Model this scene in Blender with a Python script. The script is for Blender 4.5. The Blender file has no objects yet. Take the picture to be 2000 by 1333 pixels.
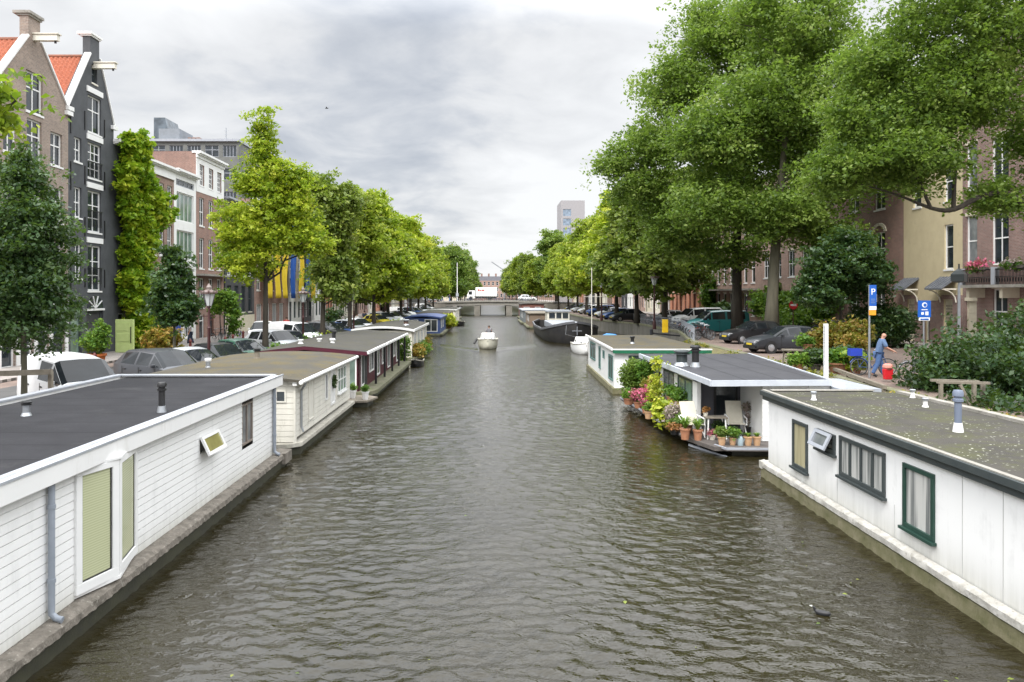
import bpy, math, random
import numpy as np
from mathutils import Vector, Matrix
from mathutils.geometry import tessellate_polygon
R = math.radians
random.seed(7); rng = np.random.default_rng(11)
# ------------------------------------------------------------------ camera, sky, sun, exposure
F, H, CX, CY = 1500.0, 4.6, 958.0, 575.0          # focal length in photo pixels, eye height, vanishing point
def XP(px, D): return (px - CX) * D / F
def ZP(py, D): return H - (py - CY) * D / F
S = bpy.context.scene
cam = bpy.data.cameras.new('camera'); co = bpy.data.objects.new('camera', cam); S.collection.objects.link(co)
co.location = (0, 0, H); co.rotation_euler = (R(90), 0, 0)
cam.sensor_width = 36; cam.lens = 36 * F / 2000; cam.shift_x = (1000 - CX) / 2000; cam.shift_y = -(666.5 - CY) / 2000
cam.clip_start = .1; cam.clip_end = 5000; S.camera = co
S.view_settings.view_transform = 'Standard'; S.view_settings.look = 'None'; S.view_settings.exposure = 0.85; S.view_settings.gamma = 1
S.cycles.max_bounces = 8; S.cycles.transparent_max_bounces = 8
SUN_EL, SUN_AZ = 52, 200
W = bpy.data.worlds.new('World'); S.world = W; W.use_nodes = True
nt = W.node_tree; N = nt.nodes; L = nt.links
for n in list(N): N.remove(n)
def nd(t, **k):
    n = N.new(t)
    for a, b in k.items(): setattr(n, a, b)
    return n
def mth(op, a, b=None, c=None, clamp=False):
    n = nd('ShaderNodeMath', operation=op, use_clamp=clamp)
    for i, v in enumerate((a, b, c)):
        if v is None: continue
        if isinstance(v, (int, float)): n.inputs[i].default_value = v
        else: L.new(v, n.inputs[i])
    return n.outputs[0]
tc = nd('ShaderNodeTexCoord'); sp = nd('ShaderNodeSeparateXYZ'); L.new(tc.outputs['Generated'], sp.inputs[0])
zc = mth('ADD', mth('MAXIMUM', sp.outputs[2], 0.0), .16)
cb = nd('ShaderNodeCombineXYZ'); L.new(mth('DIVIDE', sp.outputs[0], zc), cb.inputs[0]); L.new(mth('DIVIDE', sp.outputs[1], zc), cb.inputs[1])
def noise(scale, det, rough, w=0, dist=0.):
    n = nd('ShaderNodeTexNoise'); n.noise_dimensions = '4D'; n.inputs['Scale'].default_value = scale; n.inputs['Detail'].default_value = det
    n.inputs['Roughness'].default_value = rough; n.inputs['W'].default_value = w; n.inputs['Distortion'].default_value = dist
    L.new(cb.outputs[0], n.inputs['Vector']); return n.outputs['Fac']
n1 = noise(.55, 5, .5, 3.1, .3); n2 = noise(2.3, 7, .55, 1.2, .4)
mixn = mth('ADD', mth('MULTIPLY', n1, .5), mth('MULTIPLY', n2, .5))
def blob(px, py, c0, c1, amt):                      # a cloud bank lying in one direction of the sky
    d = Vector((px - CX, F, CY - py)).normalized(); dp = nd('ShaderNodeVectorMath', operation='DOT_PRODUCT')
    nm = nd('ShaderNodeVectorMath', operation='NORMALIZE'); L.new(tc.outputs['Generated'], nm.inputs[0]); L.new(nm.outputs[0], dp.inputs[0]); dp.inputs[1].default_value = d
    mr = nd('ShaderNodeMapRange', interpolation_type='SMOOTHSTEP'); L.new(dp.outputs['Value'], mr.inputs[0])
    mr.inputs[1].default_value = c0; mr.inputs[2].default_value = c1; mr.inputs[3].default_value = 0; mr.inputs[4].default_value = amt
    return mr.outputs[0]
tot = mth('SUBTRACT', mixn, blob(480, -40, .86, 1.0, .10))
tot = mth('SUBTRACT', tot, blob(900, 60, .92, 1.0, .06))
tot = mth('ADD', tot, blob(120, 130, .95, 1.0, .10)); tot = mth('ADD', tot, blob(1120, 260, .95, 1.0, .05))
rp = nd('ShaderNodeValToRGB'); L.new(tot, rp.inputs[0]); cr = rp.color_ramp
cr.elements[0].position = .25; cr.elements[0].color = (.255, .278, .318, 1)
cr.elements[1].position = .53; cr.elements[1].color = (.55, .556, .562, 1)
e = cr.elements.new(.345); e.color = (.355, .372, .40, 1)
e = cr.elements.new(.42); e.color = (.465, .472, .482, 1)
sky = nd('ShaderNodeTexSky', sky_type='NISHITA'); sky.sun_disc = False; sky.sun_elevation = R(SUN_EL); sky.sun_rotation = R(SUN_AZ); sky.air_density = 1; sky.dust_density = 2
skm = nd('ShaderNodeVectorMath', operation='SCALE'); L.new(sky.outputs[0], skm.inputs[0]); skm.inputs['Scale'].default_value = .1
mx = nd('ShaderNodeMix', data_type='RGBA'); mx.inputs['Factor'].default_value = .95; L.new(skm.outputs[0], mx.inputs['A']); L.new(rp.outputs[0], mx.inputs['B'])
up = nd('ShaderNodeMapRange', interpolation_type='SMOOTHSTEP'); L.new(sp.outputs[2], up.inputs[0])      # overcast: bright towards the zenith
up.inputs[1].default_value = .31; up.inputs[2].default_value = .54; up.inputs[3].default_value = 1; up.inputs[4].default_value = 3.9
sc2 = nd('ShaderNodeVectorMath', operation='SCALE'); L.new(mx.outputs['Result'], sc2.inputs[0]); L.new(up.outputs[0], sc2.inputs['Scale'])
bg = nd('ShaderNodeBackground'); L.new(sc2.outputs[0], bg.inputs[0]); bg.inputs[1].default_value = 1.0
wo = nd('ShaderNodeOutputWorld'); L.new(bg.outputs[0], wo.inputs[0])
sl = bpy.data.lights.new('sun', 'SUN'); sl.energy = 1.5; sl.angle = R(14); sl.color = (1, .965, .91)
so = bpy.data.objects.new('sun', sl); S.collection.objects.link(so); so.location = (0, -20, 60)
sd = Vector((math.sin(R(SUN_AZ)) * math.cos(R(SUN_EL)), math.cos(R(SUN_AZ)) * math.cos(R(SUN_EL)), math.sin(R(SUN_EL))))
so.rotation_euler = sd.to_track_quat('Z', 'Y').to_euler()
# ------------------------------------------------------------------ helpers
COL = S.collection
OFF = {}
def tag(o, label=None, cat=None, group=None, kind=None):
    if label: o['label'] = label
    if cat: o['category'] = cat
    if group: o['group'] = group
    if kind: o['kind'] = kind
    return o
def thing(name, label, cat, loc=(0, 0, 0), rz=0, group=None):
    o = bpy.data.objects.new(name, None); COL.objects.link(o); o.location = loc; o.rotation_euler = (0, 0, rz); o.empty_display_size = .2
    OFF[o.name] = Vector(loc); return tag(o, label, cat, group)
class MB:
    def __init__(s): s.v = []; s.f = []; s.m = []
    def add(s, vs, fs, mi=0):
        b = len(s.v); s.v.extend([tuple(p) for p in vs]); s.f.extend([tuple(b + i for i in f) for f in fs]); s.m.extend([mi] * len(fs)); return s
    def box(s, x0, y0, z0, x1, y1, z1, mi=0):
        return s.add([(x0, y0, z0), (x1, y0, z0), (x1, y1, z0), (x0, y1, z0), (x0, y0, z1), (x1, y0, z1), (x1, y1, z1), (x0, y1, z1)],
                     [(0, 3, 2, 1), (4, 5, 6, 7), (0, 1, 5, 4), (1, 2, 6, 5), (2, 3, 7, 6), (3, 0, 4, 7)], mi)
    def bar(s, a, b, w, t=None, mi=0, up=(0, 0, 1)):
        a = Vector(a); b = Vector(b); t = t or w; d = (b - a).normalized(); u = Vector(up)
        if abs(d.dot(u)) > .98: u = Vector((0, 1, 0))
        r = d.cross(u).normalized(); q = r.cross(d).normalized(); vs = []
        for p in (a, b):
            for i, j in ((-1, -1), (1, -1), (1, 1), (-1, 1)): vs.append(p + r * i * w / 2 + q * j * t / 2)
        return s.add(vs, [(0, 3, 2, 1), (4, 5, 6, 7), (0, 1, 5, 4), (1, 2, 6, 5), (2, 3, 7, 6), (3, 0, 4, 7)], mi)
    def quad(s, *p, mi=0): return s.add(p, [tuple(range(len(p)))], mi)
    def tube(s, pts, r, n=8, mi=0, cap=True):
        pts = [Vector(p) for p in pts]; rs = r if isinstance(r, (list, tuple)) else [r] * len(pts); vs = []; fs = []
        prev = None
        for i, p in enumerate(pts):
            d = (pts[min(i + 1, len(pts) - 1)] - pts[max(i - 1, 0)])
            d = d.normalized() if d.length > 1e-6 else Vector((0, 0, 1))
            if prev is None: u = d.orthogonal().normalized()
            else:
                u = prev - d * prev.dot(d); u = u.normalized() if u.length > 1e-5 else d.orthogonal().normalized()
            prev = u; w = d.cross(u)
            for k in range(n):
                a = 2 * math.pi * k / n; vs.append(p + (u * math.cos(a) + w * math.sin(a)) * rs[i])
        for i in range(len(pts) - 1):
            for k in range(n): fs.append((i * n + k, i * n + (k + 1) % n, (i + 1) * n + (k + 1) % n, (i + 1) * n + k))
        if cap: fs += [tuple(range(n))[::-1], tuple((len(pts) - 1) * n + k for k in range(n))]
        return s.add(vs, fs, mi)
    def curve(s, pts, r, n=8):                        # a tube along a rounded line
        P = [Vector(p) for p in pts]; Q = list(r)
        for _ in range(2):
            A, B = [P[0]], [Q[0]]
            for i in range(len(P) - 1): A += [P[i] * .75 + P[i + 1] * .25, P[i] * .25 + P[i + 1] * .75]; B += [Q[i] * .75 + Q[i + 1] * .25, Q[i] * .25 + Q[i + 1] * .75]
            P, Q = A + [P[-1]], B + [Q[-1]]
        return s.tube(P, Q, n)
    def lathe(s, prof, n=16, c=(0, 0, 0), mi=0, axis='z'):
        vs = []; fs = []
        for r, h in prof:
            for k in range(n):
                a = 2 * math.pi * k / n; x, y = r * math.cos(a), r * math.sin(a)
                p = (x, y, h) if axis == 'z' else ((x, h, y) if axis == 'y' else (h, x, y))
                vs.append((p[0] + c[0], p[1] + c[1], p[2] + c[2]))
        for i in range(len(prof) - 1):
            for k in range(n): fs.append((i * n + k, i * n + (k + 1) % n, (i + 1) * n + (k + 1) % n, (i + 1) * n + k))
        fs += [tuple(range(n))[::-1], tuple((len(prof) - 1) * n + k for k in range(n))]
        return s.add(vs, fs, mi)
    def prism(s, poly, z0, z1, mi=0, mtop=None):
        n = len(poly); zf0 = z0 if isinstance(z0, (list, tuple)) else [z0] * n; zf1 = z1 if isinstance(z1, (list, tuple)) else [z1] * n
        vs = [(p[0], p[1], zf0[i]) for i, p in enumerate(poly)] + [(p[0], p[1], zf1[i]) for i, p in enumerate(poly)]
        s.add(vs, [tuple(range(n))[::-1]] + [(i, (i + 1) % n, n + (i + 1) % n, n + i) for i in range(n)], mi)
        return s.add([vs[n + i] for i in range(n)], [tuple(range(n))], mi if mtop is None else mtop)
    def build(s, name, mats, parent=None, smooth=False, world=False, org=None, bevel=0, rz=0):
        me = bpy.data.meshes.new(name); o = Vector((0, 0, 0))
        if world and parent is not None: o = OFF.get(parent.name, o)
        if org is not None: o = Vector(org)
        vs = [(p[0] - o[0], p[1] - o[1], p[2] - o[2]) for p in s.v] if o.length > 0 else s.v
        me.from_pydata(vs, [], s.f)
        if not isinstance(mats, (list, tuple)): mats = [mats]
        for m in mats: me.materials.append(m)
        if len(mats) > 1: me.polygons.foreach_set('material_index', s.m)
        if smooth:
            me.polygons.foreach_set('use_smooth', [True] * len(me.polygons))
            if smooth != 'all': me.set_sharp_from_angle(angle=R(38))
        me.update()
        ob = bpy.data.objects.new(name, me); COL.objects.link(ob)
        if parent is not None:
            ob.parent = parent; OFF[ob.name] = o if world else Vector((0, 0, 0))
        elif org is not None: ob.location = o; ob.rotation_euler[2] = rz; OFF[ob.name] = o
        if bevel:
            b = ob.modifiers.new('b', 'BEVEL'); b.width = bevel; b.segments = 2; b.limit_method = 'ANGLE'
        return ob
def kids(o): return KID.get(o.name) or [c for c in bpy.data.objects if c.parent == o]
KID = {}
def copy_tree(o, parent=None, mats=None, kc=None):
    c = o.copy(); COL.objects.link(c); c.parent = parent
    if parent is None:
        for k in ('label', 'group'):
            pass
    if o.name not in KID: KID[o.name] = [x for x in bpy.data.objects if x.parent == o and x is not c]
    for ch in KID[o.name]: copy_tree(ch, c, mats)
    if mats and o.type == 'MESH':
        for i, sl_ in enumerate(c.material_slots):
            if sl_.material and sl_.material.name in mats:
                m = mats[sl_.material.name]; sl_.link = 'OBJECT'; sl_.material = m
    return c
# ------------------------------------------------------------------ materials
MC = {}
class NT:
    def __init__(s, m): m.use_nodes = True; s.t = m.node_tree; s.N = s.t.nodes; s.L = s.t.links; s.b = s.N['Principled BSDF']; s.out = s.N['Material Output']
    def n(s, t, **k):
        x = s.N.new(t)
        for a, b in k.items():
            if a.startswith('i_'): x.inputs[a[2:].replace('_', ' ')].default_value = b
            else: setattr(x, a, b)
        return x
    def l(s, a, b): s.L.new(a, b)
    def ramp(s, fac, stops):
        r = s.n('ShaderNodeValToRGB'); s.l(fac, r.inputs[0]); c = r.color_ramp
        c.elements[0].position, c.elements[0].color = stops[0][0], (*stops[0][1], 1)
        c.elements[1].position, c.elements[1].color = stops[-1][0], (*stops[-1][1], 1)
        for p, q in stops[1:-1]: e = c.elements.new(p); e.color = (*q, 1)
        return r.outputs[0]
    def noise(s, scale, det=4, rough=.55, vec=None, dist=0):
        x = s.n('ShaderNodeTexNoise', i_Scale=scale, i_Detail=det, i_Roughness=rough, i_Distortion=dist)
        if vec is not None: s.l(vec, x.inputs['Vector'])
        return x.outputs['Fac']
    def coord(s, sx=1, sy=1, sz=1):
        c = s.n('ShaderNodeTexCoord'); m = s.n('ShaderNodeMapping'); s.l(c.outputs['Object'], m.inputs[0]); m.inputs['Scale'].default_value = (sx, sy, sz); return m.outputs[0]
    def mix(s, f, a, b, mode='MIX'):
        m = s.n('ShaderNodeMix', data_type='RGBA', blend_type=mode)
        for k, v in (('Factor', f), ('A', a), ('B', b)):
            if isinstance(v, (int, float)): m.inputs[k].default_value = v
            elif isinstance(v, tuple): m.inputs[k].default_value = (*v, 1)
            else: s.l(v, m.inputs[k])
        return m.outputs['Result']
    def m(s, op, a, b=0.0, clamp=False):
        x = s.n('ShaderNodeMath', operation=op, use_clamp=clamp)
        for i, v in enumerate((a, b)):
            if isinstance(v, (int, float)): x.inputs[i].default_value = v
            else: s.l(v, x.inputs[i])
        return x.outputs[0]
    def bump(s, h, st=.3, dist=.02, nrm=None):
        b = s.n('ShaderNodeBump', i_Strength=st, i_Distance=dist); s.l(h, b.inputs['Height'])
        if nrm is not None: s.l(nrm, b.inputs['Normal'])
        return b.outputs[0]
    def setc(s, c):
        if isinstance(c, tuple): s.b.inputs['Base Color'].default_value = (*c, 1)
        else: s.l(c, s.b.inputs['Base Color'])
def mk(name, fn):
    if name in MC: return MC[name]
    m = bpy.data.materials.new(name); t = NT(m); fn(t); MC[name] = m; return m
def pm(name, c1, c2=None, rough=.6, scale=3., bump=0., bs=30., metal=0., streak=False, spec=.5, dirt=None, coat=0):
    def fn(t):
        t.b.inputs['Roughness'].default_value = rough; t.b.inputs['Metallic'].default_value = metal; t.b.inputs['Specular IOR Level'].default_value = spec
        if coat: t.b.inputs['Coat Weight'].default_value = coat; t.b.inputs['Coat Roughness'].default_value = .05
        v = t.coord(1, 1, .12 if streak else 1); cc2 = c2 or tuple(x * .8 for x in c1)
        col = t.ramp(t.noise(scale, 6, .6, v), [(.35, c1), (.68, cc2)])
        if dirt:
            d = t.noise(scale * 2.7, 8, .7, t.coord(1, 1, .3 if streak else 1)); f = t.m('MULTIPLY', t.m('SUBTRACT', d, .56, True), 5, True)
            col = t.mix(f, col, dirt)
        t.setc(col)
        if bump: t.l(t.bump(t.noise(bs, 5, .6, t.coord()), bump, .02), t.b.inputs['Normal'])
    return mk(name, fn)
def brick(name, c1, c2, mortar=(.34, .32, .29), sc=1.0):
    def fn(t):
        c = t.n('ShaderNodeTexCoord'); s = t.n('ShaderNodeSeparateXYZ'); t.l(c.outputs['Object'], s.inputs[0]); k = t.n('ShaderNodeCombineXYZ')
        t.l(t.m('ADD', s.outputs[0], s.outputs[1]), k.inputs[0]); t.l(s.outputs[2], k.inputs[1])
        b = t.n('ShaderNodeTexBrick', i_Scale=1.0 * sc); t.l(k.outputs[0], b.inputs['Vector'])
        b.inputs['Brick Width'].default_value = .22; b.inputs['Row Height'].default_value = .075; b.inputs['Mortar Size'].default_value = .009
        b.inputs['Color1'].default_value = (*c1, 1); b.inputs['Color2'].default_value = (*c2, 1); b.inputs['Mortar'].default_value = (*mortar, 1); b.inputs['Bias'].default_value = -.1
        n = t.noise(.9, 7, .65, c.outputs['Object']); col = t.mix(.55, b.outputs['Color'], t.ramp(n, [(.3, (.55, .55, .55)), (.7, (1.15, 1.12, 1.1))]), 'MULTIPLY')
        n3 = t.noise(9, 3, .6, c.outputs['Object']); col = t.mix(.4, col, t.ramp(n3, [(.35, (.6, .6, .6)), (.65, (1.2, 1.2, 1.2))]), 'MULTIPLY')
        t.setc(col); t.b.inputs['Roughness'].default_value = .9
        t.l(t.bump(b.outputs['Fac'], -.25, .01), t.b.inputs['Normal'])
    return mk(name, fn)
def leafm(name, cols, trans=.35, rough=.5):
    def fn(t):
        a = t.n('ShaderNodeAttribute'); a.attribute_name = 'tone'
        oi = t.n('ShaderNodeObjectInfo'); f = t.m('ADD', a.outputs['Fac'], t.m('MULTIPLY', t.m('SUBTRACT', oi.outputs['Random'], .5), .16), True)
        k = len(cols); col = t.ramp(f, [(i / (k - 1), c) for i, c in enumerate(cols)])
        t.setc(col); t.b.inputs['Roughness'].default_value = rough; t.b.inputs['Specular IOR Level'].default_value = .35
        tr = t.n('ShaderNodeBsdfTranslucent'); t.l(t.mix(.5, col, (.25, .4, .03)), tr.inputs[0])
        ms = t.n('ShaderNodeMixShader'); ms.inputs[0].default_value = trans; t.l(t.b.outputs[0], ms.inputs[1]); t.l(tr.outputs[0], ms.inputs[2]); t.l(ms.outputs[0], t.out.inputs[0])
    return mk(name, fn)
def grime(name, c, lo=.42, hi=1.0, col=(.30, .29, .22)):
    def fn(t):
        v = t.coord(); s = t.n('ShaderNodeSeparateXYZ'); t.l(v, s.inputs[0]); st_ = t.noise(6, 6, .7, t.coord(1, 1, .06)); bl = t.noise(2.2, 7, .7, v)
        k = t.m('SUBTRACT', 1, t.m('DIVIDE', t.m('SUBTRACT', s.outputs[2], lo), hi - lo, True), True); f = t.m('MULTIPLY', t.m('MULTIPLY', k, k), t.m('MULTIPLY', st_, 1.1), True)
        a = t.mix(f, tuple(c), col); w = t.ramp(t.m('MULTIPLY', st_, bl), [(.27, (0, 0, 0)), (.42, (.45, .45, .45))]); a = t.mix(w, a, tuple(x * .72 for x in c))
        t.setc(a); t.b.inputs['Roughness'].default_value = .5
    return mk(name, fn)
def glassm(name, tint, rough=.04, curtain=None, spec=.7):
    def fn(t):
        v = t.coord(1, 1, 1); n = t.noise(1.3, 3, .5, v)
        c = t.ramp(n, [(.35, tint), (.62, curtain or tuple(x * 1.9 for x in tint))])
        t.setc(c); t.b.inputs['Roughness'].default_value = rough; t.b.inputs['IOR'].default_value = 1.5; t.b.inputs['Specular IOR Level'].default_value = spec
        t.l(t.bump(t.noise(2.5, 2, .5, v), .05, .02), t.b.inputs['Normal'])
    return mk(name, fn)
WHITE = pm('white_paint', (.80, .80, .79), (.76, .76, .75), .45, 1.2, dirt=(.66, .65, .62), streak=True)
WHITE2 = pm('cream_paint', (.74, .71, .62), (.66, .62, .53), .5, 2.)
WHITEF = pm('white_frame', (.80, .80, .79), (.76, .76, .75), .4)
GREYF = pm('grey_trim', (.36, .38, .42), (.30, .32, .36), .45)
PIPE = pm('grey_pipe', (.30, .33, .38), (.24, .27, .31), .35)
DARKF = pm('anthracite_paint', (.035, .045, .048), (.05, .06, .06), .45)
GREENF = pm('dark_green_paint', (.012, .042, .032), (.018, .055, .04), .45)
BLACK = pm('black_paint', (.012, .012, .013), (.02, .02, .022), .4)
RUBBER = pm('black_rubber', (.015, .015, .016), (.025, .025, .025), .85)
METAL = pm('galvanised_metal', (.45, .47, .5), (.36, .38, .4), .4, metal=.8)
CHROME = pm('rim_metal', (.5, .5, .52), (.42, .42, .44), .3, metal=.7)
CONC = pm('concrete', (.33, .31, .28), (.22, .21, .18), .9, 2.2, .5, 25, dirt=(.12, .11, .09))
MOSSC = pm('mossy_concrete', (.20, .19, .13), (.10, .11, .05), .9, 2.5, .5, 25, dirt=(.30, .28, .22))
WETC = pm('wet_hull', (.035, .035, .025), (.05, .05, .03), .5, 3, .3, 25)
ASPH = pm('asphalt', (.085, .083, .08), (.06, .06, .06), .9, 1.5, .3, 60)
WOODG = pm('weathered_wood', (.23, .20, .16), (.15, .13, .10), .85, 6, .4, 40)
WOODD = pm('dark_decking', (.12, .105, .095), (.07, .06, .055), .8, 5, .3, 40)
TERRA = pm('terracotta', (.42, .19, .10), (.30, .13, .07), .85, 9, dirt=(.5, .42, .34))
TERRA2 = pm('pale_terracotta', (.52, .32, .18), (.42, .25, .13), .85, 9, dirt=(.55, .47, .38))
BARK = pm('bark', (.035, .029, .022), (.065, .056, .044), .95, 5, .8, 14, streak=True)
BARKG = pm('green_bark', (.13, .12, .085), (.075, .07, .05), .95, 4, .8, 14, streak=True)
GLASS = glassm('window_glass', (.02, .025, .03))
GLASSC = glassm('curtained_glass', (.30, .31, .31), .1, (.12, .13, .14))
GLASSG = glassm('greenish_glass', (.10, .14, .12), .06)
CARGL = glassm('car_glass', (.010, .012, .014), .03, spec=.3)
TONES = dict(
 young=leafm('leaf_dark', [(.012, .034, .013), (.030, .068, .024), (.062, .120, .042), (.16, .23, .11)], .28, .35),
 lime=leafm('leaf_lime', [(.11, .18, .014), (.24, .33, .02), (.42, .48, .03), (.60, .60, .08)], .48),
 ivy=leafm('leaf_ivy', [(.04, .12, .008), (.16, .30, .012), (.34, .45, .022), (.52, .54, .04)], .42),
 mid=leafm('leaf_mid', [(.045, .085, .018), (.09, .155, .026), (.16, .235, .042), (.26, .33, .07)], .4),
 elm=leafm('leaf_elm', [(.052, .10, .022), (.115, .19, .034), (.20, .285, .055), (.32, .39, .11)], .48),
 far=leafm('leaf_far', [(.10, .155, .016), (.21, .28, .025), (.34, .39, .04), (.50, .48, .08)], .45),
 farmid=leafm('leaf_far_mid', [(.06, .10, .022), (.13, .185, .03), (.21, .26, .045), (.31, .33, .08)], .35),
 bush=leafm('leaf_bush', [(.007, .022, .008), (.018, .046, .014), (.045, .09, .028), (.12, .17, .07)], .2, .4),
 plant=leafm('leaf_plant', [(.025, .075, .010), (.07, .16, .02), (.15, .27, .035), (.32, .42, .07)], .35),
 autumn=leafm('leaf_autumn', [(.10, .12, .015), (.24, .22, .03), (.35, .17, .04), (.42, .33, .06)], .3),
 pink=leafm('petal_pink', [(.10, .16, .04), (.45, .12, .18), (.65, .10, .25), (.60, .35, .35)], .3),
 mauve=leafm('petal_mauve', [(.14, .14, .08), (.32, .25, .24), (.46, .36, .36), (.2, .22, .1)], .3),
 yellow=leafm('leaf_yellow', [(.12, .22, .02), (.35, .42, .03), (.52, .52, .05), (.6, .55, .12)], .35),
 heather=leafm('leaf_heather', [(.10, .06, .02), (.25, .10, .03), (.35, .15, .05), (.12, .12, .03)], .2),
)
# ------------------------------------------------------------------ foliage and trees
def leaf_mesh(name, C, size, mat, parent=None, up=.35, elong=1.7, tones=None, org=None, smooth=False, jit=.35):
    """C: n x 3 array of leaf centres; one small pointed face per leaf."""
    n = len(C); g = rng
    nrm = g.normal(size=(n, 3)); nrm[:, 2] = np.abs(nrm[:, 2]) + up; nrm /= np.linalg.norm(nrm, axis=1, keepdims=True)
    a = g.normal(size=(n, 3)); a -= nrm * np.sum(a * nrm, axis=1, keepdims=True); a /= np.linalg.norm(a, axis=1, keepdims=True) + 1e-9
    b = np.cross(nrm, a); s = size * (1 + jit * g.normal(size=(n, 1))).clip(.4, 1.8)
    l = a * s * elong / 2; w = b * s / 2; fold = nrm * s * .14
    V = np.empty((n, 4, 3)); V[:, 0] = C - l; V[:, 1] = C + w + fold; V[:, 2] = C + l; V[:, 3] = C - w + fold
    me = bpy.data.meshes.new(name); me.vertices.add(n * 4); me.loops.add(n * 4); me.polygons.add(n)
    off = np.zeros(3) if org is None else np.array(org)
    me.vertices.foreach_set('co', (V - off).reshape(-1).astype(np.float32)); me.loops.foreach_set('vertex_index', np.arange(n * 4, dtype=np.int32))
    me.polygons.foreach_set('loop_start', np.arange(0, n * 4, 4, dtype=np.int32)); me.polygons.foreach_set('loop_total', np.full(n, 4, dtype=np.int32))
    me.materials.append(mat); me.update(calc_edges=True)
    at = me.attributes.new('tone', 'FLOAT', 'FACE'); tn = g.random(n) if tones is None else tones
    at.data.foreach_set('value', tn.clip(0, 1).astype(np.float32))
    o = bpy.data.objects.new(name, me); COL.objects.link(o)
    if parent is not None: o.parent = parent
    elif org is not None: o.location = org
    return o
def sprays(centres, rad, per, flat=.55, sub=5):
    """scatter leaves in clumps made of smaller sprays; returns centres and tones"""
    out = []; tn = []
    for c, r in zip(centres, rad):
        k = max(2, int(sub)); sc = c + rng.normal(size=(k, 3)) * r * np.array([.68, .68, .5]); m = max(2, int(per * (r / np.mean(rad)) ** 2 / k))
        ct = rng.normal(.45, .13)
        for q in sc:
            p = q + rng.normal(size=(m, 3)) * r * .38 * np.array([1, 1, flat]); p[:, 2] -= .12 * np.sum((p[:, :2] - q[:2]) ** 2, axis=1) / max(r, .1)
            out.append(p); tn.append(ct + rng.normal(0, .07) + rng.normal(0, .13, m))
    return np.concatenate(out), np.concatenate(tn)
def crown_points(ells, n, shell=.42, mind=0):
    """points in a union of ellipsoids (cx,cy,cz,rx,ry,rz,weight), biased to the outside"""
    ws = np.array([e[6] for e in ells], float); ws /= ws.sum(); out = []
    for e, w in zip(ells, ws):
        k = max(1, int(round(n * w))); d = rng.normal(size=(k, 3)); d /= np.linalg.norm(d, axis=1, keepdims=True)
        r = (shell + (1 - shell) * rng.random((k, 1)) ** .6) * (rng.random((k, 1)) ** .18); r *= 1 + .11 * rng.normal(size=(k, 1)); r = np.where(rng.random((k, 1)) < .09, r * rng.uniform(1.1, 1.32, (k, 1)), r)
        out.append(np.array(e[:3]) + d * r * np.array(e[3:6]))
    return np.concatenate(out)
def make_tree(name, label, cat, loc, ht, ells, nclump, crad, per, lsize, tone, bark=None, tr=.2, fork=.35, lean=(0, 0), group=None, limbs=8, twig=1.0, sub=5, extra=None, leaf_label=None):
    bark = bark or BARK; root = thing(name, label, cat, loc, group=group)
    pts = crown_points(ells, nclump); rad = crad * (.7 + .6 * rng.random(len(pts)))
    top = np.array([lean[0], lean[1], ht * .9]); mb = MB()
    K = 9; tp = []
    for i in range(K):
        t = i / (K - 1); tp.append(Vector((lean[0] * t ** 1.4 + .12 * tr * 5 * math.sin(3 * t + ht) * t, lean[1] * t + .1 * tr * 5 * math.cos(4 * t + ht) * t, ht * .86 * t)))
    rs = [tr * (1.35 if i == 0 else 1) * (1 - .9 * (i / (K - 1)) ** .8) + .015 for i in range(K)]
    mb.tube(tp, rs, 10)
    nodes = [(np.array(tp[i]), rs[i]) for i in range(K) if i / (K - 1) > fork * .9]
    far = pts[np.argsort(-np.linalg.norm(pts - np.array([lean[0] * .5, lean[1] * .5, ht * .5]), axis=1))]
    pick = []
    for p in far:
        if all(np.linalg.norm(p - q) > crad * 2.2 for q in pick): pick.append(p)
        if len(pick) >= limbs: break
    segs = list(nodes)
    for p in pick:
        cand = [q for q in nodes if q[0][2] < p[2] + .2] or nodes[:1]
        b, br = min(cand, key=lambda q: abs((p[2] - q[0][2]) - .75 * np.linalg.norm(p[:2] - q[0][:2])))
        mid = (b + p) / 2 + np.array([0, 0, .12 * np.linalg.norm(p - b)]) + rng.normal(size=3) * .06 * np.linalg.norm(p - b); r0 = min(br * .55, tr * .3); P = []; RR = []
        for i in range(7):
            t = i / 6; q = b * (1 - t) ** 2 + mid * 2 * t * (1 - t) + p * t * t + (rng.normal(size=3) * .03 * np.linalg.norm(p - b) if 0 < i < 6 else 0); P.append(q); RR.append(r0 * (1 - .85 * t) + .01)
        mb.tube(P, RR, 6, cap=False); segs += [(P[i], RR[i]) for i in range(1, 7)]
    sa = np.array([q[0] for q in segs]); sr = [q[1] for q in segs]
    dm = np.min(np.linalg.norm(pts[:, None, :] - sa[None], axis=2), axis=1)
    for p in pts[np.argsort(dm)]:
        d = np.linalg.norm(sa - p, axis=1) + np.maximum(0, sa[:, 2] - p[2]) * .8; i = int(np.argmin(d)); b = sa[i]; L_ = np.linalg.norm(p - b)
        if L_ < .15: continue
        sa = np.vstack([sa, p]); sr.append(max(.012, sr[i] * .5))
        mid = (b + p) / 2 + np.array([0, 0, .1 * L_]) + rng.normal(size=3) * .08 * L_; r0 = min(sr[i] * .6, .035 * twig + .008 * L_ * twig)
        mb.tube([b, mid, p], [r0, r0 * .6, r0 * .22], 4, cap=False)
    mb.build('trunk', bark, root, smooth='all')
    C, tn = sprays(pts, rad, per, sub=sub)
    cr_ = leaf_mesh('crown', C, lsize, TONES[tone], root, tones=tn)
    return root
def blob_leaves(ells, n, clump=.35, per=14, shell=.7):
    pts = crown_points(ells, max(3, n // per), shell); rad = clump * (.7 + .6 * rng.random(len(pts)))
    return sprays(pts, rad, per, .8, 3)

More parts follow.
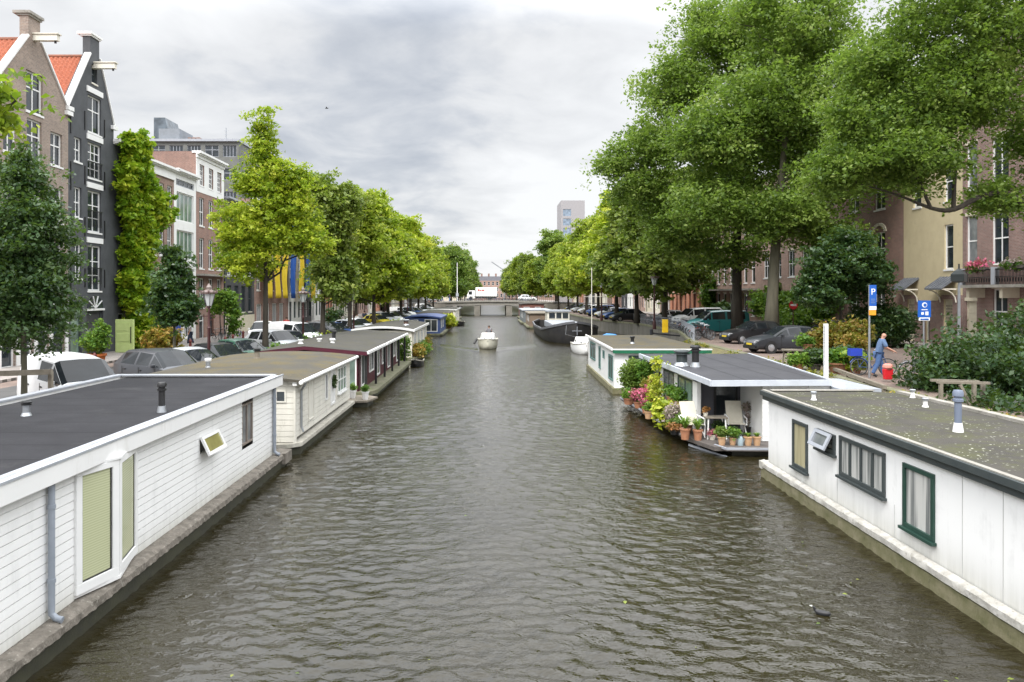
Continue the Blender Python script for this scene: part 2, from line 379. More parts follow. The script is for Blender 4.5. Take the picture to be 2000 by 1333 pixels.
# ------------------------------------------------------------------ the ground, the water
QL, QR = .9, 1.4            # street levels left and right
XL, XH, XHR = -10.4, -23.7, 27.6
EDGE_R = [(13.2, -25), (13.2, 26), (13.6, 52), (16.2, 66), (16.2, 84), (13.0, 98), (12.4, 160), (12.4, 520)]
def paving(t, c1, c2, sc=1.):
    v = t.n('ShaderNodeTexCoord').outputs['Object']; b = t.n('ShaderNodeTexBrick', i_Scale=1.); t.l(v, b.inputs['Vector'])
    b.inputs['Brick Width'].default_value = .2 * sc; b.inputs['Row Height'].default_value = .1 * sc; b.inputs['Mortar Size'].default_value = .006 * sc
    b.inputs['Color1'].default_value = (*c1, 1); b.inputs['Color2'].default_value = (*c2, 1); b.inputs['Mortar'].default_value = (.09, .08, .07, 1)
    t.setc(t.mix(.6, b.outputs['Color'], t.ramp(t.noise(.6, 6, .6, v), [(.3, (.6, .6, .6)), (.7, (1.2, 1.2, 1.2))]), 'MULTIPLY')); t.b.inputs['Roughness'].default_value = .9
PAVE = mk('clinker_paving', lambda t: paving(t, (.24, .17, .14), (.17, .13, .11)))
SLAB = mk('pavement_slabs', lambda t: paving(t, (.34, .31, .29), (.27, .24, .22), 3))
def sheet(name, poly, z, mat, kind='structure'):
    mb = MB(); ps = [Vector((p[0], p[1], 0)) for p in poly]
    for tri in tessellate_polygon([ps]): mb.quad(*[(ps[i][0], ps[i][1], z) for i in tri])
    return tag(mb.build(name, mat), kind=kind)
sheet('ground', [(-2500, -200), (XL, -200), (XL, 3000), (-2500, 3000)], QL - .004, PAVE)
sheet('ground', [(2500, -200), (2500, 3000)] + [(12.4, 3000)] + EDGE_R[::-1] + [(13.2, -200)], QR - .004, PAVE)
sheet('road', [(-19.2, -25), (-14.6, -25), (-14.6, 520), (-19.2, 520)], QL, ASPH)
sheet('road', [(20.2, -25), (24.2, -25), (24.2, 520), (20.2, 520)], QR, PAVE)
mb = MB(); mb.box(XH, 10, QL, -20.4, 520, QL + .12); tag(mb.build('pavement', SLAB, bevel=.01), kind='structure')
mb = MB(); mb.box(25.2, 10, QR, XHR, 520, QR + .12); tag(mb.build('pavement', SLAB, bevel=.01), kind='structure')
mb = MB(); mb.quad((-400, 3000, QL), (400, 3000, QL), (400, 520, QL), (-400, 520, QL)); tag(mb.build('ground', PAVE), kind='structure')
# quay walls
BRQ = brick('quay_brick', (.17, .13, .10), (.11, .09, .07), (.15, .14, .12))
mb = MB(); mb.box(XL - .5, -25, -1.5, XL, 520, QL - .12); ql = mb.build('quay_wall', BRQ, org=(XL, 0, 0)); tag(ql, 'brick quay wall behind the houseboats moored on the left', 'quay wall')
mb = MB(); mb.box(XL - .55, -25, QL - .12, XL + .05, 520, QL + .03); mb.build('coping', CONC, ql, org=(XL, 0, 0), bevel=.02)
qr = thing('quay_wall', 'grey quay wall carrying the railing and parked bicycles on the right', 'quay wall', (13.2, 0, 0))
ma, mbb = MB(), MB()
for (x0, y0), (x1, y1) in zip(EDGE_R[:-1], EDGE_R[1:]):
    ma.prism([(x0, y0), (x1, y1), (x1 + .5, y1), (x0 + .5, y0)], -1.5, QR - .14)
    mbb.prism([(x0 - .05, y0), (x1 - .05, y1), (x1 + .45, y1), (x0 + .45, y0)], QR - .14, QR + .03)
ma.build('wall', pm('quay_concrete', (.17, .16, .14), (.10, .095, .075), .95, 1.6, .5, 12, streak=True, dirt=(.26, .25, .2)), qr, world=True); mbb.build('coping', MOSSC, qr, world=True)
# mossy earth bank in front of the near right quay
mb = MB(); prof = [(13.25, 1.42), (12.7, 1.30), (12.2, 1.0), (11.7, .55), (11.3, .05), (11.1, -.6)]; ys = np.linspace(-5, 52, 110)
for i, y in enumerate(ys):
    for j, (x, z) in enumerate(prof):
        k = max(0, min(1, (52 - y) / 6)); jx = (x - 13.25) * (.35 + .65 * k) + 13.25 + .12 * math.sin(y * 1.3 + j) + .1 * math.sin(y * 3.7 + j * 2)
        mb.v.append((jx + max(0, y - 26) * .015, y, z + .05 * math.sin(y * 2.1 + j * 1.7) * (0 if j == 0 else 1)))
for i in range(len(ys) - 1):
    for j in range(len(prof) - 1):
        a = i * len(prof) + j; mb.f.append((a, a + 1, a + len(prof) + 1, a + len(prof))); mb.m.append(0)
tag(mb.build('bank', pm('mossy_earth', (.15, .14, .05), (.10, .085, .05), .95, 3.5, .9, 9, dirt=(.23, .21, .15)), smooth='all'), kind='structure')
# kerb timbers beside the bank
# water : displaced rippled sheet + fine bump
def waterm(t):
    v = t.n('ShaderNodeTexCoord').outputs['Object']
    s = t.n('ShaderNodeMapping'); t.l(v, s.inputs[0]); s.inputs['Scale'].default_value = (1.0, 1.7, 1); s.inputs['Rotation'].default_value = (0, 0, .2)
    a = t.noise(4.2, 3, .55, s.outputs[0], .6); b = t.noise(11., 2, .5, s.outputs[0], .4)
    g = t.ramp(t.noise(.09, 3, .5, v), [(.38, (.5, .5, .5)), (.62, (1, 1, 1))])
    h = t.m('ADD', t.m('MULTIPLY', a, 1.0), t.m('MULTIPLY', b, .30)); h = t.m('MULTIPLY', h, g); sy = t.n('ShaderNodeSeparateXYZ'); t.l(v, sy.inputs[0]); lee = t.n('ShaderNodeMapRange'); t.l(sy.outputs[1], lee.inputs[0]); lee.inputs[1].default_value = 15; lee.inputs[2].default_value = 90; lee.inputs[3].default_value = 1; lee.inputs[4].default_value = 1.1; h = t.m('MULTIPLY', h, lee.outputs[0])
    t.l(t.bump(h, 1.0, .036), t.b.inputs['Normal'])
    t.setc(t.ramp(t.noise(.35, 3, .5, v), [(.35, (.016, .013, .005)), (.7, (.021, .0175, .007))]))
    rgm = t.n('ShaderNodeMapRange'); t.l(sy.outputs[1], rgm.inputs[0]); rgm.inputs[1].default_value = 25; rgm.inputs[2].default_value = 160; rgm.inputs[3].default_value = .035; rgm.inputs[4].default_value = .30; t.l(rgm.outputs[0], t.b.inputs['Roughness']); t.b.inputs['IOR'].default_value = 1.5; t.b.inputs['Specular IOR Level'].default_value = .5
WATER = mk('canal_water', waterm)
Dr = np.concatenate([np.linspace(-25, 4, 8)[:-1], np.exp(np.linspace(math.log(4), math.log(75), 760)), np.linspace(78, 520, 60)])
Xc = np.linspace(-10.4, 16.6, 620)
GX, GY = np.meshgrid(Xc, Dr); Zw = np.zeros_like(GX); rg = np.random.default_rng(5)
for k in range(34):
    wl = .23 * (6.5 ** ((k / 33) ** 1.25)); th = R(90) + rg.normal(.1, .75); kk = 2 * math.pi / wl
    amp = .0037 * (wl / .5) ** .85 * (1.15 if wl < .5 else .55 if wl < .8 else .35)
    ph = kk * (GX * math.cos(th) + GY * math.sin(th)) + rg.random() * 6.28 + .9 * np.sin(GX * .31 + k) + .9 * np.sin(GY * .23 + 2 * k)
    Zw += amp * np.sin(ph) * np.clip((wl * 110 - GY) / 15, 0, 1)
gust = .66 + .34 * np.sin(GX * .42 + 1.3 * np.sin(GY * .13)) * np.sin(GY * .19 + .6)
Zw *= gust * np.interp(GY, [18, 60, 140], [1.1, .8, .6])
bx, by = XP(953, 64.5), 64.0
for sgn in (-1, 1):                                   # bow wave of the motorboat
    u = (GX - bx) * sgn - .7; d = (GY - (by - 1.2) - 1.9 * u) / 2.1; m = (u > 0) & (u < 3.6)
    Zw += np.where(m, .24 * np.exp(-(d / .26) ** 2) * np.exp(-u / 3.6) - .05 * np.exp(-((d + .6) / .35) ** 2) * np.exp(-u / 4), 0)
me = bpy.data.meshes.new('water'); nr, nc = GX.shape
idx = np.arange(nr * nc).reshape(nr, nc); q = np.stack([idx[:-1, :-1], idx[:-1, 1:], idx[1:, 1:], idx[1:, :-1]], -1).reshape(-1, 4)
me.vertices.add(nr * nc); me.loops.add(q.size); me.polygons.add(len(q))
me.vertices.foreach_set('co', np.stack([GX, GY, Zw], -1).reshape(-1).astype(np.float32)); me.loops.foreach_set('vertex_index', q.reshape(-1).astype(np.int32))
me.polygons.foreach_set('loop_start', np.arange(0, q.size, 4, dtype=np.int32)); me.polygons.foreach_set('loop_total', np.full(len(q), 4, dtype=np.int32))
me.polygons.foreach_set('use_smooth', np.ones(len(q), bool)); me.materials.append(WATER); me.update(calc_edges=True)
nf = 46; FLX = rng.uniform(-4.5, 6.3, nf); FLY = 9 + 45 * rng.random(nf) ** 1.6; FLX = np.where(rng.random(nf) < .55, 5.2 + rng.normal(0, .9, nf), FLX)
fl_ = leaf_mesh('floating_leaves', np.stack([FLX, FLY, .03 + 0 * FLX], 1), .035, TONES['farmid'], up=9, org=(0, 20, 0)); tag(fl_, kind='stuff')
wo_ = bpy.data.objects.new('water', me); COL.objects.link(wo_); tag(wo_, kind='structure')
# ------------------------------------------------------------------ buildings
def wall_mesh(root, outer, holes, mat, depth, reveal=.2, name='wall'):
    loops = [[Vector((u, z, 0)) for u, z in outer]] + [[Vector((a, c, 0)), Vector((b, c, 0)), Vector((b, d, 0)), Vector((a, d, 0))] for a, b, c, d in holes]
    flat = [p for l in loops for p in l]; mb = MB()
    mb.v = [(p[0], 0, p[1]) for p in flat]
    for t in tessellate_polygon(loops): mb.f.append(tuple(t)); mb.m.append(0)
    for a, b, c, d in holes:
        for (p, q) in (((a, c), (b, c)), ((b, c), (b, d)), ((b, d), (a, d)), ((a, d), (a, c))):
            mb.quad((p[0], 0, p[1]), (q[0], 0, q[1]), (q[0], reveal + .05, q[1]), (p[0], reveal + .05, p[1]))
    n = len(outer)
    for i in range(n):
        p, q = outer[i], outer[(i + 1) % n]
        if abs(p[1]) < 1e-6 and abs(q[1]) < 1e-6: continue
        mb.quad((p[0], 0, p[1]), (q[0], 0, q[1]), (q[0], depth, q[1]), (p[0], depth, p[1]))
    return mb.build(name, mat, root)
def window(root, a, b, c, d, style='sash', y=.14, frame=None, glass=None, sill=True, parts=True, fw=.09):
    frame = frame or WHITEF; glass = glass or GLASS; mb = MB(); y1 = y + .09
    mb.box(a, y, c, b, y1, c + fw).box(a, y, d - fw, b, y1, d).box(a, y, c + fw, a + fw, y1, d - fw).box(b - fw, y, c + fw, b, y1, d - fw)
    m = .055; ia, ib, ic, id_ = a + fw, b - fw, c + fw, d - fw; ya, yb = y + .015, y1 - .012
    def V(u, z0=None, z1=None, k=m): mb.box(u - k / 2, ya, ic if z0 is None else z0, u + k / 2, yb, id_ if z1 is None else z1)
    def Hh(z, k=m, u0=None, u1=None): mb.box(ia if u0 is None else u0, ya + .004, z - k / 2, ib if u1 is None else u1, yb - .004, z + k / 2)
    w, h = ib - ia, id_ - ic
    if style == 'sash': Hh(ic + h * .5, .07); V(ia + w / 2)
    elif style == 'sash1': Hh(ic + h * .5, .07)
    elif style == 'cross': Hh(ic + h * .62, .07); V(ia + w / 2, k=.07)
    elif style == 'six':
        Hh(ic + h * .5, .07); V(ia + w / 3); V(ia + 2 * w / 3); Hh(ic + h * .25); Hh(ic + h * .75)
    elif style == 'case':
        V(ia + w / 2, k=.09); Hh(ic + h * .33); Hh(ic + h * .66)
    elif style == 'multi':
        for i in range(1, 4): V(ia + w * i / 4, k=.06)
    elif style == 'door':
        Hh(ic + h * .78, .08)
    elif style == 'dutch': V(ia + w / 2, k=.09); Hh(ic + h * .7, .06); Hh(ic + h * .35)
    wo = mb.build('door' if style == 'door' else 'window', frame, root)
    p = MB(); p.quad((ia, y + .045, ic), (ib, y + .045, ic), (ib, y + .045, id_), (ia, y + .045, id_))
    if parts: p.build('pane', glass, wo)
    else: p.build('pane', glass, wo)
    if sill:
        s = MB(); s.box(a - .06, -.05, c - .1, b + .06, y, c - .004); s.build('sill', WHITE2 if frame is not WHITEF else frame, wo)
    return wo
def house(label, side, D0, D1, ztop, mat, wins, q=None, X=None, outer=None, depth=9, cat='house', name='canal_house', cornice=.35, cmat=None, roof=True, lintel=None, group=None, reveal=.2, rmat=None, flank=False):
    q = (QL if side < 0 else QR) if q is None else q; X = (XH if side < 0 else XHR) if X is None else X
    w = D1 - D0; root = thing(name, label, cat, (X, D0 if side < 0 else D1, q), R(90) if side < 0 else R(-90), group)
    h = ztop - q; outer = [(u, z - q) for u, z in outer] if outer else [(0, 0), (w, 0), (w, h), (0, h)]
    ws = [(a, b, c - q, d - q, *r) for a, b, c, d, *r in wins]
    wall_mesh(root, outer, [(a, b, max(c, .02), d) for a, b, c, d, *r in ws], mat, .45 if roof == 'gable' else depth, reveal)
    for a, b, c, d, *r in ws:
        st = r[0] if r else 'sash'; kw = r[1] if len(r) > 1 else {}
        window(root, a, b, max(c, .02), d, st, reveal - .11, **kw)
        if lintel: MB().box(a - .08, -.02, d + .002, b + .08, .1, d + .2).build('lintel', lintel, root)
    if cornice:
        m = MB(); cm = cmat or WHITE; z = h
        m.box(-.02, -.12, z - cornice, w + .02, -.002, z - .12).box(-.08, -.42, z - .12, w + .08, .3, z + .05).box(-.05, -.3, z - .2, w + .05, -.002, z - .12)
        m.build('cornice', cm, root)
    if roof is True:
        m = MB(); rm = rmat or pm('roof_slate', (.09, .09, .10), (.05, .05, .06), .8, 3)
        m.prism([(.02, .35), (w - .02, .35), (w - .02, depth), (.02, depth)], h - .02, h + .03)
        m.build('roof', rm, root)
    return root
BR_BROWN = brick('brick_taupe', (0.351, 0.267, 0.215), (0.26, 0.195, 0.163)); BR_RED = brick('brick_red', (.31, .155, .115), (.24, .12, .09)); BR_DKR = brick('brick_dark_red', (.30, .15, .115), (.22, .11, .085))
BR_PINK = brick('brick_pinkish', (0.429, 0.26, 0.208), (0.338, 0.202, 0.163)); BR_ORG = brick('brick_orange', (0.585, 0.195, 0.078), (0.442, 0.143, 0.065)); BR_PUR = brick('brick_purple', (.26, .145, .125), (.20, .11, .095))
BR_MID = brick('brick_brown', (0.286, 0.163, 0.117), (0.221, 0.124, 0.091))
SLATE = pm('slate_facade', (.075, .08, .088), (.052, .056, .062), .75, 1.5, .2, 40, dirt=(.10, .105, .11)); DGREY = pm('dark_facade', (.045, .045, .05), (.06, .06, .065), .7, 2)
CREAMW = pm('cream_stucco', (.56, .48, .31), (.50, .42, .27), .85, 1.2, .1, 40, dirt=(.42, .36, .25)); CREAM = pm('cream_stone', (.62, .57, .45), (.52, .47, .36), .7, 3)
TILE = pm('orange_tile', (.37, .105, .048), (.27, .07, .03), .7, 7, dirt=(.22, .08, .04))
def pantile_roof(root, w, hw, y0, y1, ze, zr, peak_u):
    """two pitched slopes of wavy pantiles, ridge running back from the gable"""
    ni, nj = int((y1 - y0) / .045), 64; vs = []; fs = []
    for side in (-1, 1):
        ue = 0 if side < 0 else w; base = len(vs)
        for j in range(nj + 1):
            t = j / nj; rows = 18; ph = (t * rows) % 1
            for i in range(ni + 1):
                y = y0 + (y1 - y0) * i / ni; bumpz = .045 * math.sin(2 * math.pi * (y - y0) / .27) + .11 * (1 - ph)
                u = ue + (peak_u - ue) * t; z = ze + (zr - ze) * t
                L_ = math.hypot(peak_u - ue, zr - ze); nx, nz = -(zr - ze) / L_ * (1 if side < 0 else -1), abs(peak_u - ue) / L_
                vs.append((u + nx * bumpz, y, z + nz * bumpz))
        for j in range(nj):
            for i in range(ni): a = base + j * (ni + 1) + i; fs.append((a, a + 1, a + ni + 2, a + ni + 1))
    m = MB(); m.add(vs, fs); rf = m.build('roof', TILE, root, smooth='all')
    m = MB(); m.tube([(peak_u, y0, zr + .03), (peak_u, y1, zr + .03)], .13, 8); m.build('ridge', pm('ridge_tile', (.25, .10, .06), (.18, .08, .05), .8), rf)
    return rf
def gable_house(label, D0, D1, zs, zp, peakD, mat, wins, beam_z, coping=True, pin_mat=None):
    w = D1 - D0; pu = peakD - D0; q = QL; k = .52
    outer = [(0, q), (w, q), (w, zs), (pu + k, zp - 1.15), (pu + k, zp), (pu - k, zp), (pu - k, zp - 1.15), (0, zs)]
    r = house(label, -1, D0, D1, zs, mat, wins, outer=outer, cornice=0, roof='gable', reveal=.22)
    m = MB(); m.box(0, .45, 0, w, 11, zs - q - .4); m.build('side_wall', mat, r)
    pantile_roof(r, w, 0, .3, 11, zs - q - .1, zp - q - 1.2, pu)
    m = MB(); t = .34                                   # broad white coping along both gable slopes
    for u0, u1 in ((0, pu - k), (w, pu + k)):
        a = Vector((u0, .2, zs - q)); b = Vector((u1, .2, zp - 1.15 - q)); d = (b - a).normalized(); nrm = Vector((-d.z, 0, d.x)) * (1 if u0 == 0 else -1)
        s = .10
        P = [a - d * .1, b, b + nrm * s, a - d * .1 + nrm * s]
        for yy in (0,): m.add([(p.x, -.08, p.z) for p in P] + [(p.x, .3, p.z) for p in P], [(0, 1, 2, 3), (7, 6, 5, 4), (0, 4, 5, 1), (1, 5, 6, 2), (2, 6, 7, 3), (3, 7, 4, 0)])
        m.box(u0 - .25 if u0 == 0 else u0 - .35, -.16, zs - q - .28, u0 + .35 if u0 == 0 else u0 + .25, .7, zs - q - .05)
    m.build('coping', WHITE, r)
    m = MB(); m.box(pu - k - .12, -.15, zp - q, pu + k + .12, .75, zp - q + .14); m.box(pu - k - .05, -.08, zp - q - .1, pu + k + .05, .6, zp - q); m.build('pinnacle_cap', CONC if pin_mat is None else pin_mat, r)
    m = MB(); m.box(pu - .14, -1.25, beam_z - q - .2, pu + .14, .3, beam_z - q + .12); m.box(pu - .2, -1.32, beam_z - q + .12, pu + .2, 0, beam_z - q + .18); bm_ = m.build('hoist_beam', WHITE2, r)
    MB().tube([(pu, -1.1, beam_z - q - .2), (pu, -1.1, beam_z - q - .32)], .06, 8).build('hook', BLACK, bm_)
    return r
# --- taupe brick gable house
wb = [(2.4, 3.85, 14.0, 16.1, 'cross')]
for z0, z1 in ((11.6, 13.4), (8.5, 10.4), (5.2, 7.4)):
    wb += [(.55, 1.6, z0, z1, 'cross', dict(glass=GLASS)), (2.45, 3.75, z0 - .1, z1 + .25, 'cross'), (4.55, 5.7, z0, z1, 'cross')]
wb += [(.4, 1.5, .95, 3.6, 'door', dict(frame=WHITEF, sill=False)), (1.9, 3.0, .95, 3.7, 'dutch', dict(sill=False)), (3.4, 4.4, .95, 3.7, 'door', dict(sill=False)), (4.8, 5.9, .95, 3.6, 'door', dict(frame=DARKF, sill=False))]
gb = gable_house('taupe brick house with orange tiled roof and white edged gable at the left edge', 36.8, 43.1, 14.9, 19.0, 39.9, BR_BROWN, wb, 17.95)
MB().tube([(1.55, 3.2, 17.3 - .9), (1.4, 3.2, 17.9 - .9)], .1, 8).build('roof_pipe', BLACK, gb)
m = MB(); m.box(-.01, -.03, 3.0, 6.31, -.002, 3.35); [m.box(u, -.05, 0, u + .3, -.003, 3.0) for u in (.05, 1.55, 3.06, 4.45, 5.95)]; m.build('shopfront', WHITE, gb)
# --- slate grey warehouse
ug = [(2.1, 3.65, 14.2, 16.4, 'cross')]
for z0, z1 in ((11.5, 13.6), (8.3, 10.75), (4.8, 7.5)):
    ug += [(2.1, 3.65, z0, z1, 'six' if z0 > 9 else 'case'), (.6, 1.4, z0 + .7, z1, 'sash')]
ug += [(2.55, 3.15, 17.2, 18.3, 'sash1', dict(frame=DARKF)), (.25, 1.45, .92, 3.9, 'door', dict(frame=DARKF, glass=GLASSG, sill=False)), (1.95, 3.9, .92, 3.6, 'door', dict(frame=DARKF, glass=DGREY, sill=False, fw=.14))]
gg = gable_house('slate grey warehouse house with white gable coping and hoist beam beside the ivy', 43.1, 48.3, 15.2, 20.0, 46.0, SLATE, ug, 18.3, pin_mat=WHITE)
for z in (16.55, 13.75, 10.9, 7.65): MB().box(1.95, -.06, z - QL, 3.8, -.002, z - QL + .32).build('lintel', WHITE, gg)
m = MB(); n_ = 14
for i in range(n_):                                    # arched fanlight over the big door
    a0, a1 = math.pi * i / n_, math.pi * (i + 1) / n_; c = (2.92, 3.75 - QL + .0); r_ = .95
    m.quad((c[0], -.02, c[1]), (c[0] + r_ * math.cos(a0), -.02, c[1] + r_ * .8 * math.sin(a0)), (c[0] + r_ * math.cos(a1), -.02, c[1] + r_ * .8 * math.sin(a1)))
fl = m.build('fanlight', GLASS, gg)
m = MB()
for i in range(1, 5): a = math.pi * i / 5; m.bar((2.92, -.04, 2.86), (2.92 + .93 * math.cos(a), -.04, 2.86 + .75 * math.sin(a)), .05)
m.box(1.9, -.08, 2.72, 3.95, -.01, 2.84); m.build('glazing_bar', WHITEF, fl)
for z in (11.9, 9.0, 5.6):                             # french balcony rails
    m = MB()
    for k in range(12): m.bar((2.15 + k * .13, -.06, z - QL - .4), (2.15 + k * .13, -.06, z - QL + .55), .02)
    m.box(2.05, -.09, z - QL + .53, 3.7, -.04, z - QL + .58); m.build('balcony_rail', BLACK, gg)
for z in (14.2, 11, 8, 5):
    for u, d in ((1.72, 0), (4.0, 0), (.2, -.5)): MB().box(u, -.05, z - QL + d, u + .07, -.003, z - QL + 1.1).build('wall_anchor', BLACK, gg)
# --- narrow dark house under the ivy
nh = house('narrow dark house almost hidden behind yellow green ivy', -1, 48.3, 51.8, 14.3, SLATE, [(.5, 1.2, 11, 12.6), (2.3, 3.0, 7.5, 9), (.6, 1.5, .92, 3.4, 'door', dict(frame=WHITEF, sill=False))], cornice=.25)
# --- brown brick house with white fascia
wa = []
for z0, z1 in ((10.6, 12.6), (7.4, 9.7), (4.5, 6.7)):
    for u in (.35, 1.75, 3.1, 4.5): wa.append((u, u + .85, z0, z1, 'sash'))
wa += [(.5, 1.5, .92, 3.6, 'door', dict(sill=False, frame=WHITEF)), (2.2, 3.2, 1.5, 3.6, 'sash'), (4.0, 5.0, .92, 3.6, 'door', dict(sill=False, frame=DARKF))]
ha = house('brown brick house with white fascia between the ivy and the white house', -1, 51.8, 57.5, 13.9, BR_BROWN if False else BR_MID, wa, cornice=.8)
# --- white modern house
ww = [(.4, 3.9, 12.85, 13.35, 'multi', dict(frame=GREYF, sill=False)), (.5, 3.8, 10.2, 12.4, 'multi', dict(glass=GLASSG, sill=False)), (.5, 3.8, 7.3, 9.5, 'multi', dict(glass=GLASSG, sill=False)), (.5, 3.8, 4.4, 6.6, 'multi', dict(glass=GLASSG, sill=False)),
      (.35, 1.5, .92, 3.5, 'door', dict(frame=pm('blue_paint', (.05, .09, .42), (.05, .09, .38), .4), glass=pm('blue_door', (.06, .10, .45), (.05, .09, .4), .4), sill=False)), (2.0, 3.8, 1.2, 3.5, 'multi')]
hw = house('narrow smooth white house with wide greenish windows and a blue door', -1, 57.5, 61.8, 14.0, WHITE, ww, cornice=.3)
# --- red brick with white top storey
wr = []
for z0, z1, s_ in ((13.5, 15.2, 'six'), (10.2, 12.5, 'sash'), (6.7, 9.2, 'sash'), (3.5, 5.9, 'sash')):
    for u in (.7, 2.75, 4.75): wr.append((u, u + 1.05, z0, z1, s_))
wr += [(.7, 1.8, .92, 2.9, 'door', dict(sill=False, frame=WHITEF)), (3, 4, .92, 2.9, 'door', dict(sill=False, frame=pm('brown_door', (.12, .05, .03), (.1, .04, .03), .5)))]
hr = house('tall red brick house topped by a white windowed storey', -1, 61.8, 68.2, 16.1, BR_RED, wr, cornice=.45, depth=9)
m = MB()
us = [0, .7, 1.75, 2.75, 3.8, 4.75, 5.8, 6.4]
for i in range(0, 8, 2): m.box(us[i], -.03, 12.9 - QL, us[i + 1] if i + 1 < 8 else 6.4, -.002, 15.66 - QL)
for i in range(1, 7, 2): m.box(us[i], -.03, 12.9 - QL, us[i + 1], -.002, 13.38 - QL); m.box(us[i], -.03, 15.21 - QL, us[i + 1], -.002, 15.66 - QL)
m.build('white_cladding', WHITE, hr)
MB().box(.1, -.7, 6.1 - QL, 6.3, -.002, 6.25 - QL).build('ledge', CONC, hr)
# --- dark painted house with curved bay
wd = []
for z0, z1 in ((9.6, 11.6), (6.3, 8.3), (2.9, 5.4)):
    for u in (.5, 2.5, 4.5, 6.5): wd.append((u, u + 1.1, z0, z1, 'sash', dict(frame=WHITEF if z0 > 4 else DARKF)))
hd = house('dark charcoal house with white window sills behind the lime green tree', -1, 68.6, 77, 13.3, DGREY, wd, cornice=.3, cmat=GREYF)
MB().box(-.01, -.04, 0, 8.41, -.003, 1.7).build('plinth', CREAM, hd)
# --- facade with flags
wf = []
for z0, z1 in ((11, 12.8), (8, 10), (5, 7)):
    for u in (.8, 3.2, 5.6, 8.0, 10.4): wf.append((u, u + 1.3, z0, z1, 'sash'))
wf += [(u, u + 1.8, .95, 3.6, 'multi', dict(sill=False)) for u in (.8, 3.6, 6.4, 9.2)]
hf = house('brown brick house hung with long blue and yellow banners', -1, 77, 90, 14.2, BR_DKR, wf, cornice=.3)
FB = pm('banner_blue', (.012, .10, .42), (.015, .08, .34), .8, 2); FY = pm('banner_yellow', (.82, .60, .03), (.72, .50, .02), .8, 2)
names = {0: 'yellow', 1: 'blue'}; posn = ['leftmost', 'second', 'third', 'fourth', 'fifth', 'sixth', 'rightmost']
for i, c in enumerate((0, 0, 0, 1, 0, 1, 0)):
    D = 82.2 + i * 1.38 if False else XH * F / ((512, 530, 545, 562, 578, 590, 601)[i] - CX)
    wdt = .8 * abs(XH) * F * 13 / ((545 - CX) ** 2); top = ZP(430 if c == 1 else 480, D); bot = ZP(583, D); m = MB(); g = []
    n = 12; mm = 9
    for a in range(n + 1):
        for b in range(mm + 1): g.append((XH + .7 + .09 * math.sin(b / mm * 7 + a * .5 + i), D - wdt / 2 + wdt * b / mm, bot + (top - bot) * a / n))
    m.add(g, [(a * (mm + 1) + b, a * (mm + 1) + b + 1, (a + 1) * (mm + 1) + b + 1, (a + 1) * (mm + 1) + b) for a in range(n) for b in range(mm)])
    o = m.build('banner', FY if c == 0 else FB, org=(XH + .7, D, bot), smooth='all')
    s = o.modifiers.new('s', 'SOLIDIFY'); s.thickness = .02
    tag(o, f'{names[c]} vertical banner, {posn[i]} of the row hung on the brown brick facade', 'banner', 'blue and yellow banners on the facade')
    MB().bar((XH, D - wdt / 2, top + .02), (XH + .85, D - wdt / 2, top + .02), .05).bar((XH + .7, D - wdt / 2, top + .02), (XH + .7, D + wdt / 2, top + .02), .05).build('pole', METAL, o).matrix_parent_inverse = Matrix.Translation((-XH - .7, -D, -bot))
# --- farther houses, left
pal = [(BR_ORG, 'orange brick'), (WHITE2, 'cream plastered'), (BR_PINK, 'pinkish brick'), (WHITE, 'white plastered'), (BR_RED, 'red brick'), (BR_MID, 'brown brick'), (CREAM, 'pale stone'), (BR_DKR, 'dark red brick'), (DGREY, 'charcoal painted')]
ORD = 'first second third fourth fifth sixth seventh eighth ninth tenth eleventh twelfth thirteenth fourteenth fifteenth sixteenth seventeenth eighteenth nineteenth twentieth'.split() + ['twenty-' + x for x in 'first second third fourth fifth sixth seventh eighth ninth'.split()] + ['thirtieth'] + ['thirty-' + x for x in 'first second third fourth fifth sixth seventh eighth ninth'.split()] + ['fortieth'] + ['forty-' + x for x in 'first second third fourth fifth sixth seventh eighth ninth'.split()]
def row(side, D, Dend, lab, seed, hmin=12.2, hmax=15):
    rd = random.Random(seed); i = 0
    while D < Dend:
        w = rd.choice([5.6, 6.2, 7, 7.8]); z = rd.uniform(hmin, hmax); m_, nm = pal[(i * 5 + seed) % len(pal)] if rd.random() < .8 else pal[rd.randrange(len(pal))]
        ws = []; nb = 3 if w < 7.5 else 4; st = rd.choice(['sash', 'sash1', 'sash'])
        for f in range(4 if z > 12 else 3):
            zz = (4.6 if side < 0 else 5) + f * 2.95
            if zz + 1.9 > z - .7: break
            for k in range(nb): u = w * (k + .5) / nb; ws.append((u - .5, u + .5, zz, zz + 1.9, st))
        q = QL if side < 0 else QR
        for k in range(nb): u = w * (k + .5) / nb; ws.append((u - .55, u + .55, q + .05 if k == 0 else q + .8, 3.7 if side < 0 else 4, 'door' if k == 0 else st, dict(sill=False, frame=rd.choice([WHITEF, DARKF, GREENF]))))
        house(f'{nm} house, {ORD[i]} beyond {lab}', side, D, D + w, z, m_, ws, cornice=rd.choice([.3, .5, .4]), group=f'far canal houses beyond {lab}', depth=8)
        D += w; i += 1
row(-1, 90, 330, 'the house with the banners', 3)
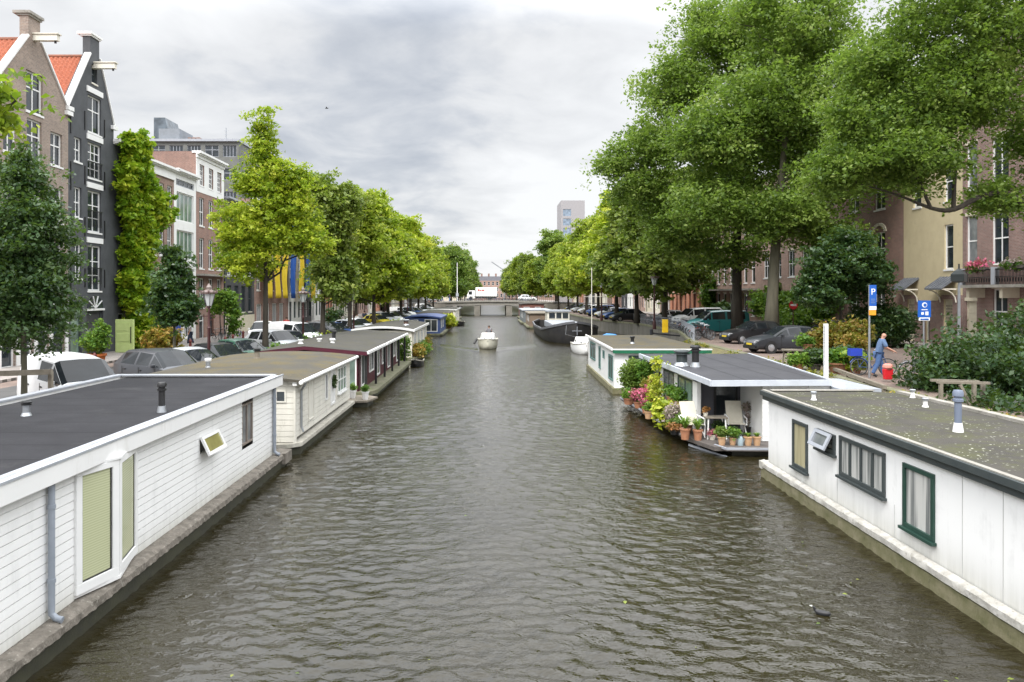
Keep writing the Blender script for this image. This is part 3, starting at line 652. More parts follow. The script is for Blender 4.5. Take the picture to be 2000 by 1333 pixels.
# grey modern block rising behind the left row
XB = -52
def DB(px): return XB * F / (px - CX)
Dm = 96; xB = XP(292, Dm); wB = XP(466, Dm) - xB; hB = ZP(277, Dm) - QL; mb_ = thing('apartment_block', 'grey modern block with a rooftop glass box rising behind the red brick house', 'building', (xB, Dm, QL))
wins = []
for f in range(3):
    for k in range(5): u = (k + .5) * wB / 5; z = hB - 1.9 - f * 2.9; wins.append((u - .85, u + .85, z, z + 1.45))
CONG = pm('grey_panel', (.16, .165, .155), (.12, .125, .12), .8, 1.5)
wall_mesh(mb_, [(0, 0), (wB, 0), (wB, hB), (0, hB)], wins, CONG, 14, .3)
for k, (a, b, c, d) in enumerate(wins): window(mb_, a, b, c, d, 'multi' if k % 3 else 'cross', .1, sill=False, frame=GREYF, fw=.06)
MB().box(-.15, -.3, hB, wB + .15, 14, hB + .3).build('roof', GREYF, mb_)
zt = ZP(230, Dm + 1) - QL; m = MB(); m.add([(.1, 1, hB + .3), (2.2, 1, hB + .3), (2.2, 5, hB + .3), (.1, 5, hB + .3), (.1, 1, zt), (1.5, 1, zt), (1.5, 5, zt), (.1, 5, zt)], [(0, 1, 5, 4), (1, 2, 6, 5), (2, 3, 7, 6), (4, 5, 6, 7)])
rt = m.build('rooftop_box', glassm('smoky_glass', (.07, .085, .10), .15), mb_)
m = MB(); m.box(.9, .6, hB + .3, 3.5, 5, hB + 1.75); m.build('plant_room', pm('grey_cladding', (.22, .24, .27), (.18, .2, .22), .6), mb_)
m = MB(); m.tube([(8.2, 4, hB), (8.2, 4, hB + 2.6)], .07, 6); [m.bar((7.9, 4, hB + 1.2 + k * .5), (8.5, 4, hB + 1.2 + k * .5), .04) for k in range(3)]; m.build('antenna', METAL, mb_)
m = MB(); [m.box(4.0 + k * .55, 2, hB + .3, 4.4 + k * .55, 3, hB + .95) for k in range(3)]; m.build('chimney', BR_DKR, mb_)
# roof dormer on red brick etc.
# --- right side row -------------------------------------------------
def RR_(px): return 41400 / (px - CX)
# brick house with balcony at right edge
D0, D1 = 36.5, 44.9; w = D1 - D0
FRM = WHITE2
rb = []
for z0, z1 in ((6.2, 9.1), (10.6, 13.2), (14.4, 16.6)):
    rb += [(.35, 1.35, z0, z1, 'sash1', dict(glass=GLASSC)), (2.6, 4.0, z0, z1, 'sash', dict(frame=WHITEF, sill=False)), (6.1, 7.3, z0, z1, 'sash', dict(sill=False))]
rb += [(2.7, 3.9, 2.4, 4.9, 'sash'), (.3, 1.3, 1.5, 4.2, 'door', dict(sill=False, frame=CREAM, glass=CREAM)), (6.0, 7.2, 2.4, 4.9, 'sash')]
hb = house('brown brick house with an iron balcony and flower boxes at the right edge', 1, D0, D1, 18.5, BR_PUR, rb, lintel=CREAM)
zb = 4.95 - QR; m = MB(); m.box(1.5, -1.15, zb, 8.2, -.002, zb + .16); bal = m.build('balcony', CONC, hb)
m = MB(); [m.box(u, -.9, zb - .55, u + .25, -.002, zb - .004) for u in (1.8, 4.6, 7.6)]; m.build('bracket', CREAM, bal)
m = MB()
for k in range(64): u = 1.6 + k * .104; m.bar((u, -1.08, zb + .16), (u, -1.08, zb + .95), .025); k % 2 and m.bar((u, -1.08, zb + .25), (u + .1, -1.08, zb + .55), .02) and m.bar((u + .1, -1.08, zb + .25), (u, -1.08, zb + .55), .02)
m.box(1.55, -1.12, zb + .93, 8.2, -1.04, zb + 1.0); m.box(1.55, -1.12, zb + .55, 8.2, -1.04, zb + .58); m.build('railing', BLACK, bal)
m = MB(); [m.box(u, -1.16, zb + .16, u + .3, -.9, zb + 1.08) for u in (1.45, 4.3, 7.3)]; m.build('balcony_post', pm('grey_stone', (.36, .38, .42), (.3, .32, .35), .7), bal)
for nm_, u0, fl_ in (('red', 2.0, 'pink'), ('pink', 4.9, 'mauve')):
    org = Vector((XHR, D1, QR)); C, tn = blob_leaves([(0, 0, 0, .22, .75, .2, 1)], 420, .15, 12); r_ = Matrix.Rotation(R(-90), 3, 'Z')
    wx, wy = XHR - 1.08, D1 - u0 - 1.0
    bx_ = thing('flower_box', f'balcony flower box with {nm_} flowers over the parapet rail' if nm_ == 'red' else 'balcony flower box with pale pink flowers nearest the right edge', 'flower box', (wx, wy, QR + zb + .98), group='flower boxes on the balcony')
    MB().box(-.15, -.8, -.02, .15, .8, .12).build('box', WOODD, bx_); leaf_mesh('flowers', C + np.array([0, 0, .25]), .09, TONES[fl_], bx_, tones=tn); C, tn = blob_leaves([(0, 0, .1, .25, .8, .15, 1)], 420, .15, 12); leaf_mesh('leaves', C, .09, TONES['plant'], bx_, tones=tn * .6)
# beige rendered house
D0, D1 = 44.9, 51.3; be = [(4.6, 5.5, 6.1, 8.8, 'sash1'), (4.6, 5.5, 10.2, 12.6, 'sash1'), (1.2, 2.1, 10.2, 12.6, 'sash1'), (4.6, 5.5, 14.2, 16.4, 'sash1')]
be += [(4.55, 5.5, 1.5, 4.3, 'door', dict(frame=CREAM, glass=CREAM, sill=False)), (.5, 1.4, 1.5, 4.3, 'door', dict(frame=CREAM, glass=CREAM, sill=False)), (2.6, 3.1, 1.5, 3.6, 'door', dict(frame=WHITE2, sill=False))]
hb2 = house('beige rendered house with two small slate porches over arched doors', 1, D0, D1, 18.2, CREAMW, be)
m = MB(); q_ = QR
for a, b in ((0, .5), (1.4, 2.6), (3.1, 4.55), (5.5, 6.4)): m.box(a, -.05, 0, b, -.002, 3.15)
m.box(.5, -.05, 2.9, 1.4, -.003, 3.15).box(2.6, -.05, 2.22, 3.1, -.003, 3.15).box(4.55, -.05, 2.9, 5.5, -.003, 3.15); m.build('brick_base', BR_PUR, hb2)
m = MB(); m.add([(1.6, -.08, 3.15), (4.4, -.08, 3.15), (4.0, -.08, 2.8), (2.0, -.08, 2.8)] + [(1.6, -.002, 3.15), (4.4, -.002, 3.15), (4.0, -.002, 2.8), (2.0, -.002, 2.8)], [(0, 1, 2, 3), (0, 4, 5, 1), (2, 6, 7, 3), (1, 5, 6, 2), (3, 7, 4, 0)]).build('apron', CREAMW, hb2)
for u in (.1, 4.2):
    m = MB(); m.add([(u, -1.0, 3.55), (u + 1.75, -1.0, 3.55), (u + 1.75, -.01, 4.25), (u, -.01, 4.25)] + [(u, -1.0, 3.47), (u + 1.75, -1.0, 3.47), (u + 1.75, -.01, 4.17), (u, -.01, 4.17)], [(0, 1, 2, 3), (7, 6, 5, 4), (0, 4, 5, 1), (1, 5, 6, 2), (3, 7, 4, 0)])
    for k in range(6): x = u + .1 + k * .31; m.bar((x, -1.02, 3.58), (x, -.02, 4.28), .04)
    po = m.build('porch', pm('porch_slate', (.16, .17, .19), (.1, .11, .13), .6), hb2); m = MB()
    for x in (u + .08, u + 1.67):
        m.tube([(x, -.06, 2.7)] + [(x, -.06 - .75 * (1 - math.cos(t)), 2.7 + .75 * math.sin(t)) for t in (.4, .8, 1.2, 1.5)], .04, 6); m.bar((x, -.9, 3.5), (x, -.06, 3.5), .08)
    m.build('bracket', WHITE2, po)
    m = MB()
    for a in range(5):
        for b in range(9): m.box(u + .55 + a * .15, .02, 1.0 + b * .18, u + .62 + a * .15, .05, 1.1 + b * .18)
    m.build('door_grille', WOODG, po)
# purple brown brick house
D0, D1 = 51.3, 60.7; pb = [(1.6, 3.2, 10.8, 12.6, 'cross', dict(fw=.12)), (1.8, 3.1, 5.6, 9.4, 'cross', dict(fw=.12)), (1.8, 3.3, 2.3, 4.9, 'cross', dict(fw=.12)), (5.5, 7.0, 6, 9, 'cross'), (5.5, 7.0, 10.6, 12.8, 'cross'), (5.5, 7.0, 2.3, 4.9, 'cross')]
hp = house('dark red brick house with cream arched window heads next to the beige house', 1, D0, D1, 17.5, BR_DKR, pb)
m = MB()
for (a, b, z) in ((1.8, 3.1, 9.4), (1.8, 3.3, 4.9), (5.5, 7, 9)):
    c, r_ = (a + b) / 2, (b - a) / 2 + .1
    for i in range(10):
        t0, t1 = math.pi * i / 10, math.pi * (i + 1) / 10
        P = [(c + rr * math.cos(t), z - QR + rr * .65 * math.sin(t)) for rr, t in ((r_ - .16, t0), (r_ + .14, t0), (r_ + .14, t1), (r_ - .16, t1))]; m.add([(p[0], -.1, p[1]) for p in P] + [(p[0], -.002, p[1]) for p in P], [(0, 1, 2, 3), (0, 4, 5, 1), (1, 5, 6, 2), (2, 6, 7, 3), (3, 7, 4, 0)])
m.build('window_arch', CREAM, hp); MB().box(-.01, -.06, 0, 9.41, -.003, .8).build('plinth', CONC, hp)
# pinkish house with creeper
D0, D1 = 60.7, 79; w = D1 - D0; pk = []
for z0, z1 in ((6.2, 8.6), (10, 12.2), (13.3, 15)):
    for u in (1.4, 4.6, 7.8, 11, 14.4): pk.append((u, u + 1.5, z0, z1, 'sash', dict(frame=WHITEF)))
for u in (1.4, 4.6, 7.8, 11, 14.4): pk.append((u, u + 1.5, 2.2, 4.3, 'cross'))
hk = house('long pinkish brick house with green creeper along its ground floor', 1, D0, D1, 16.5, BR_PINK, pk, lintel=CREAM)
D0, D1 = 79, 97; w = 18; pk = []
for z0, z1 in ((5.8, 9.0), (10, 12.8), (13.6, 15.4)):
    for k in range(7): pk.append((1 + k * 2.45, 2.2 + k * 2.45, z0, z1, 'sash1'))
for k in range(7): pk.append((1 + k * 2.45, 2.2 + k * 2.45, 1.6 if k % 3 == 1 else 2.3, 4.7, 'sash1'))
hl = house('brown brick house with tall cream framed windows and a long stone ledge', 1, D0, D1, 16.5, BR_PINK, pk, lintel=CREAM)
MB().box(0, -.9, 3.6, 18, -.002, 3.8).build('ledge', CONC, hl)
D0, D1 = 97, 118; og = []
for z0, z1 in ((5.8, 8.8), (10, 13), (14, 16)):
    for k in range(8): og.append((1 + k * 2.5, 2.3 + k * 2.5, z0, z1, 'sash1'))
for k in range(8): og.append((1 + k * 2.5, 2.3 + k * 2.5, 1.8, 4.7, 'case', dict(frame=pm('brown_frame', (.2, .07, .03), (.16, .05, .03), .5))))
ho = house('bright orange brick house with white lintels behind the right hand trees', 1, D0, D1, 18.5, BR_ORG, og, lintel=CREAM)
m = MB()
for k in (2, 5): m.box(1 + k * 2.5 - .3, -1.2, 4.0, 3.9 + k * 2.5, -.002, 4.2); m.box(1 + k * 2.5 - .3, -1.2, 4.2, 3.9 + k * 2.5, -1.14, 5.1)
m.build('balcony', BLACK, ho)
row(1, 118, 330, 'the orange brick house', 5, 13.5, 16.5)
# --- the far end: pale building across the canal, tower, crane
fe = thing('canal_end_building', 'pale brick building closing the far end of the canal', 'building', (XP(925, 430), 430, QL))
wE = XP(985, 430) - XP(925, 430); hE = ZP(540, 430) - QL; wn = [(.9 + k * 2.35, 2.1 + k * 2.35, z, z + 2) for k in range(7) for z in (2, 5.4, 8.6)]
wall_mesh(fe, [(0, 0), (wE, 0), (wE, hE - 2.5), (0, hE - 2.5)], wn, BR_PINK, 12)
for a in wn: window(fe, *a, 'sash1', .1, sill=False)
m = MB(); m.add([(0, 0, hE - 2.5), (wE, 0, hE - 2.5), (wE, 12, hE - 2.5), (0, 12, hE - 2.5), (1, 3, hE), (wE - 1, 3, hE), (wE - 1, 9, hE), (1, 9, hE)], [(0, 1, 5, 4), (1, 2, 6, 5), (2, 3, 7, 6), (3, 0, 4, 7), (4, 5, 6, 7)]); rfe = m.build('roof', pm('roof_slate', (.09, .09, .10), (.05, .05, .06), .8, 3), fe)
m = MB(); [m.box(x, 3, hE - 1, x + 1, 4, hE + 1.6) for x in (4, 8, 12)]; m.build('chimney', BR_DKR, rfe)
fw_ = thing('canal_end_building', 'low pale terrace to the left of the far canal end building', 'building', (-40, 440, QL)); wn = [(1.5 + k * 3, 3 + k * 3, z, z + 2) for k in range(9) for z in (2, 5.4)]
wall_mesh(fw_, [(0, 0), (28, 0), (28, 9), (0, 9)], wn, CREAM, 12)
for a in wn: window(fw_, *a, 'sash1', .1, sill=False)
fx_ = thing('canal_end_building', 'low brown terrace to the right of the far canal end building', 'building', (XP(985, 432), 432, QL)); wn = [(1.5 + k * 3, 3 + k * 3, z, z + 2) for k in range(13) for z in (2, 5.4, 8.4)]
wall_mesh(fx_, [(0, 0), (42, 0), (42, 12), (0, 12)], wn, BR_MID, 12)
for a in wn: window(fx_, *a, 'sash1', .1, sill=False)
Dt = 260; xt = XP(1096, Dt); tw = thing('office_tower', 'grey modern tower with glass strips above the right hand trees', 'tower', (xt, Dt, QR))
ht_ = ZP(392, Dt) - QR; wn = [(.6, 3.4, 4 + k * 3.2, 6.4 + k * 3.2) for k in range(int(ht_ / 3.2) - 1)]
wall_mesh(tw, [(0, 0), (8, 0), (8, ht_), (0, ht_)], wn, pm('tower_panel', (.34, .33, .34), (.28, .27, .28), .7), 16)
for a in wn: window(tw, *a, 'multi', .1, sill=False, frame=GREYF, glass=glassm('blue_glass', (.13, .17, .22), .1))
Dt = 230; gl_ = thing('glass_roof_building', 'building with a sloping blue glass roof above the left hand trees', 'building', (XP(770, Dt), Dt, QL))
zt = ZP(437, Dt) - QL; m = MB(); m.box(-2, 0, 0, 8.5, 18, zt - 4); m.build('wall', CONG, gl_)
m = MB(); m.add([(-2, 0, zt - 4), (8.5, 0, zt - 4), (8.5, 18, zt - 4), (-2, 18, zt - 4), (-2, 0, zt), (3.5, 0, zt), (3.5, 18, zt), (-2, 18, zt)], [(0, 1, 5, 4), (1, 2, 6, 5), (2, 3, 7, 6), (3, 0, 4, 7), (4, 5, 6, 7)]); m.build('roof', glassm('teal_glass', (.12, .30, .38), .1), gl_)
cn = thing('crane', 'thin grey crane jib rising over the trees at the far end', 'crane', (XP(985, 380), 380, QL)); m = MB(); zc_ = ZP(530, 380) - QL
m.bar((0, 0, 0), (0, 0, zc_), .8); m.build('mast', METAL, cn); m = MB(); m.bar((2, 0, zc_ - 1), (XP(960, 380) - XP(985, 380), 0, ZP(512, 380) - QL), .5); m.build('jib', METAL, cn)
# --- the bridge
DBR = 164; bg_ = thing('bridge', 'low flat road bridge on two piers across the canal', 'bridge', (0, DBR, 0))
zt, zb_ = 2.95, 1.95; xl, xr = XL - 1, 13.4
m = MB(); K = 24
for i in range(K):
    x0, x1 = xl + (xr - xl) * i / K, xl + (xr - xl) * (i + 1) / K; f = lambda x: .28 * (1 - ((x - 1) / 12.5) ** 2)
    m.add([(x0, 0, zb_ + f(x0)), (x1, 0, zb_ + f(x1)), (x1, 0, zt + f(x1) - .35), (x0, 0, zt + f(x0) - .35), (x0, 12, zb_ + f(x0)), (x1, 12, zb_ + f(x1)), (x1, 12, zt + f(x1) - .35), (x0, 12, zt + f(x0) - .35)], [(0, 1, 2, 3), (3, 2, 6, 7), (4, 7, 6, 5), (0, 4, 5, 1)])
m.build('deck', pm('bridge_concrete', (.30, .28, .25), (.22, .21, .19), .9, 1), bg_)
m = MB()
for i in range(K):
    x0, x1 = xl + (xr - xl) * i / K, xl + (xr - xl) * (i + 1) / K; m.add([(x0, -.25, zt + f(x0) - .3), (x1, -.25, zt + f(x1) - .3), (x1, -.25, zt + f(x1)), (x0, -.25, zt + f(x0)), (x0, 12.2, zt + f(x0) - .3), (x1, 12.2, zt + f(x1) - .3), (x1, 12.2, zt + f(x1)), (x0, 12.2, zt + f(x0))], [(0, 1, 2, 3), (3, 2, 6, 7), (4, 7, 6, 5), (0, 4, 5, 1)])
m.build('parapet_band', CONC, bg_)
for x0, x1 in ((-3.45, -2.2), (3.3, 4.6)):
    m = MB(); m.box(x0, -.3, -1, x1, 12, 2.1); m.build('pier', pm('pier_stone', (.25, .23, .2), (.15, .14, .12), .9, 1), bg_)
m = MB(); m.box(xl - 5, -.2, -1, XL + .8, 12, 2.6).box(11.6, -.2, -1, xr + 5, 12, 2.6); m.build('abutment', pm('pier_stone', (.25, .23, .2), (.15, .14, .12), .9, 1), bg_)
m = MB()
for k in range(60):
    x = xl + (xr - xl) * k / 59; m.bar((x, -.1, zt + f(x)), (x, -.1, zt + f(x) + 1.0), .05)
m.bar((xl, -.1, zt + 1.0), (1, -.1, zt + 1.3), .06); m.bar((1, -.1, zt + 1.3), (xr, -.1, zt + 1.0), .06); m.build('railing', BLACK, bg_)
# ramps beyond the quay at bridge height
tag(MB().prism([(-60, DBR), (xl + .1, DBR), (xl + .1, DBR + 12), (-60, DBR + 12)], [QL, 2.8, 2.8, QL], [QL + .01, zt, zt, QL + .01]).build('road', ASPH), kind='structure')
tag(MB().prism([(xr - .1, DBR), (60, DBR), (60, DBR + 12), (xr - .1, DBR + 12)], [2.8, QR, QR, 2.8], [zt, QR + .01, QR + .01, zt]).build('road', ASPH), kind='structure')
# ------------------------------------------------------------------ houseboats
def siding(mb, p0, p1, z0, z1, nx, ny, h=.13, lap=.03, mi=0, holes=()):
    """lapped boards between p0 and p1 (plan points), outward normal (nx,ny); holes are (s0,s1,z0,z1) along the wall"""
    Lw = math.hypot(p1[0] - p0[0], p1[1] - p0[1]); dx, dy = (p1[0] - p0[0]) / Lw, (p1[1] - p0[1]) / Lw; z = z0
    while z < z1 - .01:
        zt = min(z + h, z1); spans = [(0, Lw)]
        for s0, s1, h0, h1 in holes:
            if h1 > z + .01 and h0 < zt - .01:
                ns = []
                for a, b in spans:
                    if s1 <= a or s0 >= b: ns.append((a, b)); continue
                    if s0 > a: ns.append((a, s0))
                    if s1 < b: ns.append((s1, b))
                spans = ns
        for a, b in spans:
            A = (p0[0] + dx * a, p0[1] + dy * a); B = (p0[0] + dx * b, p0[1] + dy * b)
            g = min(.012, h * .1); P_ = lambda Q, o, zz: (Q[0] + nx * o, Q[1] + ny * o, zz)
            mb.quad(P_(A, lap, z + g), P_(B, lap, z + g), P_(B, lap * .8, zt), P_(A, lap * .8, zt), mi=mi)
            mb.quad(P_(A, lap - .022, z + g), P_(B, lap - .022, z + g), P_(B, lap, z + g), P_(A, lap, z + g), mi=mi)
            mb.quad(P_(A, lap - .022, z), P_(B, lap - .022, z), P_(B, lap - .022, z + g), P_(A, lap - .022, z + g), mi=mi)
            mb.quad(P_(A, lap - .022, z), P_(B, lap - .022, z), P_(B, lap * .8, z), P_(A, lap * .8, z), mi=mi)
        z += h
def bitumen(t, c1=(.026, .026, .030), c2=(.015, .015, .018), seam=1.0, ax='y', rough=.85):
    v = t.coord(); s = t.n('ShaderNodeSeparateXYZ'); t.l(v, s.inputs[0])
    w = t.m('FRACT', t.m('ADD', t.m('DIVIDE', s.outputs[1 if ax == 'y' else 0], seam), t.m('MULTIPLY', t.noise(1.5, 2, .5, v), .03)))
    line = t.m('LESS_THAN', w, .04); col = t.ramp(t.noise(1.2, 6, .65, v), [(.3, c2), (.7, c1)])
    col = t.mix(t.m('MULTIPLY', line, .8), col, (.006, .006, .008)); col = t.mix(t.ramp(t.noise(.7, 8, .75, v), [(.56, (0, 0, 0)), (.7, (.3, .3, .3))]), col, (.085, .083, .08)); t.setc(col)
    t.b.inputs['Roughness'].default_value = rough; t.b.inputs['Specular IOR Level'].default_value = .25; t.l(t.bump(t.m('ADD', t.noise(60, 3, .6, v), t.m('MULTIPLY', line, -1.5)), .3, .01), t.b.inputs['Normal'])
BIT = mk('bitumen_roof', bitumen)
BITG = mk('grey_bitumen_roof', lambda t: bitumen(t, (.066, .066, .074), (.046, .046, .053), 1.1, 'x', .6))
def mossroof(t, a=(.062, .056, .046), b=(.034, .031, .026), moss=(.060, .062, .022), speck=(.45, .45, .38), amt=.60, sc=1.0):
    v = t.coord(); col = t.ramp(t.noise(.9 * sc, 8, .7, v), [(.32, b), (.7, a)])
    col = t.mix(t.ramp(t.noise(1.6 * sc, 8, .75, v), [(.46, (0, 0, 0)), (.62, (.8, .8, .8))]), col, moss)
    vo = t.n('ShaderNodeTexVoronoi', i_Scale=11.0); t.l(v, vo.inputs['Vector']); dots = t.m('LESS_THAN', vo.outputs['Distance'], .22)
    pt = t.ramp(t.noise(.8, 5, .7, v), [(.44, (0, 0, 0)), (.6, (1, 1, 1))]); sel = t.m('GREATER_THAN', t.noise(23, 0, .5, v), amt)
    col = t.mix(t.m('MULTIPLY', t.m('MULTIPLY', dots, pt), sel), col, speck); t.setc(col); t.b.inputs['Roughness'].default_value = .95
    t.l(t.bump(t.noise(25, 6, .7, v), .6, .02), t.b.inputs['Normal'])
MROOF = mk('mossy_roof', lambda t: mossroof(t, amt=.50)); OROOF = mk('old_felt_roof', lambda t: mossroof(t, (.085, .076, .058), (.05, .046, .036), (.10, .075, .022), (.28, .26, .2), .7, .6)); DROOF = mk('dark_felt_roof', lambda t: mossroof(t, (.062, .058, .050), (.040, .038, .034), (.055, .052, .03), (.2, .19, .16), .62, .8))
PAINTED = grime('painted_panel', (.79, .79, .785), .38, 1.1)
def vent(root, x, y, z, r, h, mat, base=None, cap=None, name='vent_pipe'):
    m = MB(); m.lathe([(r, z), (r, z + h * .72), (r * 1.02, z + h * .72)], 16, (x, y, 0)); v = m.build(name, mat, root, smooth=True, world=True)
    m = MB(); m.lathe([(r * 1.5, z + .002), (r * 1.45, z + h * .04), (r * 1.12, z + h * .2), (r * 1.1, z + h * .22)], 16, (x, y, 0)); m.build('flashing', base or METAL, v, smooth=True, world=True)
    m = MB(); H0 = z + h * .72; m.lathe([(r * .8, H0), (r * 1.45, H0 + h * .01), (r * 1.45, H0 + h * .07), (r * 1.05, H0 + h * .09), (r * 1.05, H0 + h * .13), (r * 1.5, H0 + h * .14), (r * 1.5, H0 + h * .22), (r * 1.2, H0 + h * .28), (r * .3, H0 + h * .29)], 16, (x, y, 0)); m.build('cowl', cap or mat, v, smooth=True, world=True)
    return v
def wside(root, x, y0, y1, z0, z1, nx, frame, glass, bars=(), name='window', fw=.06, proud=.03, sill=False, hbars=()):
    """a window in a wall facing +-X; the frame stands slightly proud of the wall"""
    m = MB(); xa, xb = x - nx * .04, x + nx * proud; a, b = min(xa, xb), max(xa, xb)
    m.box(a, y0, z0, b, y1, z0 + fw).box(a, y0, z1 - fw, b, y1, z1).box(a, y0, z0 + fw, b, y0 + fw, z1 - fw).box(a, y1 - fw, z0 + fw, b, y1, z1 - fw)
    for t in bars: yy = y0 + (y1 - y0) * t; m.box(a + .005, yy - fw * .45, z0 + fw, b - .005, yy + fw * .45, z1 - fw)
    for t in hbars: zz = z0 + (z1 - z0) * t; m.box(a + .006, y0 + fw, zz - fw * .4, b - .006, y1 - fw, zz + fw * .4)
    wo = m.build(name, frame, root, world=True, bevel=.006)
    xg = x + nx * .006; MB().quad((xg, y0 + fw, z0 + fw), (xg, y1 - fw, z0 + fw), (xg, y1 - fw, z1 - fw), (xg, y0 + fw, z1 - fw)).build('pane', glass, wo, world=True)
    if sill: MB().box(min(x, x + nx * .09), y0 - .04, z0 - .05, max(x, x + nx * .09), y1 + .04, z0 - .003).build('sill', frame, wo, world=True)
    return wo
def wfront(root, y, x0, x1, z0, z1, frame, glass, bars=(), name='window', fw=.06, proud=.03):
    m = MB(); a, b = y - proud, y + .03
    m.box(x0, a, z0, x1, b, z0 + fw).box(x0, a, z1 - fw, x1, b, z1).box(x0, a, z0 + fw, x0 + fw, b, z1 - fw).box(x1 - fw, a, z0 + fw, x1, b, z1 - fw)
    for t in bars: xx = x0 + (x1 - x0) * t; m.box(xx - fw * .45, a + .005, z0 + fw, xx + fw * .45, b, z1 - fw)
    wo = m.build(name, frame, root, world=True); MB().quad((x0 + fw, y - .006, z0 + fw), (x1 - fw, y - .006, z0 + fw), (x1 - fw, y - .006, z1 - fw), (x0 + fw, y - .006, z1 - fw)).build('pane', glass, wo, world=True)
    return wo
BLIND = mk('window_blind', lambda t: (lambda w: (t.setc(t.mix(w, (.50, .52, .33), (.40, .42, .26))), t.b.inputs.__getitem__('Roughness').__setattr__('default_value', .05)))(
    t.m('GREATER_THAN', t.m('FRACT', t.m('MULTIPLY', (lambda s, v: (t.l(v, s.inputs[0]), s.outputs[2])[1])(t.n('ShaderNodeSeparateXYZ'), t.coord()), 28.)), .6)))
LEDGE = pm('crumbling_concrete', (.215, .19, .16), (.11, .098, .08), .95, 5.5, 1.0, 16, dirt=(.42, .40, .35))
# ---- L1: near white houseboat on the left
l1 = thing('houseboat', 'long white clapboard houseboat with a black flat roof in the near left corner', 'houseboat', (-5.72, 20.2, 0), group='houseboats moored on the left')
WX, YN, YF, XBk = -5.72, 2.0, 20.2, -9.55
hl_ = lambda a, b: (YF - b, YF - a)          # hole span measured from the far end
mb = MB(); holes = [(*hl_(10.5, 12.3), .45, 2.2), (*hl_(17.6, 18.4), 1.1, 2.06), (*hl_(15.0, 15.95), 1.42, 1.78)]
siding(mb, (WX, YF), (WX, YN), .40, 2.22, 1, 0, .125, .03, holes=holes); siding(mb, (XBk, YF), (WX, YF), .40, 2.22, 0, 1, .125, .03)
mb.quad((XBk, YN, .4), (XBk, YF, .4), (XBk, YF, 2.2), (XBk, YN, 2.2)); mb.quad((XBk, YN, .4), (WX, YN, .4), (WX, YN, 2.2), (XBk, YN, 2.2))
mb.box(WX - .02, YF - .12, .4, WX + .045, YF + .02, 2.2)
mb.build('wall', grime('white_boards', (.80, .80, .79), .4, .9), l1, world=True)
mb = MB(); mb.prism([(-9.7, 1.6), (-5.66, 1.6), (-5.66, 20.3), (-9.62, 20.3)], 2.36, [2.40, 2.40, 2.40, 2.40]); mb.build('roof', BIT, l1, world=True)
mb = MB(); fx = -5.66
mb.box(fx - .04, 1.5, 2.36, fx, 20.42, 2.44).box(fx, 1.5, 2.19, fx + .14, 20.42, 2.44).box(-9.75, 20.3, 2.19, fx, 20.42, 2.44).box(-9.9, 1.5, 2.19, -9.75, 20.42, 2.44); mb.build('fascia', WHITE, l1, world=True, bevel=.01)
mb = MB(); mb.box(fx - .1, 1.5, 2.41, fx - .04, 20.45, 2.47).box(fx + .12, 1.5, 2.442, fx + .155, 20.45, 2.475).box(-9.92, 20.2, 2.442, fx - .1, 20.45, 2.475).box(-9.92, 1.5, 2.44, -9.72, 20.2, 2.48); mb.build('roof_trim', pm('aluminium_trim', (.48, .50, .54), (.4, .42, .46), .4, metal=.3), l1, world=True)
mb = MB()
ys = np.linspace(1.5, 20.9, 420); rgh = lambda y, k: .006 * math.sin(y * 5.1 + k) + .006 * math.sin(y * 13.3 + 2 * k) + .005 * math.sin(y * 29 + 3 * k)
pr = [(-5.75, .41), (-5.54, .39), (-5.47, .35), (-5.46, .25), (-5.50, .22)]
for i, y in enumerate(ys):
    for k, (x, z) in enumerate(pr): mb.v.append((x + (rgh(y, k) if k else 0), y, z + rgh(y, k + 7) * .7))
for i in range(len(ys) - 1):
    for k in range(len(pr) - 1): a = i * len(pr) + k; mb.f.append((a, a + 1, a + len(pr) + 1, a + len(pr))); mb.m.append(0)
mb.box(-9.8, 20.3, .1, -5.42, 20.95, .38)
mb.build('ledge', LEDGE, l1, world=True)
mb = MB(); mb.box(-9.8, 1.5, -.8, -5.52, 20.8, .24); mb.build('hull', WETC, l1, world=True)
# bay window
A, B, C_ = (-5.70, 10.5), (-5.50, 11.3), (-5.70, 12.3); z0, z1 = .47, 2.18; bay = None
mb = MB()
for p, q in ((A, B), (B, C_)):
    dx, dy = q[0] - p[0], q[1] - p[1]; l_ = math.hypot(dx, dy); dx /= l_; dy /= l_; nx, ny = dy, -dx
    P = lambda s, z, o=0: (p[0] + dx * s + nx * o, p[1] + dy * s + ny * o, z)
    for (s0, s1, a, b) in ((0, l_, z0, z0 + .14), (0, l_, z1 - .09, z1), (0, .11, z0 + .14, z1 - .09), (l_ - .13, l_, z0 + .14, z1 - .09)):
        vs = [P(s0, a), P(s1, a), P(s1, b), P(s0, b), P(s0, a, .05), P(s1, a, .05), P(s1, b, .05), P(s0, b, .05)]; mb.add(vs, [(0, 1, 2, 3), (4, 5, 6, 7), (0, 1, 5, 4), (1, 2, 6, 5), (2, 3, 7, 6), (3, 0, 4, 7)])
mb.prism([A, (B[0] + .06, B[1]), C_], z0 - .05, z0); mb.prism([A, (B[0] + .08, B[1]), C_], z1, z1 + .04)
bay = mb.build('bay_window', WHITEF, l1, world=True, bevel=.006)
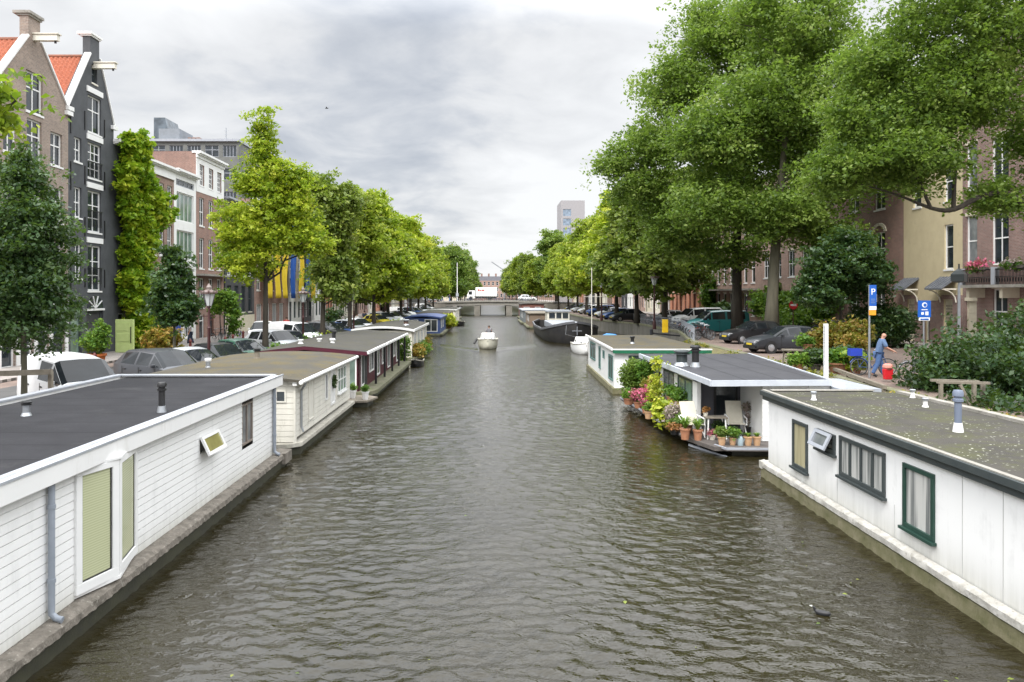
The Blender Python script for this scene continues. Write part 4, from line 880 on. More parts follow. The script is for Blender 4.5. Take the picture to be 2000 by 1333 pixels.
for p, q in ((A, B), (B, C_)):
    dx, dy = q[0] - p[0], q[1] - p[1]; l_ = math.hypot(dx, dy); dx /= l_; dy /= l_; nx, ny = dy, -dx; P = lambda s, z, o=.02: (p[0] + dx * s + nx * o, p[1] + dy * s + ny * o, z)
    MB().quad(P(.11, z0 + .14), P(l_ - .13, z0 + .14), P(l_ - .13, z1 - .09), P(.11, z1 - .09)).build('pane', BLIND, bay, world=True)
    s = MB(); 
    for (s0, s1, a, b) in ((.11, l_ - .13, z0 + .14, z0 + .165), (.11, .135, z0 + .165, z1 - .09), (l_ - .16, l_ - .13, z0 + .165, z1 - .09)): s.quad(P(s0, a, .026), P(s1, a, .026), P(s1, b, .026), P(s0, b, .026))
    s.build('gasket', BLACK, bay, world=True)
# tilted hopper window
mb = MB(); mb.box(WX - .05, 14.98, 1.40, WX + .03, 15.97, 1.46).box(WX - .05, 14.98, 1.74, WX + .03, 15.97, 1.80).box(WX - .05, 14.98, 1.46, WX + .03, 15.04, 1.74).box(WX - .05, 15.91, 1.46, WX + .03, 15.97, 1.74); hp_ = mb.build('hopper_window', WHITEF, l1, world=True)
mb = MB(); T = lambda y, s: (WX + .04 + s * .17, y, 1.79 - s * .36)
for (ya, yb, s0, s1) in ((15.0, 15.95, 0, .16), (15.0, 15.95, .84, 1), (15.0, 15.07, .16, .84), (15.88, 15.95, .16, .84)):
    vs = [T(ya, s0), T(yb, s0), T(yb, s1), T(ya, s1)]; vs += [(v[0] + .04, v[1], v[2] + .02) for v in vs]; mb.add(vs, [(0, 1, 2, 3), (7, 6, 5, 4), (0, 4, 5, 1), (1, 5, 6, 2), (2, 6, 7, 3), (3, 7, 4, 0)])
sa = mb.build('sash', WHITEF, hp_, world=True); MB().quad(*[(v[0] + .02, v[1], v[2] + .01) for v in (T(15.07, .16), T(15.88, .16), T(15.88, .84), T(15.07, .84))]).build('pane', glassm('ochre_glass', (.35, .33, .12), .08, (.22, .2, .08)), hp_, world=True)
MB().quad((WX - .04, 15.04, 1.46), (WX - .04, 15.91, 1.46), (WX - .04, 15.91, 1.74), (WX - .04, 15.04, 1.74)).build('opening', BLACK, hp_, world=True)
wside(l1, WX - .02, 17.6, 18.4, 1.1, 2.06, 1, pm('taupe_frame', (.24, .20, .17), (.2, .17, .15), .5), GLASSC, bars=(.5,), fw=.05, proud=.05)
for y in (9.85, 20.02):
    mb = MB(); x = WX + .09; mb.tube([(x, y, 2.19), (x, y, .62), (x, y, .5), (x + .06, y, .44), (x + .14, y, .42)], .043, 12); dp = mb.build('downpipe', PIPE, l1, world=True, smooth=True)
    [MB().lathe([(.052, zz), (.052, zz + .05)], 12, (x, y, 0)).build('pipe_clip', PIPE, dp, world=True) for zz in (.9, 1.85)]
vent(l1, -6.12, 14.3, 2.4, .058, .56, BLACK, METAL, BLACK); vent(l1, -8.4, 13.9, 2.4, .062, .27, METAL, METAL, BLACK)
# ---- L2: old cream-white houseboat
l2 = thing('houseboat', 'weathered cream white houseboat with mossy felt roof and window wreath', 'houseboat', (-5.55, 30.5, 0), group='houseboats moored on the left')
WX = -5.62; Y0, Y1 = 22.0, 30.6; mb = MB(); OLDW = pm('old_white_boards', (.72, .70, .63), (.62, .60, .54), .6, 2.5, dirt=(.40, .38, .3), streak=True)
siding(mb, (WX, Y1), (WX, Y0), .45, 2.02, 1, 0, .16, .016); siding(mb, (-10.2, Y0), (WX, Y0), .35, 2.1, 0, -1, .16, .016); siding(mb, (-10.2, Y1), (WX, Y1), .45, 2.1, 0, 1, .16, .016)
mb.quad((-10.2, Y0, .4), (-10.2, Y1, .4), (-10.2, Y1, 2.1), (-10.2, Y0, 2.1)); mb.box(WX - .02, Y0 - .03, .3, WX + .04, Y0 + .1, 2.1); mb.build('wall', OLDW, l2, world=True)
mb = MB(); n = 12
def arc_roof(mb, x0, x1, y0, y1, ze, crown, th=.06):
    n = 14; P = [(x0 + (x1 - x0) * i / n, ze + crown * (1 - (2 * i / n - 1) ** 2)) for i in range(n + 1)]
    for i in range(n):
        (a, za), (b, zb) = P[i], P[i + 1]; mb.add([(a, y0, za), (b, y0, zb), (b, y1, zb), (a, y1, za), (a, y0, za - th), (b, y0, zb - th), (b, y1, zb - th), (a, y1, za - th)], [(0, 1, 2, 3), (7, 6, 5, 4), (0, 4, 5, 1), (3, 2, 6, 7)])
    mb.quad((x0, y0, ze), (x0, y1, ze), (x0, y1, ze - th), (x0, y0, ze - th)); mb.quad((x1, y0, ze), (x1, y1, ze), (x1, y1, ze - th), (x1, y0, ze - th))
arc_roof(mb, -10.5, -5.4, 21.75, 30.8, 2.16, .16, .07); mb.build('roof', OROOF, l2, world=True, smooth=True)
mb = MB(); mb.box(-5.62, 21.8, 2.0, -5.5, 30.8, 2.10).tube([(-5.36, 21.7, 2.1), (-5.36, 30.9, 2.08)], .06, 10); mb.build('gutter', WHITE, l2, world=True)
mb = MB(); mb.tube([(-5.36, 22.3, 2.08), (-5.38, 22.3, 1.98), (-5.56, 22.6, 1.78), (-5.56, 22.6, .7), (-5.5, 22.6, .55)], .035, 8); mb.build('downpipe', METAL, l2, world=True)
mb = MB(); mb.prism([(-10.3, 21.75), (-5.75, 21.72), (-5.42, 22.1), (-5.42, 30.7), (-10.3, 30.8)], .22, .34); mb.build('hull_rim', pm('dirty_rim', (.5, .48, .42), (.33, .31, .26), .8, 5, .3, 20, dirt=(.15, .13, .1)), l2, world=True, bevel=.02)
mb = MB(); mb.prism([(-10.3, 21.85), (-5.8, 21.85), (-5.5, 22.2), (-5.5, 30.65), (-10.3, 30.7)], -.8, .22); mb.build('hull', WETC, l2, world=True)
wfront(l2, Y0 - .02, -6.15, -5.85, 1.5, 1.85, OLDW, GLASS, fw=.04)
wside(l2, WX + .02, 26.0, 26.35, 1.0, 1.9, 1, WHITEF, GLASS, fw=.05); wside(l2, WX + .02, 28.1, 29.7, .95, 1.9, 1, WHITEF, GLASSG, bars=(.33, .66), fw=.06, sill=True, hbars=(.5,)); wside(l2, WX + .02, 26.9, 27.6, .7, 1.95, 1, WHITEF, WHITE, name='door', fw=.06); wside(l2, WX + .02, 23.6, 24.3, .7, 1.95, 1, OLDW, OLDW, name='door', fw=.05)
C = []; th = rng.random(260) * 6.28; C = np.stack([WX + .08 + .03 * rng.normal(size=260), 27.25 + .19 * np.cos(th) + .03 * rng.normal(size=260), 1.5 + .19 * np.sin(th) + .03 * rng.normal(size=260)], 1); o = leaf_mesh('wreath', C, .05, TONES['bush'], org=(WX + .08, 27.25, 1.5)); tag(o, 'dark green wreath hanging on the cream houseboat door', 'wreath')
vent(l2, -8.9, 24.2, 2.26, .07, .32, METAL, METAL, WHITE); vent(l2, -8.3, 27.3, 2.27, .09, .42, WOODG, WOODG, BLACK)
# ---- L3: maroon houseboat
MAR = pm('maroon_boards', (.075, .006, .02), (.055, .005, .015), .5, 3); l3 = thing('houseboat', 'maroon boarded houseboat with a dark roof and white gutter, moored behind the cream one', 'houseboat', (-5.5, 48.5, 0), group='houseboats moored on the left')
WX = -5.75; Y0, Y1 = 33.3, 48.4; mb = MB(); siding(mb, (-9.8, Y0), (WX, Y0), .35, 2.1, 0, -1, .17, .03); siding(mb, (WX, Y1), (WX, Y0), .35, 2.05, 1, 0, .17, .03); mb.quad((-9.8, Y0, .3), (-9.8, Y1, .3), (-9.8, Y1, 2.1), (-9.8, Y0, 2.1)); mb.quad((-9.8, Y1, .3), (WX, Y1, .3), (WX, Y1, 2.1), (-9.8, Y1, 2.1)); mb.build('wall', MAR, l3, world=True)
mb = MB(); pk = [(-10.1, 2.14), (-8.0, 2.36), (-5.3, 2.12)]
for i in range(2): (a, za), (b, zb) = pk[i], pk[i + 1]; mb.add([(a, 33, za), (b, 33, zb), (b, 48.9, zb), (a, 48.9, za)], [(0, 1, 2, 3)])
mb.build('roof', DROOF, l3, world=True)
mb = MB()
for i in range(2): (a, za), (b, zb) = pk[i], pk[i + 1]; mb.add([(a, 32.98, za - .01), (b, 32.98, zb - .01), (b, 32.98, zb - .16), (a, 32.98, za - .16), (a, 33.1, za - .01), (b, 33.1, zb - .01), (b, 33.1, zb - .16), (a, 33.1, za - .16)], [(0, 1, 2, 3), (7, 6, 5, 4), (0, 4, 5, 1), (3, 2, 6, 7)])
mb.build('fascia', MAR, l3, world=True)
mb = MB(); mb.box(-5.32, 33, 2.02, -5.22, 38.5, 2.13).box(-5.32, 38.9, 2.02, -5.22, 43.5, 2.13).box(-5.32, 43.9, 2.02, -5.22, 48.9, 2.13); mb.build('gutter', WHITE, l3, world=True)
mb = MB(); mb.prism([(-10, 33), (-5.3, 33), (-5.0, 34), (-5.0, 48.6), (-10, 48.9)], .22, .38); mb.build('deck', MOSSC, l3, world=True); mb = MB(); mb.prism([(-10, 33.1), (-5.4, 33.1), (-5.15, 34), (-5.15, 48.5), (-10, 48.8)], -.8, .22); mb.build('hull', WETC, l3, world=True)
wfront(l3, Y0 - .04, -6.35, -5.8, .45, 2.0, WHITE, GLASSG, name='door', fw=.06)
mb = MB(); [mb.box(-5.45, y - .05, .38, -5.35, y + .05, 2.05) for y in (33.3, 36.2, 39.2, 42.2, 45.2, 48.3)]; mb.build('veranda_post', BLACK, l3, world=True)
for y0, y1, z0, g in ((33.9, 34.9, .5, DARKF), (36.2, 37.6, .9, GLASS), (38.6, 39.6, .5, GLASS), (40.4, 41.8, .9, GLASS), (42.6, 43.6, .5, DARKF), (44.4, 46.0, .9, GLASSC), (46.6, 47.6, .5, GLASS)): wside(l3, WX + .03, y0, y1, z0, 1.95, 1, WHITEF, g, bars=(.5,) if y1 - y0 > 1.2 else (), name='window' if z0 > .6 else 'door', fw=.09)
vent(l3, -7.75, 38, 2.3, .09, .5, BLACK, METAL, BLACK); [vent(l3, x, y, 2.28, .09, .2, WHITE, WHITE, WHITE) for x, y in ((-8.9, 36), (-8.2, 36.8), (-7.6, 36.9), (-7.45, 36.2))]
mb = MB(); mb.prism([(-5.9, 31.0), (-5.0, 31.2), (-4.75, 32.4), (-5.2, 32.9), (-5.9, 32.9)], .2, .27); o = mb.build('landing', WOODG, org=(-5.4, 32, .2)); tag(o, 'small grey wooden landing between the cream and maroon houseboats', 'landing')
MB().box(-5.8, 31.3, -.5, -5.0, 32.7, .2).build('float', WETC, o).matrix_parent_inverse = Matrix.Translation((5.4, -32, -.2))
# ---- L4 white with arched roof, L5 blue, and others behind
def simple_boat(label, x0, x1, y0, y1, ze, crown, wall, roof, trim, wins=(), front=(), hull=None, deck=.3, side=1, grp='houseboats moored on the left', overhang=.15, fr=None):
    b = thing('houseboat', label, 'houseboat', ((x0 + x1) / 2, (y0 + y1) / 2, 0), group=grp); WX = x1 if side > 0 else x0
    mb = MB(); mb.box(x0, y0, deck, x1, y1, ze - .08); mb.build('wall', wall, b, world=True)
    mb = MB(); arc_roof(mb, x0 - overhang, x1 + overhang, y0 - overhang, y1 + overhang, ze, crown, .05); mb.build('roof', roof, b, world=True, smooth=True)
    mb = MB(); xx = WX + side * overhang; mb.box(min(xx, xx + side * .05), y0 - .2, ze - .15, max(xx, xx + side * .05), y1 + .2, ze + .02)
    n = 14
    for i in range(n):
        a, c = x0 - overhang + (x1 - x0 + 2 * overhang) * i / n, x0 - overhang + (x1 - x0 + 2 * overhang) * (i + 1) / n; za = ze + crown * (1 - (2 * i / n - 1) ** 2); zb = ze + crown * (1 - (2 * (i + 1) / n - 1) ** 2)
        mb.add([(a, y0 - overhang - .04, za + .01), (c, y0 - overhang - .04, zb + .01), (c, y0 - overhang - .04, zb - .14), (a, y0 - overhang - .04, za - .14), (a, y0 - overhang, za + .01), (c, y0 - overhang, zb + .01), (c, y0 - overhang, zb - .14), (a, y0 - overhang, za - .14)], [(0, 1, 2, 3), (7, 6, 5, 4), (0, 4, 5, 1), (3, 2, 6, 7)])
    mb.build('fascia', trim, b, world=True)
    mb = MB(); ww = WX + side * .35; pl = [(x0 if side > 0 else x1, y0 - .4), (ww - side * .3, y0 - .4), (ww, y0 + .4), (ww, y1 + .2), (x0 if side > 0 else x1, y1 + .2)]; mb.prism(pl, deck - .18, deck); mb.build('deck', MOSSC, b, world=True); mb = MB(); mb.prism([(p[0] - side * .06, p[1]) for p in pl], -.8, deck - .18); mb.build('hull', hull or WETC, b, world=True)
    for y_0, y_1, z0, z1, g in wins: wside(b, WX, y_0, y_1, z0, z1, side, fr or WHITEF, g, bars=(.5,) if y_1 - y_0 > 1 else (), name='window' if z0 > .7 else 'door', fw=.08)
    for x_0, x_1, z0, z1, g in front: wfront(b, y0, x_0, x_1, z0, z1, fr or WHITEF, g, bars=(.5,) if x_1 - x_0 > 1 else (), fw=.07)
    return b
l4 = simple_boat('white houseboat with a shallow arched grey roof behind the maroon one', -9.3, -5.35, 52.2, 64.3, 2.2, .22, WHITE2, DROOF, WHITE, wins=[(53.6, 54.9, .9, 1.9, GLASSC), (56.4, 57.7, .9, 1.9, GLASS), (59, 60.4, .9, 1.9, GLASSC), (62, 63, .45, 1.95, GLASS)])
vent(l4, -6.1, 55.5, 2.36, .16, .42, pm('brown_chimney', (.14, .08, .06), (.1, .06, .05), .8), METAL, METAL)
BLUE = pm('blue_paint_boat', (.045, .085, .24), (.04, .07, .2), .45, 2)
l5 = simple_boat('blue houseboat with white framed front windows and dark blue roof edge', -9.4, -5.55, 84, 95, 2.05, .22, BLUE, pm('blue_roof', (.05, .08, .22), (.06, .08, .16), .6), BLUE, wins=[(86, 87.4, .8, 1.8, GLASS), (89, 90.4, .8, 1.8, GLASS)], front=[(-7.2, -5.8, .5, 1.85, GLASS), (-9, -7.9, .9, 1.8, GLASS)])
simple_boat('brown wooden houseboat with flat grey roof behind the blue one', -9.3, -5.5, 97.5, 112, 2.25, .05, WOODG, DROOF, WOODG, wins=[(99, 100.2, .8, 1.8, GLASS), (103, 104.2, .8, 1.8, GLASSC), (107, 108.2, .8, 1.8, GLASS)])
simple_boat('pale grey houseboat with white end wall, near the bridge on the left', -9.3, -5.3, 115, 130, 2.3, .1, WHITE2, DROOF, WHITE, wins=[(117, 118.5, .8, 1.8, GLASS), (122, 123.5, .8, 1.8, GLASS)], front=[(-7, -6, .6, 1.9, GLASS)])
simple_boat('dark grey low houseboat last before the bridge on the left', -9.3, -5.9, 134, 150, 2.1, .1, DGREY, DROOF, GREYF, wins=[(136, 137.5, .8, 1.8, GLASS), (142, 143.5, .8, 1.8, GLASS)])
# ---- R1: near right white houseboat
r1 = thing('houseboat', 'white panelled houseboat with dark green window frames and mossy roof in the near right', 'houseboat', (6.9, 19.2, 0), group='houseboats moored on the right')
WX = 6.95; Y0, Y1 = 2.0, 19.2; mb = MB()
def panel_wall(mb, x, y0, y1, z0, z1, holes, seams, nx):
    loops = [[Vector((y0, z0, 0)), Vector((y1, z0, 0)), Vector((y1, z1, 0)), Vector((y0, z1, 0))]] + [[Vector((a, c, 0)), Vector((b, c, 0)), Vector((b, d, 0)), Vector((a, d, 0))] for a, b, c, d in holes]
    flat = [p for l in loops for p in l]; base = len(mb.v); mb.v += [(x, p[0], p[1]) for p in flat]
    for t in tessellate_polygon(loops): mb.f.append(tuple(base + i for i in t)); mb.m.append(0)
hs = [(16.8, 17.62, .68, 1.74), (15.45, 16.3, 1.36, 1.76), (13.5, 15.25, 1.02, 1.80), (12.0, 12.9, .72, 1.78)]
panel_wall(mb, WX, Y0, Y1, .40, 2.02, hs, (), -1); mb.quad((WX, Y1, .4), (10.0, Y1, .4), (10.0, Y1, 2.02), (WX, Y1, 2.02)); mb.quad((10.0, Y0, .4), (10.0, Y1, .4), (10.0, Y1, 2.02), (10.0, Y0, 2.02)); mb.quad((WX, Y0, .4), (10.0, Y0, .4), (10.0, Y0, 2.02), (WX, Y0, 2.02)); mb.build('wall', PAINTED, r1, world=True)
mb = MB(); [mb.box(WX - .006, y, .42, WX - .001, y + .012, z) for y, z in ((15.38, 1.3), (11.3, 2.0), (10.4, 2.0), (9.3, 2.0), (8.1, 2.0), (6.9, 2.0), (13.2, .98))]; mb.build('panel_seam', pm('panel_joint', (.5, .5, .49), (.45, .45, .44), .7), r1, world=True)
mb = MB(); ys = np.linspace(1.8, 19.45, 130); pr = [(6.93, .42), (6.84, .40), (6.81, .37), (6.81, .27), (6.85, .25)]
for i, y in enumerate(ys):
    for k, (x, z) in enumerate(pr): mb.v.append((x + (rgh(y, k) * .6 if k else 0), y, z + rgh(y, k + 7) * .3))
for i in range(len(ys) - 1):
    for k in range(len(pr) - 1): a = i * len(pr) + k; mb.f.append((a, a + 1, a + len(pr) + 1, a + len(pr))); mb.m.append(0)
mb.box(6.8, 19.25, .22, 10.2, 19.45, .40); mb.build('ledge', pm('flaking_white', (.46, .45, .42), (.30, .285, .25), .9, 6, .8, 18, dirt=(.12, .11, .085)), r1, world=True, smooth=True)
mb = MB(); mb.box(6.83, 1.8, -.8, 10.2, 19.4, .24); mb.build('hull', pm('mossy_hull', (.20, .18, .11), (.10, .10, .04), .9, 3, .5, 14, dirt=(.06, .06, .03)), r1, world=True)
mb = MB(); mb.prism([(7.0, 1.5), (10.1, 1.5), (10.1, 18.9), (9.5, 19.25), (6.98, 19.25)], 2.1, 2.16); mb.build('roof', MROOF, r1, world=True)
mb = MB(); mb.box(6.86, 1.5, 1.95, 7.0, 19.38, 2.18).box(6.80, 1.5, 2.06, 6.858, 19.4, 2.18).box(7.0, 19.26, 1.95, 9.6, 19.38, 2.17); mb.build('fascia', DARKF, r1, world=True, bevel=.01)
mb = MB(); mb.box(6.84, 1.5, 2.182, 6.93, 19.36, 2.20).box(7.04, 19.2, 2.18, 9.6, 19.36, 2.2).box(10.0, 1.5, 2.1, 10.18, 18.95, 2.22); mb.build('roof_trim', CONC, r1, world=True)
CURT = mk('white_curtain', lambda t: (t.setc(t.ramp(t.noise(9, 2, .5, t.coord(1, 1, .05)), [(.35, (.14, .15, .15)), (.6, (.5, .5, .48))])), setattr(t.b.inputs['Roughness'], 'default_value', .03)))
YCUR = mk('ochre_curtain', lambda t: (t.setc(t.ramp(t.noise(9, 2, .5, t.coord(1, 1, .05)), [(.35, (.25, .22, .12)), (.6, (.42, .38, .24))])), setattr(t.b.inputs['Roughness'], 'default_value', .03)))
for (a, b, c, d), bars, g, mt in zip(hs, ((), (), (.25, .5, .75), ()), (YCUR, GLASS, CURT, CURT), (DARKF, DARKF, DARKF, GREENF)):
    wside(r1, WX, a, b, c, d, -1, mt, g, bars=bars if b - a > 1 else (), fw=.075, proud=.04, sill=b - a > .5)
mb = MB(); T = lambda y, s: (WX - .05 - s * .16, y, 1.75 - s * .32)
for (ya, yb, s0, s1) in ((15.5, 16.28, 0, .2), (15.5, 16.28, .8, 1), (15.5, 15.6, .2, .8), (16.18, 16.28, .2, .8)):
    vs = [T(ya, s0), T(yb, s0), T(yb, s1), T(ya, s1)]; vs += [(v[0] - .03, v[1], v[2] + .02) for v in vs]; mb.add(vs, [(0, 1, 2, 3), (7, 6, 5, 4), (0, 4, 5, 1), (1, 5, 6, 2), (2, 6, 7, 3), (3, 7, 4, 0)])
hw_ = mb.build('open_sash', GREYF, r1, world=True); MB().quad(*[T(y, s) for y, s in ((15.6, .2), (16.18, .2), (16.18, .8), (15.6, .8))]).build('pane', GLASSC, hw_, world=True)
BLP = pm('blue_grey_pipe', (.17, .20, .27), (.14, .17, .23), .45); vent(r1, 8.28, 13.6, 2.16, .06, .74, BLP, WHITE, BLP, 'flue')
for x, y in ((7.45, 17.7), (9.4, 16.6), (9.95, 18.1)): vent(r1, x, y, 2.16, .045, .2, WHITE, WHITE, METAL)
# ---- R2: grey-roofed houseboat with flowery terrace
r2 = thing('houseboat', 'white houseboat with smooth grey roof and a terrace crowded with plants', 'houseboat', (6.4, 27, 0), group='houseboats moored on the right')
mb = MB(); mb.prism([(5.45, 32.2), (5.95, 23.2), (6.35, 21.75), (8.6, 21.6), (11, 21.6), (11, 32.4)], .16, .27); mb.build('deck', WOODD, r2, world=True)
mb = MB()
for a, b in (((5.45, 32.2), (5.95, 23.2)), ((6.45, 22.1), (6.62, 21.55)), ((6.62, 21.55), (11, 21.42))): mb.bar((*a, .26), (*b, .26), .05, .06)
mb.bar((6.0, 23.2, .05), (6.75, 21.6, -.02), .06).bar((6.2, 22.9, .2), (6.2, 22.9, -.1), .05); mb.build('deck_edge', GREYF, r2, world=True)
mb = MB(); mb.box(6.3, 23.0, -.8, 10.9, 32.2, .16).box(6.9, 21.9, -.8, 10.9, 23, .16); mb.build('hull', WETC, r2, world=True)
mb = MB(); mb.prism([(6.3, 32.2), (6.42, 22.25), (9.9, 22.45), (10.9, 32.6)], 2.0, 2.08); mb.build('roof', BITG, r2, world=True)
mb = MB()
for a, b in (((6.27, 32.3), (6.38, 22.2)), ((6.38, 22.2), (9.95, 22.4)), ((9.95, 22.4), (10.95, 32.6))): mb.bar((*a, 2.02), (*b, 2.02), .07, .17)
mb.build('roof_trim', pm('zinc_trim', (.52, .55, .6), (.45, .48, .53), .45), r2, world=True)
mb = MB(); x = 6.55                                    # side wall: white posts with glass doors between
for y0, y1 in ((31.6, 32.2), (29.1, 29.6), (26.9, 27.4), (24.35, 24.9)): mb.box(x, y0, .27, x + .12, y1, 1.98)
mb.box(x, 24.35, 1.8, x + .12, 32.2, 1.98).box(x, 27.4, .27, x + .12, 29.1, .5).box(6.6, 32.1, .27, 10.6, 32.2, 1.98)
mb.box(9.35, 22.55, .27, 10.4, 22.7, 1.98).box(7.45, 22.6, .27, 7.45 + .001, 22.61, .28)
mb.box(8.25, 22.6, .27, 9.35, 22.72, 1.98) if False else None
mb.box(7.55, 22.75, .27, 7.7, 24.35, 1.98) if False else None
mb.box(10.3, 22.7, .27, 10.4, 32, 1.98); mb.build('wall', WHITE, r2, world=True)
siding(s := MB(), (8.0, 22.6), (9.6, 22.6), .27, 1.98, 0, -1, .14, .014); s.box(8.0, 22.6, .27, 8.08, 24.6, 1.98); s.build('end_wall', WHITE, r2, world=True)
mb = MB(); mb.box(6.67, 24.6, .27, 8.05, 24.7, 1.98); mb.build('recess_wall', pm('dark_grey_wall', (.10, .10, .115), (.085, .085, .1), .7), r2, world=True)
wfront(r2, 24.58, 7.15, 7.9, .4, 1.9, BLACK, GLASS, bars=(), name='glass_door', fw=.07)
for y0, y1, g in ((29.62, 31.55, GLASSG), (27.42, 29.08, GLASSC), (24.92, 26.88, GLASSG)): wside(r2, x + .02, y0, y1, .35 if g is not GLASSC else .55, 1.8, -1, DARKF, g, bars=(.5,), name='glass_door', fw=.08)
wfront(r2, 22.58, 8.95, 9.1, 1.45, 1.62, GREYF, CONC, name='vent_grille', fw=.02)
vent(r2, 7.1, 26.6, 2.08, .12, .75, BLACK, METAL, BLACK, 'flue'); vent(r2, 6.75, 27.1, 2.08, .19, .55, DARKF, METAL, DARKF, 'flue')
mb = MB(); mb.box(9.95, 22.0, 0, 11.0, 24.5, 1.78); mb.build('side_cabin', WHITE, r2, world=True); MB().box(9.96, 21.9, 1.78, 11.15, 24.6, 1.9).build('side_cabin_roof', GREYF, r2, world=True)
# ---- R3 white with green fascia
r3 = thing('houseboat', 'white houseboat with bright green fascia and felt roof behind the flowery terrace', 'houseboat', (5.9, 41, 0), group='houseboats moored on the right')
x0, y0, x0f, y1 = 5.75, 35.6, 6.05, 47.5; mb = MB(); PX = lambda y: x0 + (x0f - x0) * (y - y0) / (y1 - y0)
mb.prism([(x0, y0), (10, y0), (10, y1), (x0f, y1)], .25, 1.95); mb.build('wall', WHITE, r3, world=True)
mb = MB(); mb.prism([(x0 - .12, y0 - .15), (10.2, y0 - .15), (10.2, y1 + .2), (x0f - .12, y1 + .2)], 1.95, 2.06); mb.build('roof', OROOF, r3, world=True)
mb = MB(); mb.box(x0 - .1, y0 - .22, 1.87, 10.2, y0 - .152, 2.02); mb.build('fascia', pm('bright_green', (.01, .13, .065), (.012, .11, .05), .4), r3, world=True)
mb = MB(); mb.box(x0 - .14, y0 - .23, 2.022, 10.22, y0 - .14, 2.075).bar((x0 - .14, y0 - .2, 2.05), (x0f - .14, y1 + .2, 2.05), .06, .12); mb.build('roof_trim', WHITE, r3, world=True)
mb = MB(); mb.prism([(x0 - .12, y0 - .2), (10.2, y0 - .2), (10.2, y1), (x0f - .12, y1)], -.8, .25); mb.build('hull', pm('mossy_hull', (.20, .18, .11), (.10, .10, .04), .9, 3, .5, 14), r3, world=True)
for ya, yb, za, zb_, nm_ in ((36.1, 37.4, .5, 1.7, 'door'), (39.3, 39.8, 1.3, 1.7, 'window'), (41, 41.6, .6, 1.8, 'window'), (43.5, 45.8, .8, 1.8, 'window')): wside(r3, PX((ya + yb) / 2) - .02, ya, yb, za, zb_, -1, pm('sea_green_frame', (.10, .2, .18), (.08, .17, .16), .5), GLASS, name=nm_, fw=.09, bars=(.5,) if yb - ya > 1 else ())
wfront(r3, y0 - .01, 6.4, 7.2, .5, 1.75, GREENF, GLASS, fw=.07); vent(r3, 7.3, 39.5, 2.06, .09, .38, BLACK, METAL, BLACK)
# ---- R far: black barge, brown boats
rb_ = thing('barge', 'black steel canal barge with a pale foredeck and high raised bow', 'barge', (7.9, 85, 0))
def hull_loft(sts, nseg=10):
    mb = MB(); ring = []
    for (y, hw, zt_, zk) in sts:
        P = []
        for k in range(nseg + 1):
            t = k / nseg; a = t * math.pi; x = -math.cos(a); s = math.sin(a); P.append((hw * (abs(x) ** .6) * (1 if x > 0 else -1), y, zt_ * (1 - s ** .75) + zk * s ** .75))
        ring.append(P)
    for P in ring: mb.v += P
    for i in range(len(ring) - 1):
        for k in range(nseg): a = i * (nseg + 1) + k; mb.f.append((a, a + 1, a + nseg + 2, a + nseg + 1)); mb.m.append(0)
    mb.quad(*ring[0]); mb.quad(*ring[-1]); return mb
st = [(71.0, .12, 1.95, .9), (71.4, .8, 1.85, -.1), (72.3, 1.75, 1.62, -.7), (74, 2.45, 1.35, -.8), (78, 2.75, 1.05, -.8), (88, 2.8, .95, -.8), (96, 2.6, 1.05, -.8), (99, 1.6, 1.3, -.5)]
mb = hull_loft(st, 14); mb.v = [(v[0] + 7.9, v[1], v[2]) for v in mb.v]; mb.build('hull', pm('black_steel', (.022, .022, .025), (.04, .038, .036), .5, 2, dirt=(.07, .05, .04)), rb_, world=True, smooth='all')
mb = MB()
for s in (-1, 1):
    for i in range(len(st) - 1): a, b = st[i], st[i + 1]; mb.bar((7.9 + s * a[1], a[0], a[2] + .04), (7.9 + s * b[1], b[0], b[2] + .04), .12, .22)
mb.build('bulwark', pm('grey_bulwark', (.14, .145, .16), (.1, .1, .11), .5), rb_, world=True)
mb = MB(); mb.prism([(7.9 - s * x, y) for s, x, y in ((1, 1.5, 72.8), (1, 2.4, 76), (1, 2.5, 80), (-1, 2.5, 80), (-1, 2.4, 76), (-1, 1.5, 72.8))], .95, 1.0); mb.build('foredeck', WHITE2, rb_, world=True)
mb = MB(); mb.box(6.3, 79, .9, 9.6, 90, 1.55); mb.build('hatch', GREYF, rb_, world=True, bevel=.05)
mb = MB(); mb.box(6.7, 90.5, .9, 9.3, 94, 2.55); wh = mb.build('wheelhouse', WHITE2, rb_, world=True)
mb = MB(); mb.box(6.5, 90.3, 2.55, 9.5, 94.2, 2.7); mb.build('roof', GREYF, wh, world=True); 
for a, b in ((6.9, 7.6), (7.75, 8.35), (8.5, 9.15)): MB().box(a, 90.46, 1.75, b, 90.49, 2.4).build('window', GLASS, wh, world=True)
mb = MB(); mb.tube([(7.1, 71.6, 1.9), (6.9, 70.6, .9), (8.6, 69.6, .5), (9.2, 69.4, .9)], .012, 5); mb.build('mooring_rope', METAL, rb_, world=True)
mb = MB(); mb.bar((8.0, 70.93, .8), (8.0, 70.93, 1.6), .05).bar((7.55, 70.93, 1.2), (8.45, 70.93, 1.2), .05); mb.build('anchor', GREYF, rb_, world=True)
simple_boat('brown rusty containerlike houseboat behind the black barge', 5.2, 9.5, 102, 113, 2.1, .02, pm('rusty_boards', (.24, .18, .13), (.17, .12, .09), .8, 2), WOODG, WOODG, wins=[(104, 105, .9, 1.7, GLASS), (108, 109, .9, 1.7, GLASS)], side=-1, grp='houseboats moored on the right')
simple_boat('grey flat roofed houseboat beyond the brown rusty one', 5.0, 9.3, 117, 132, 2.2, .02, pm('grey_boards', (.16, .18, .19), (.12, .13, .14), .7, 2), GREYF, GREYF, wins=[(119, 120, .9, 1.8, GLASS), (124, 125, .9, 1.8, GLASS)], side=-1, grp='houseboats moored on the right')
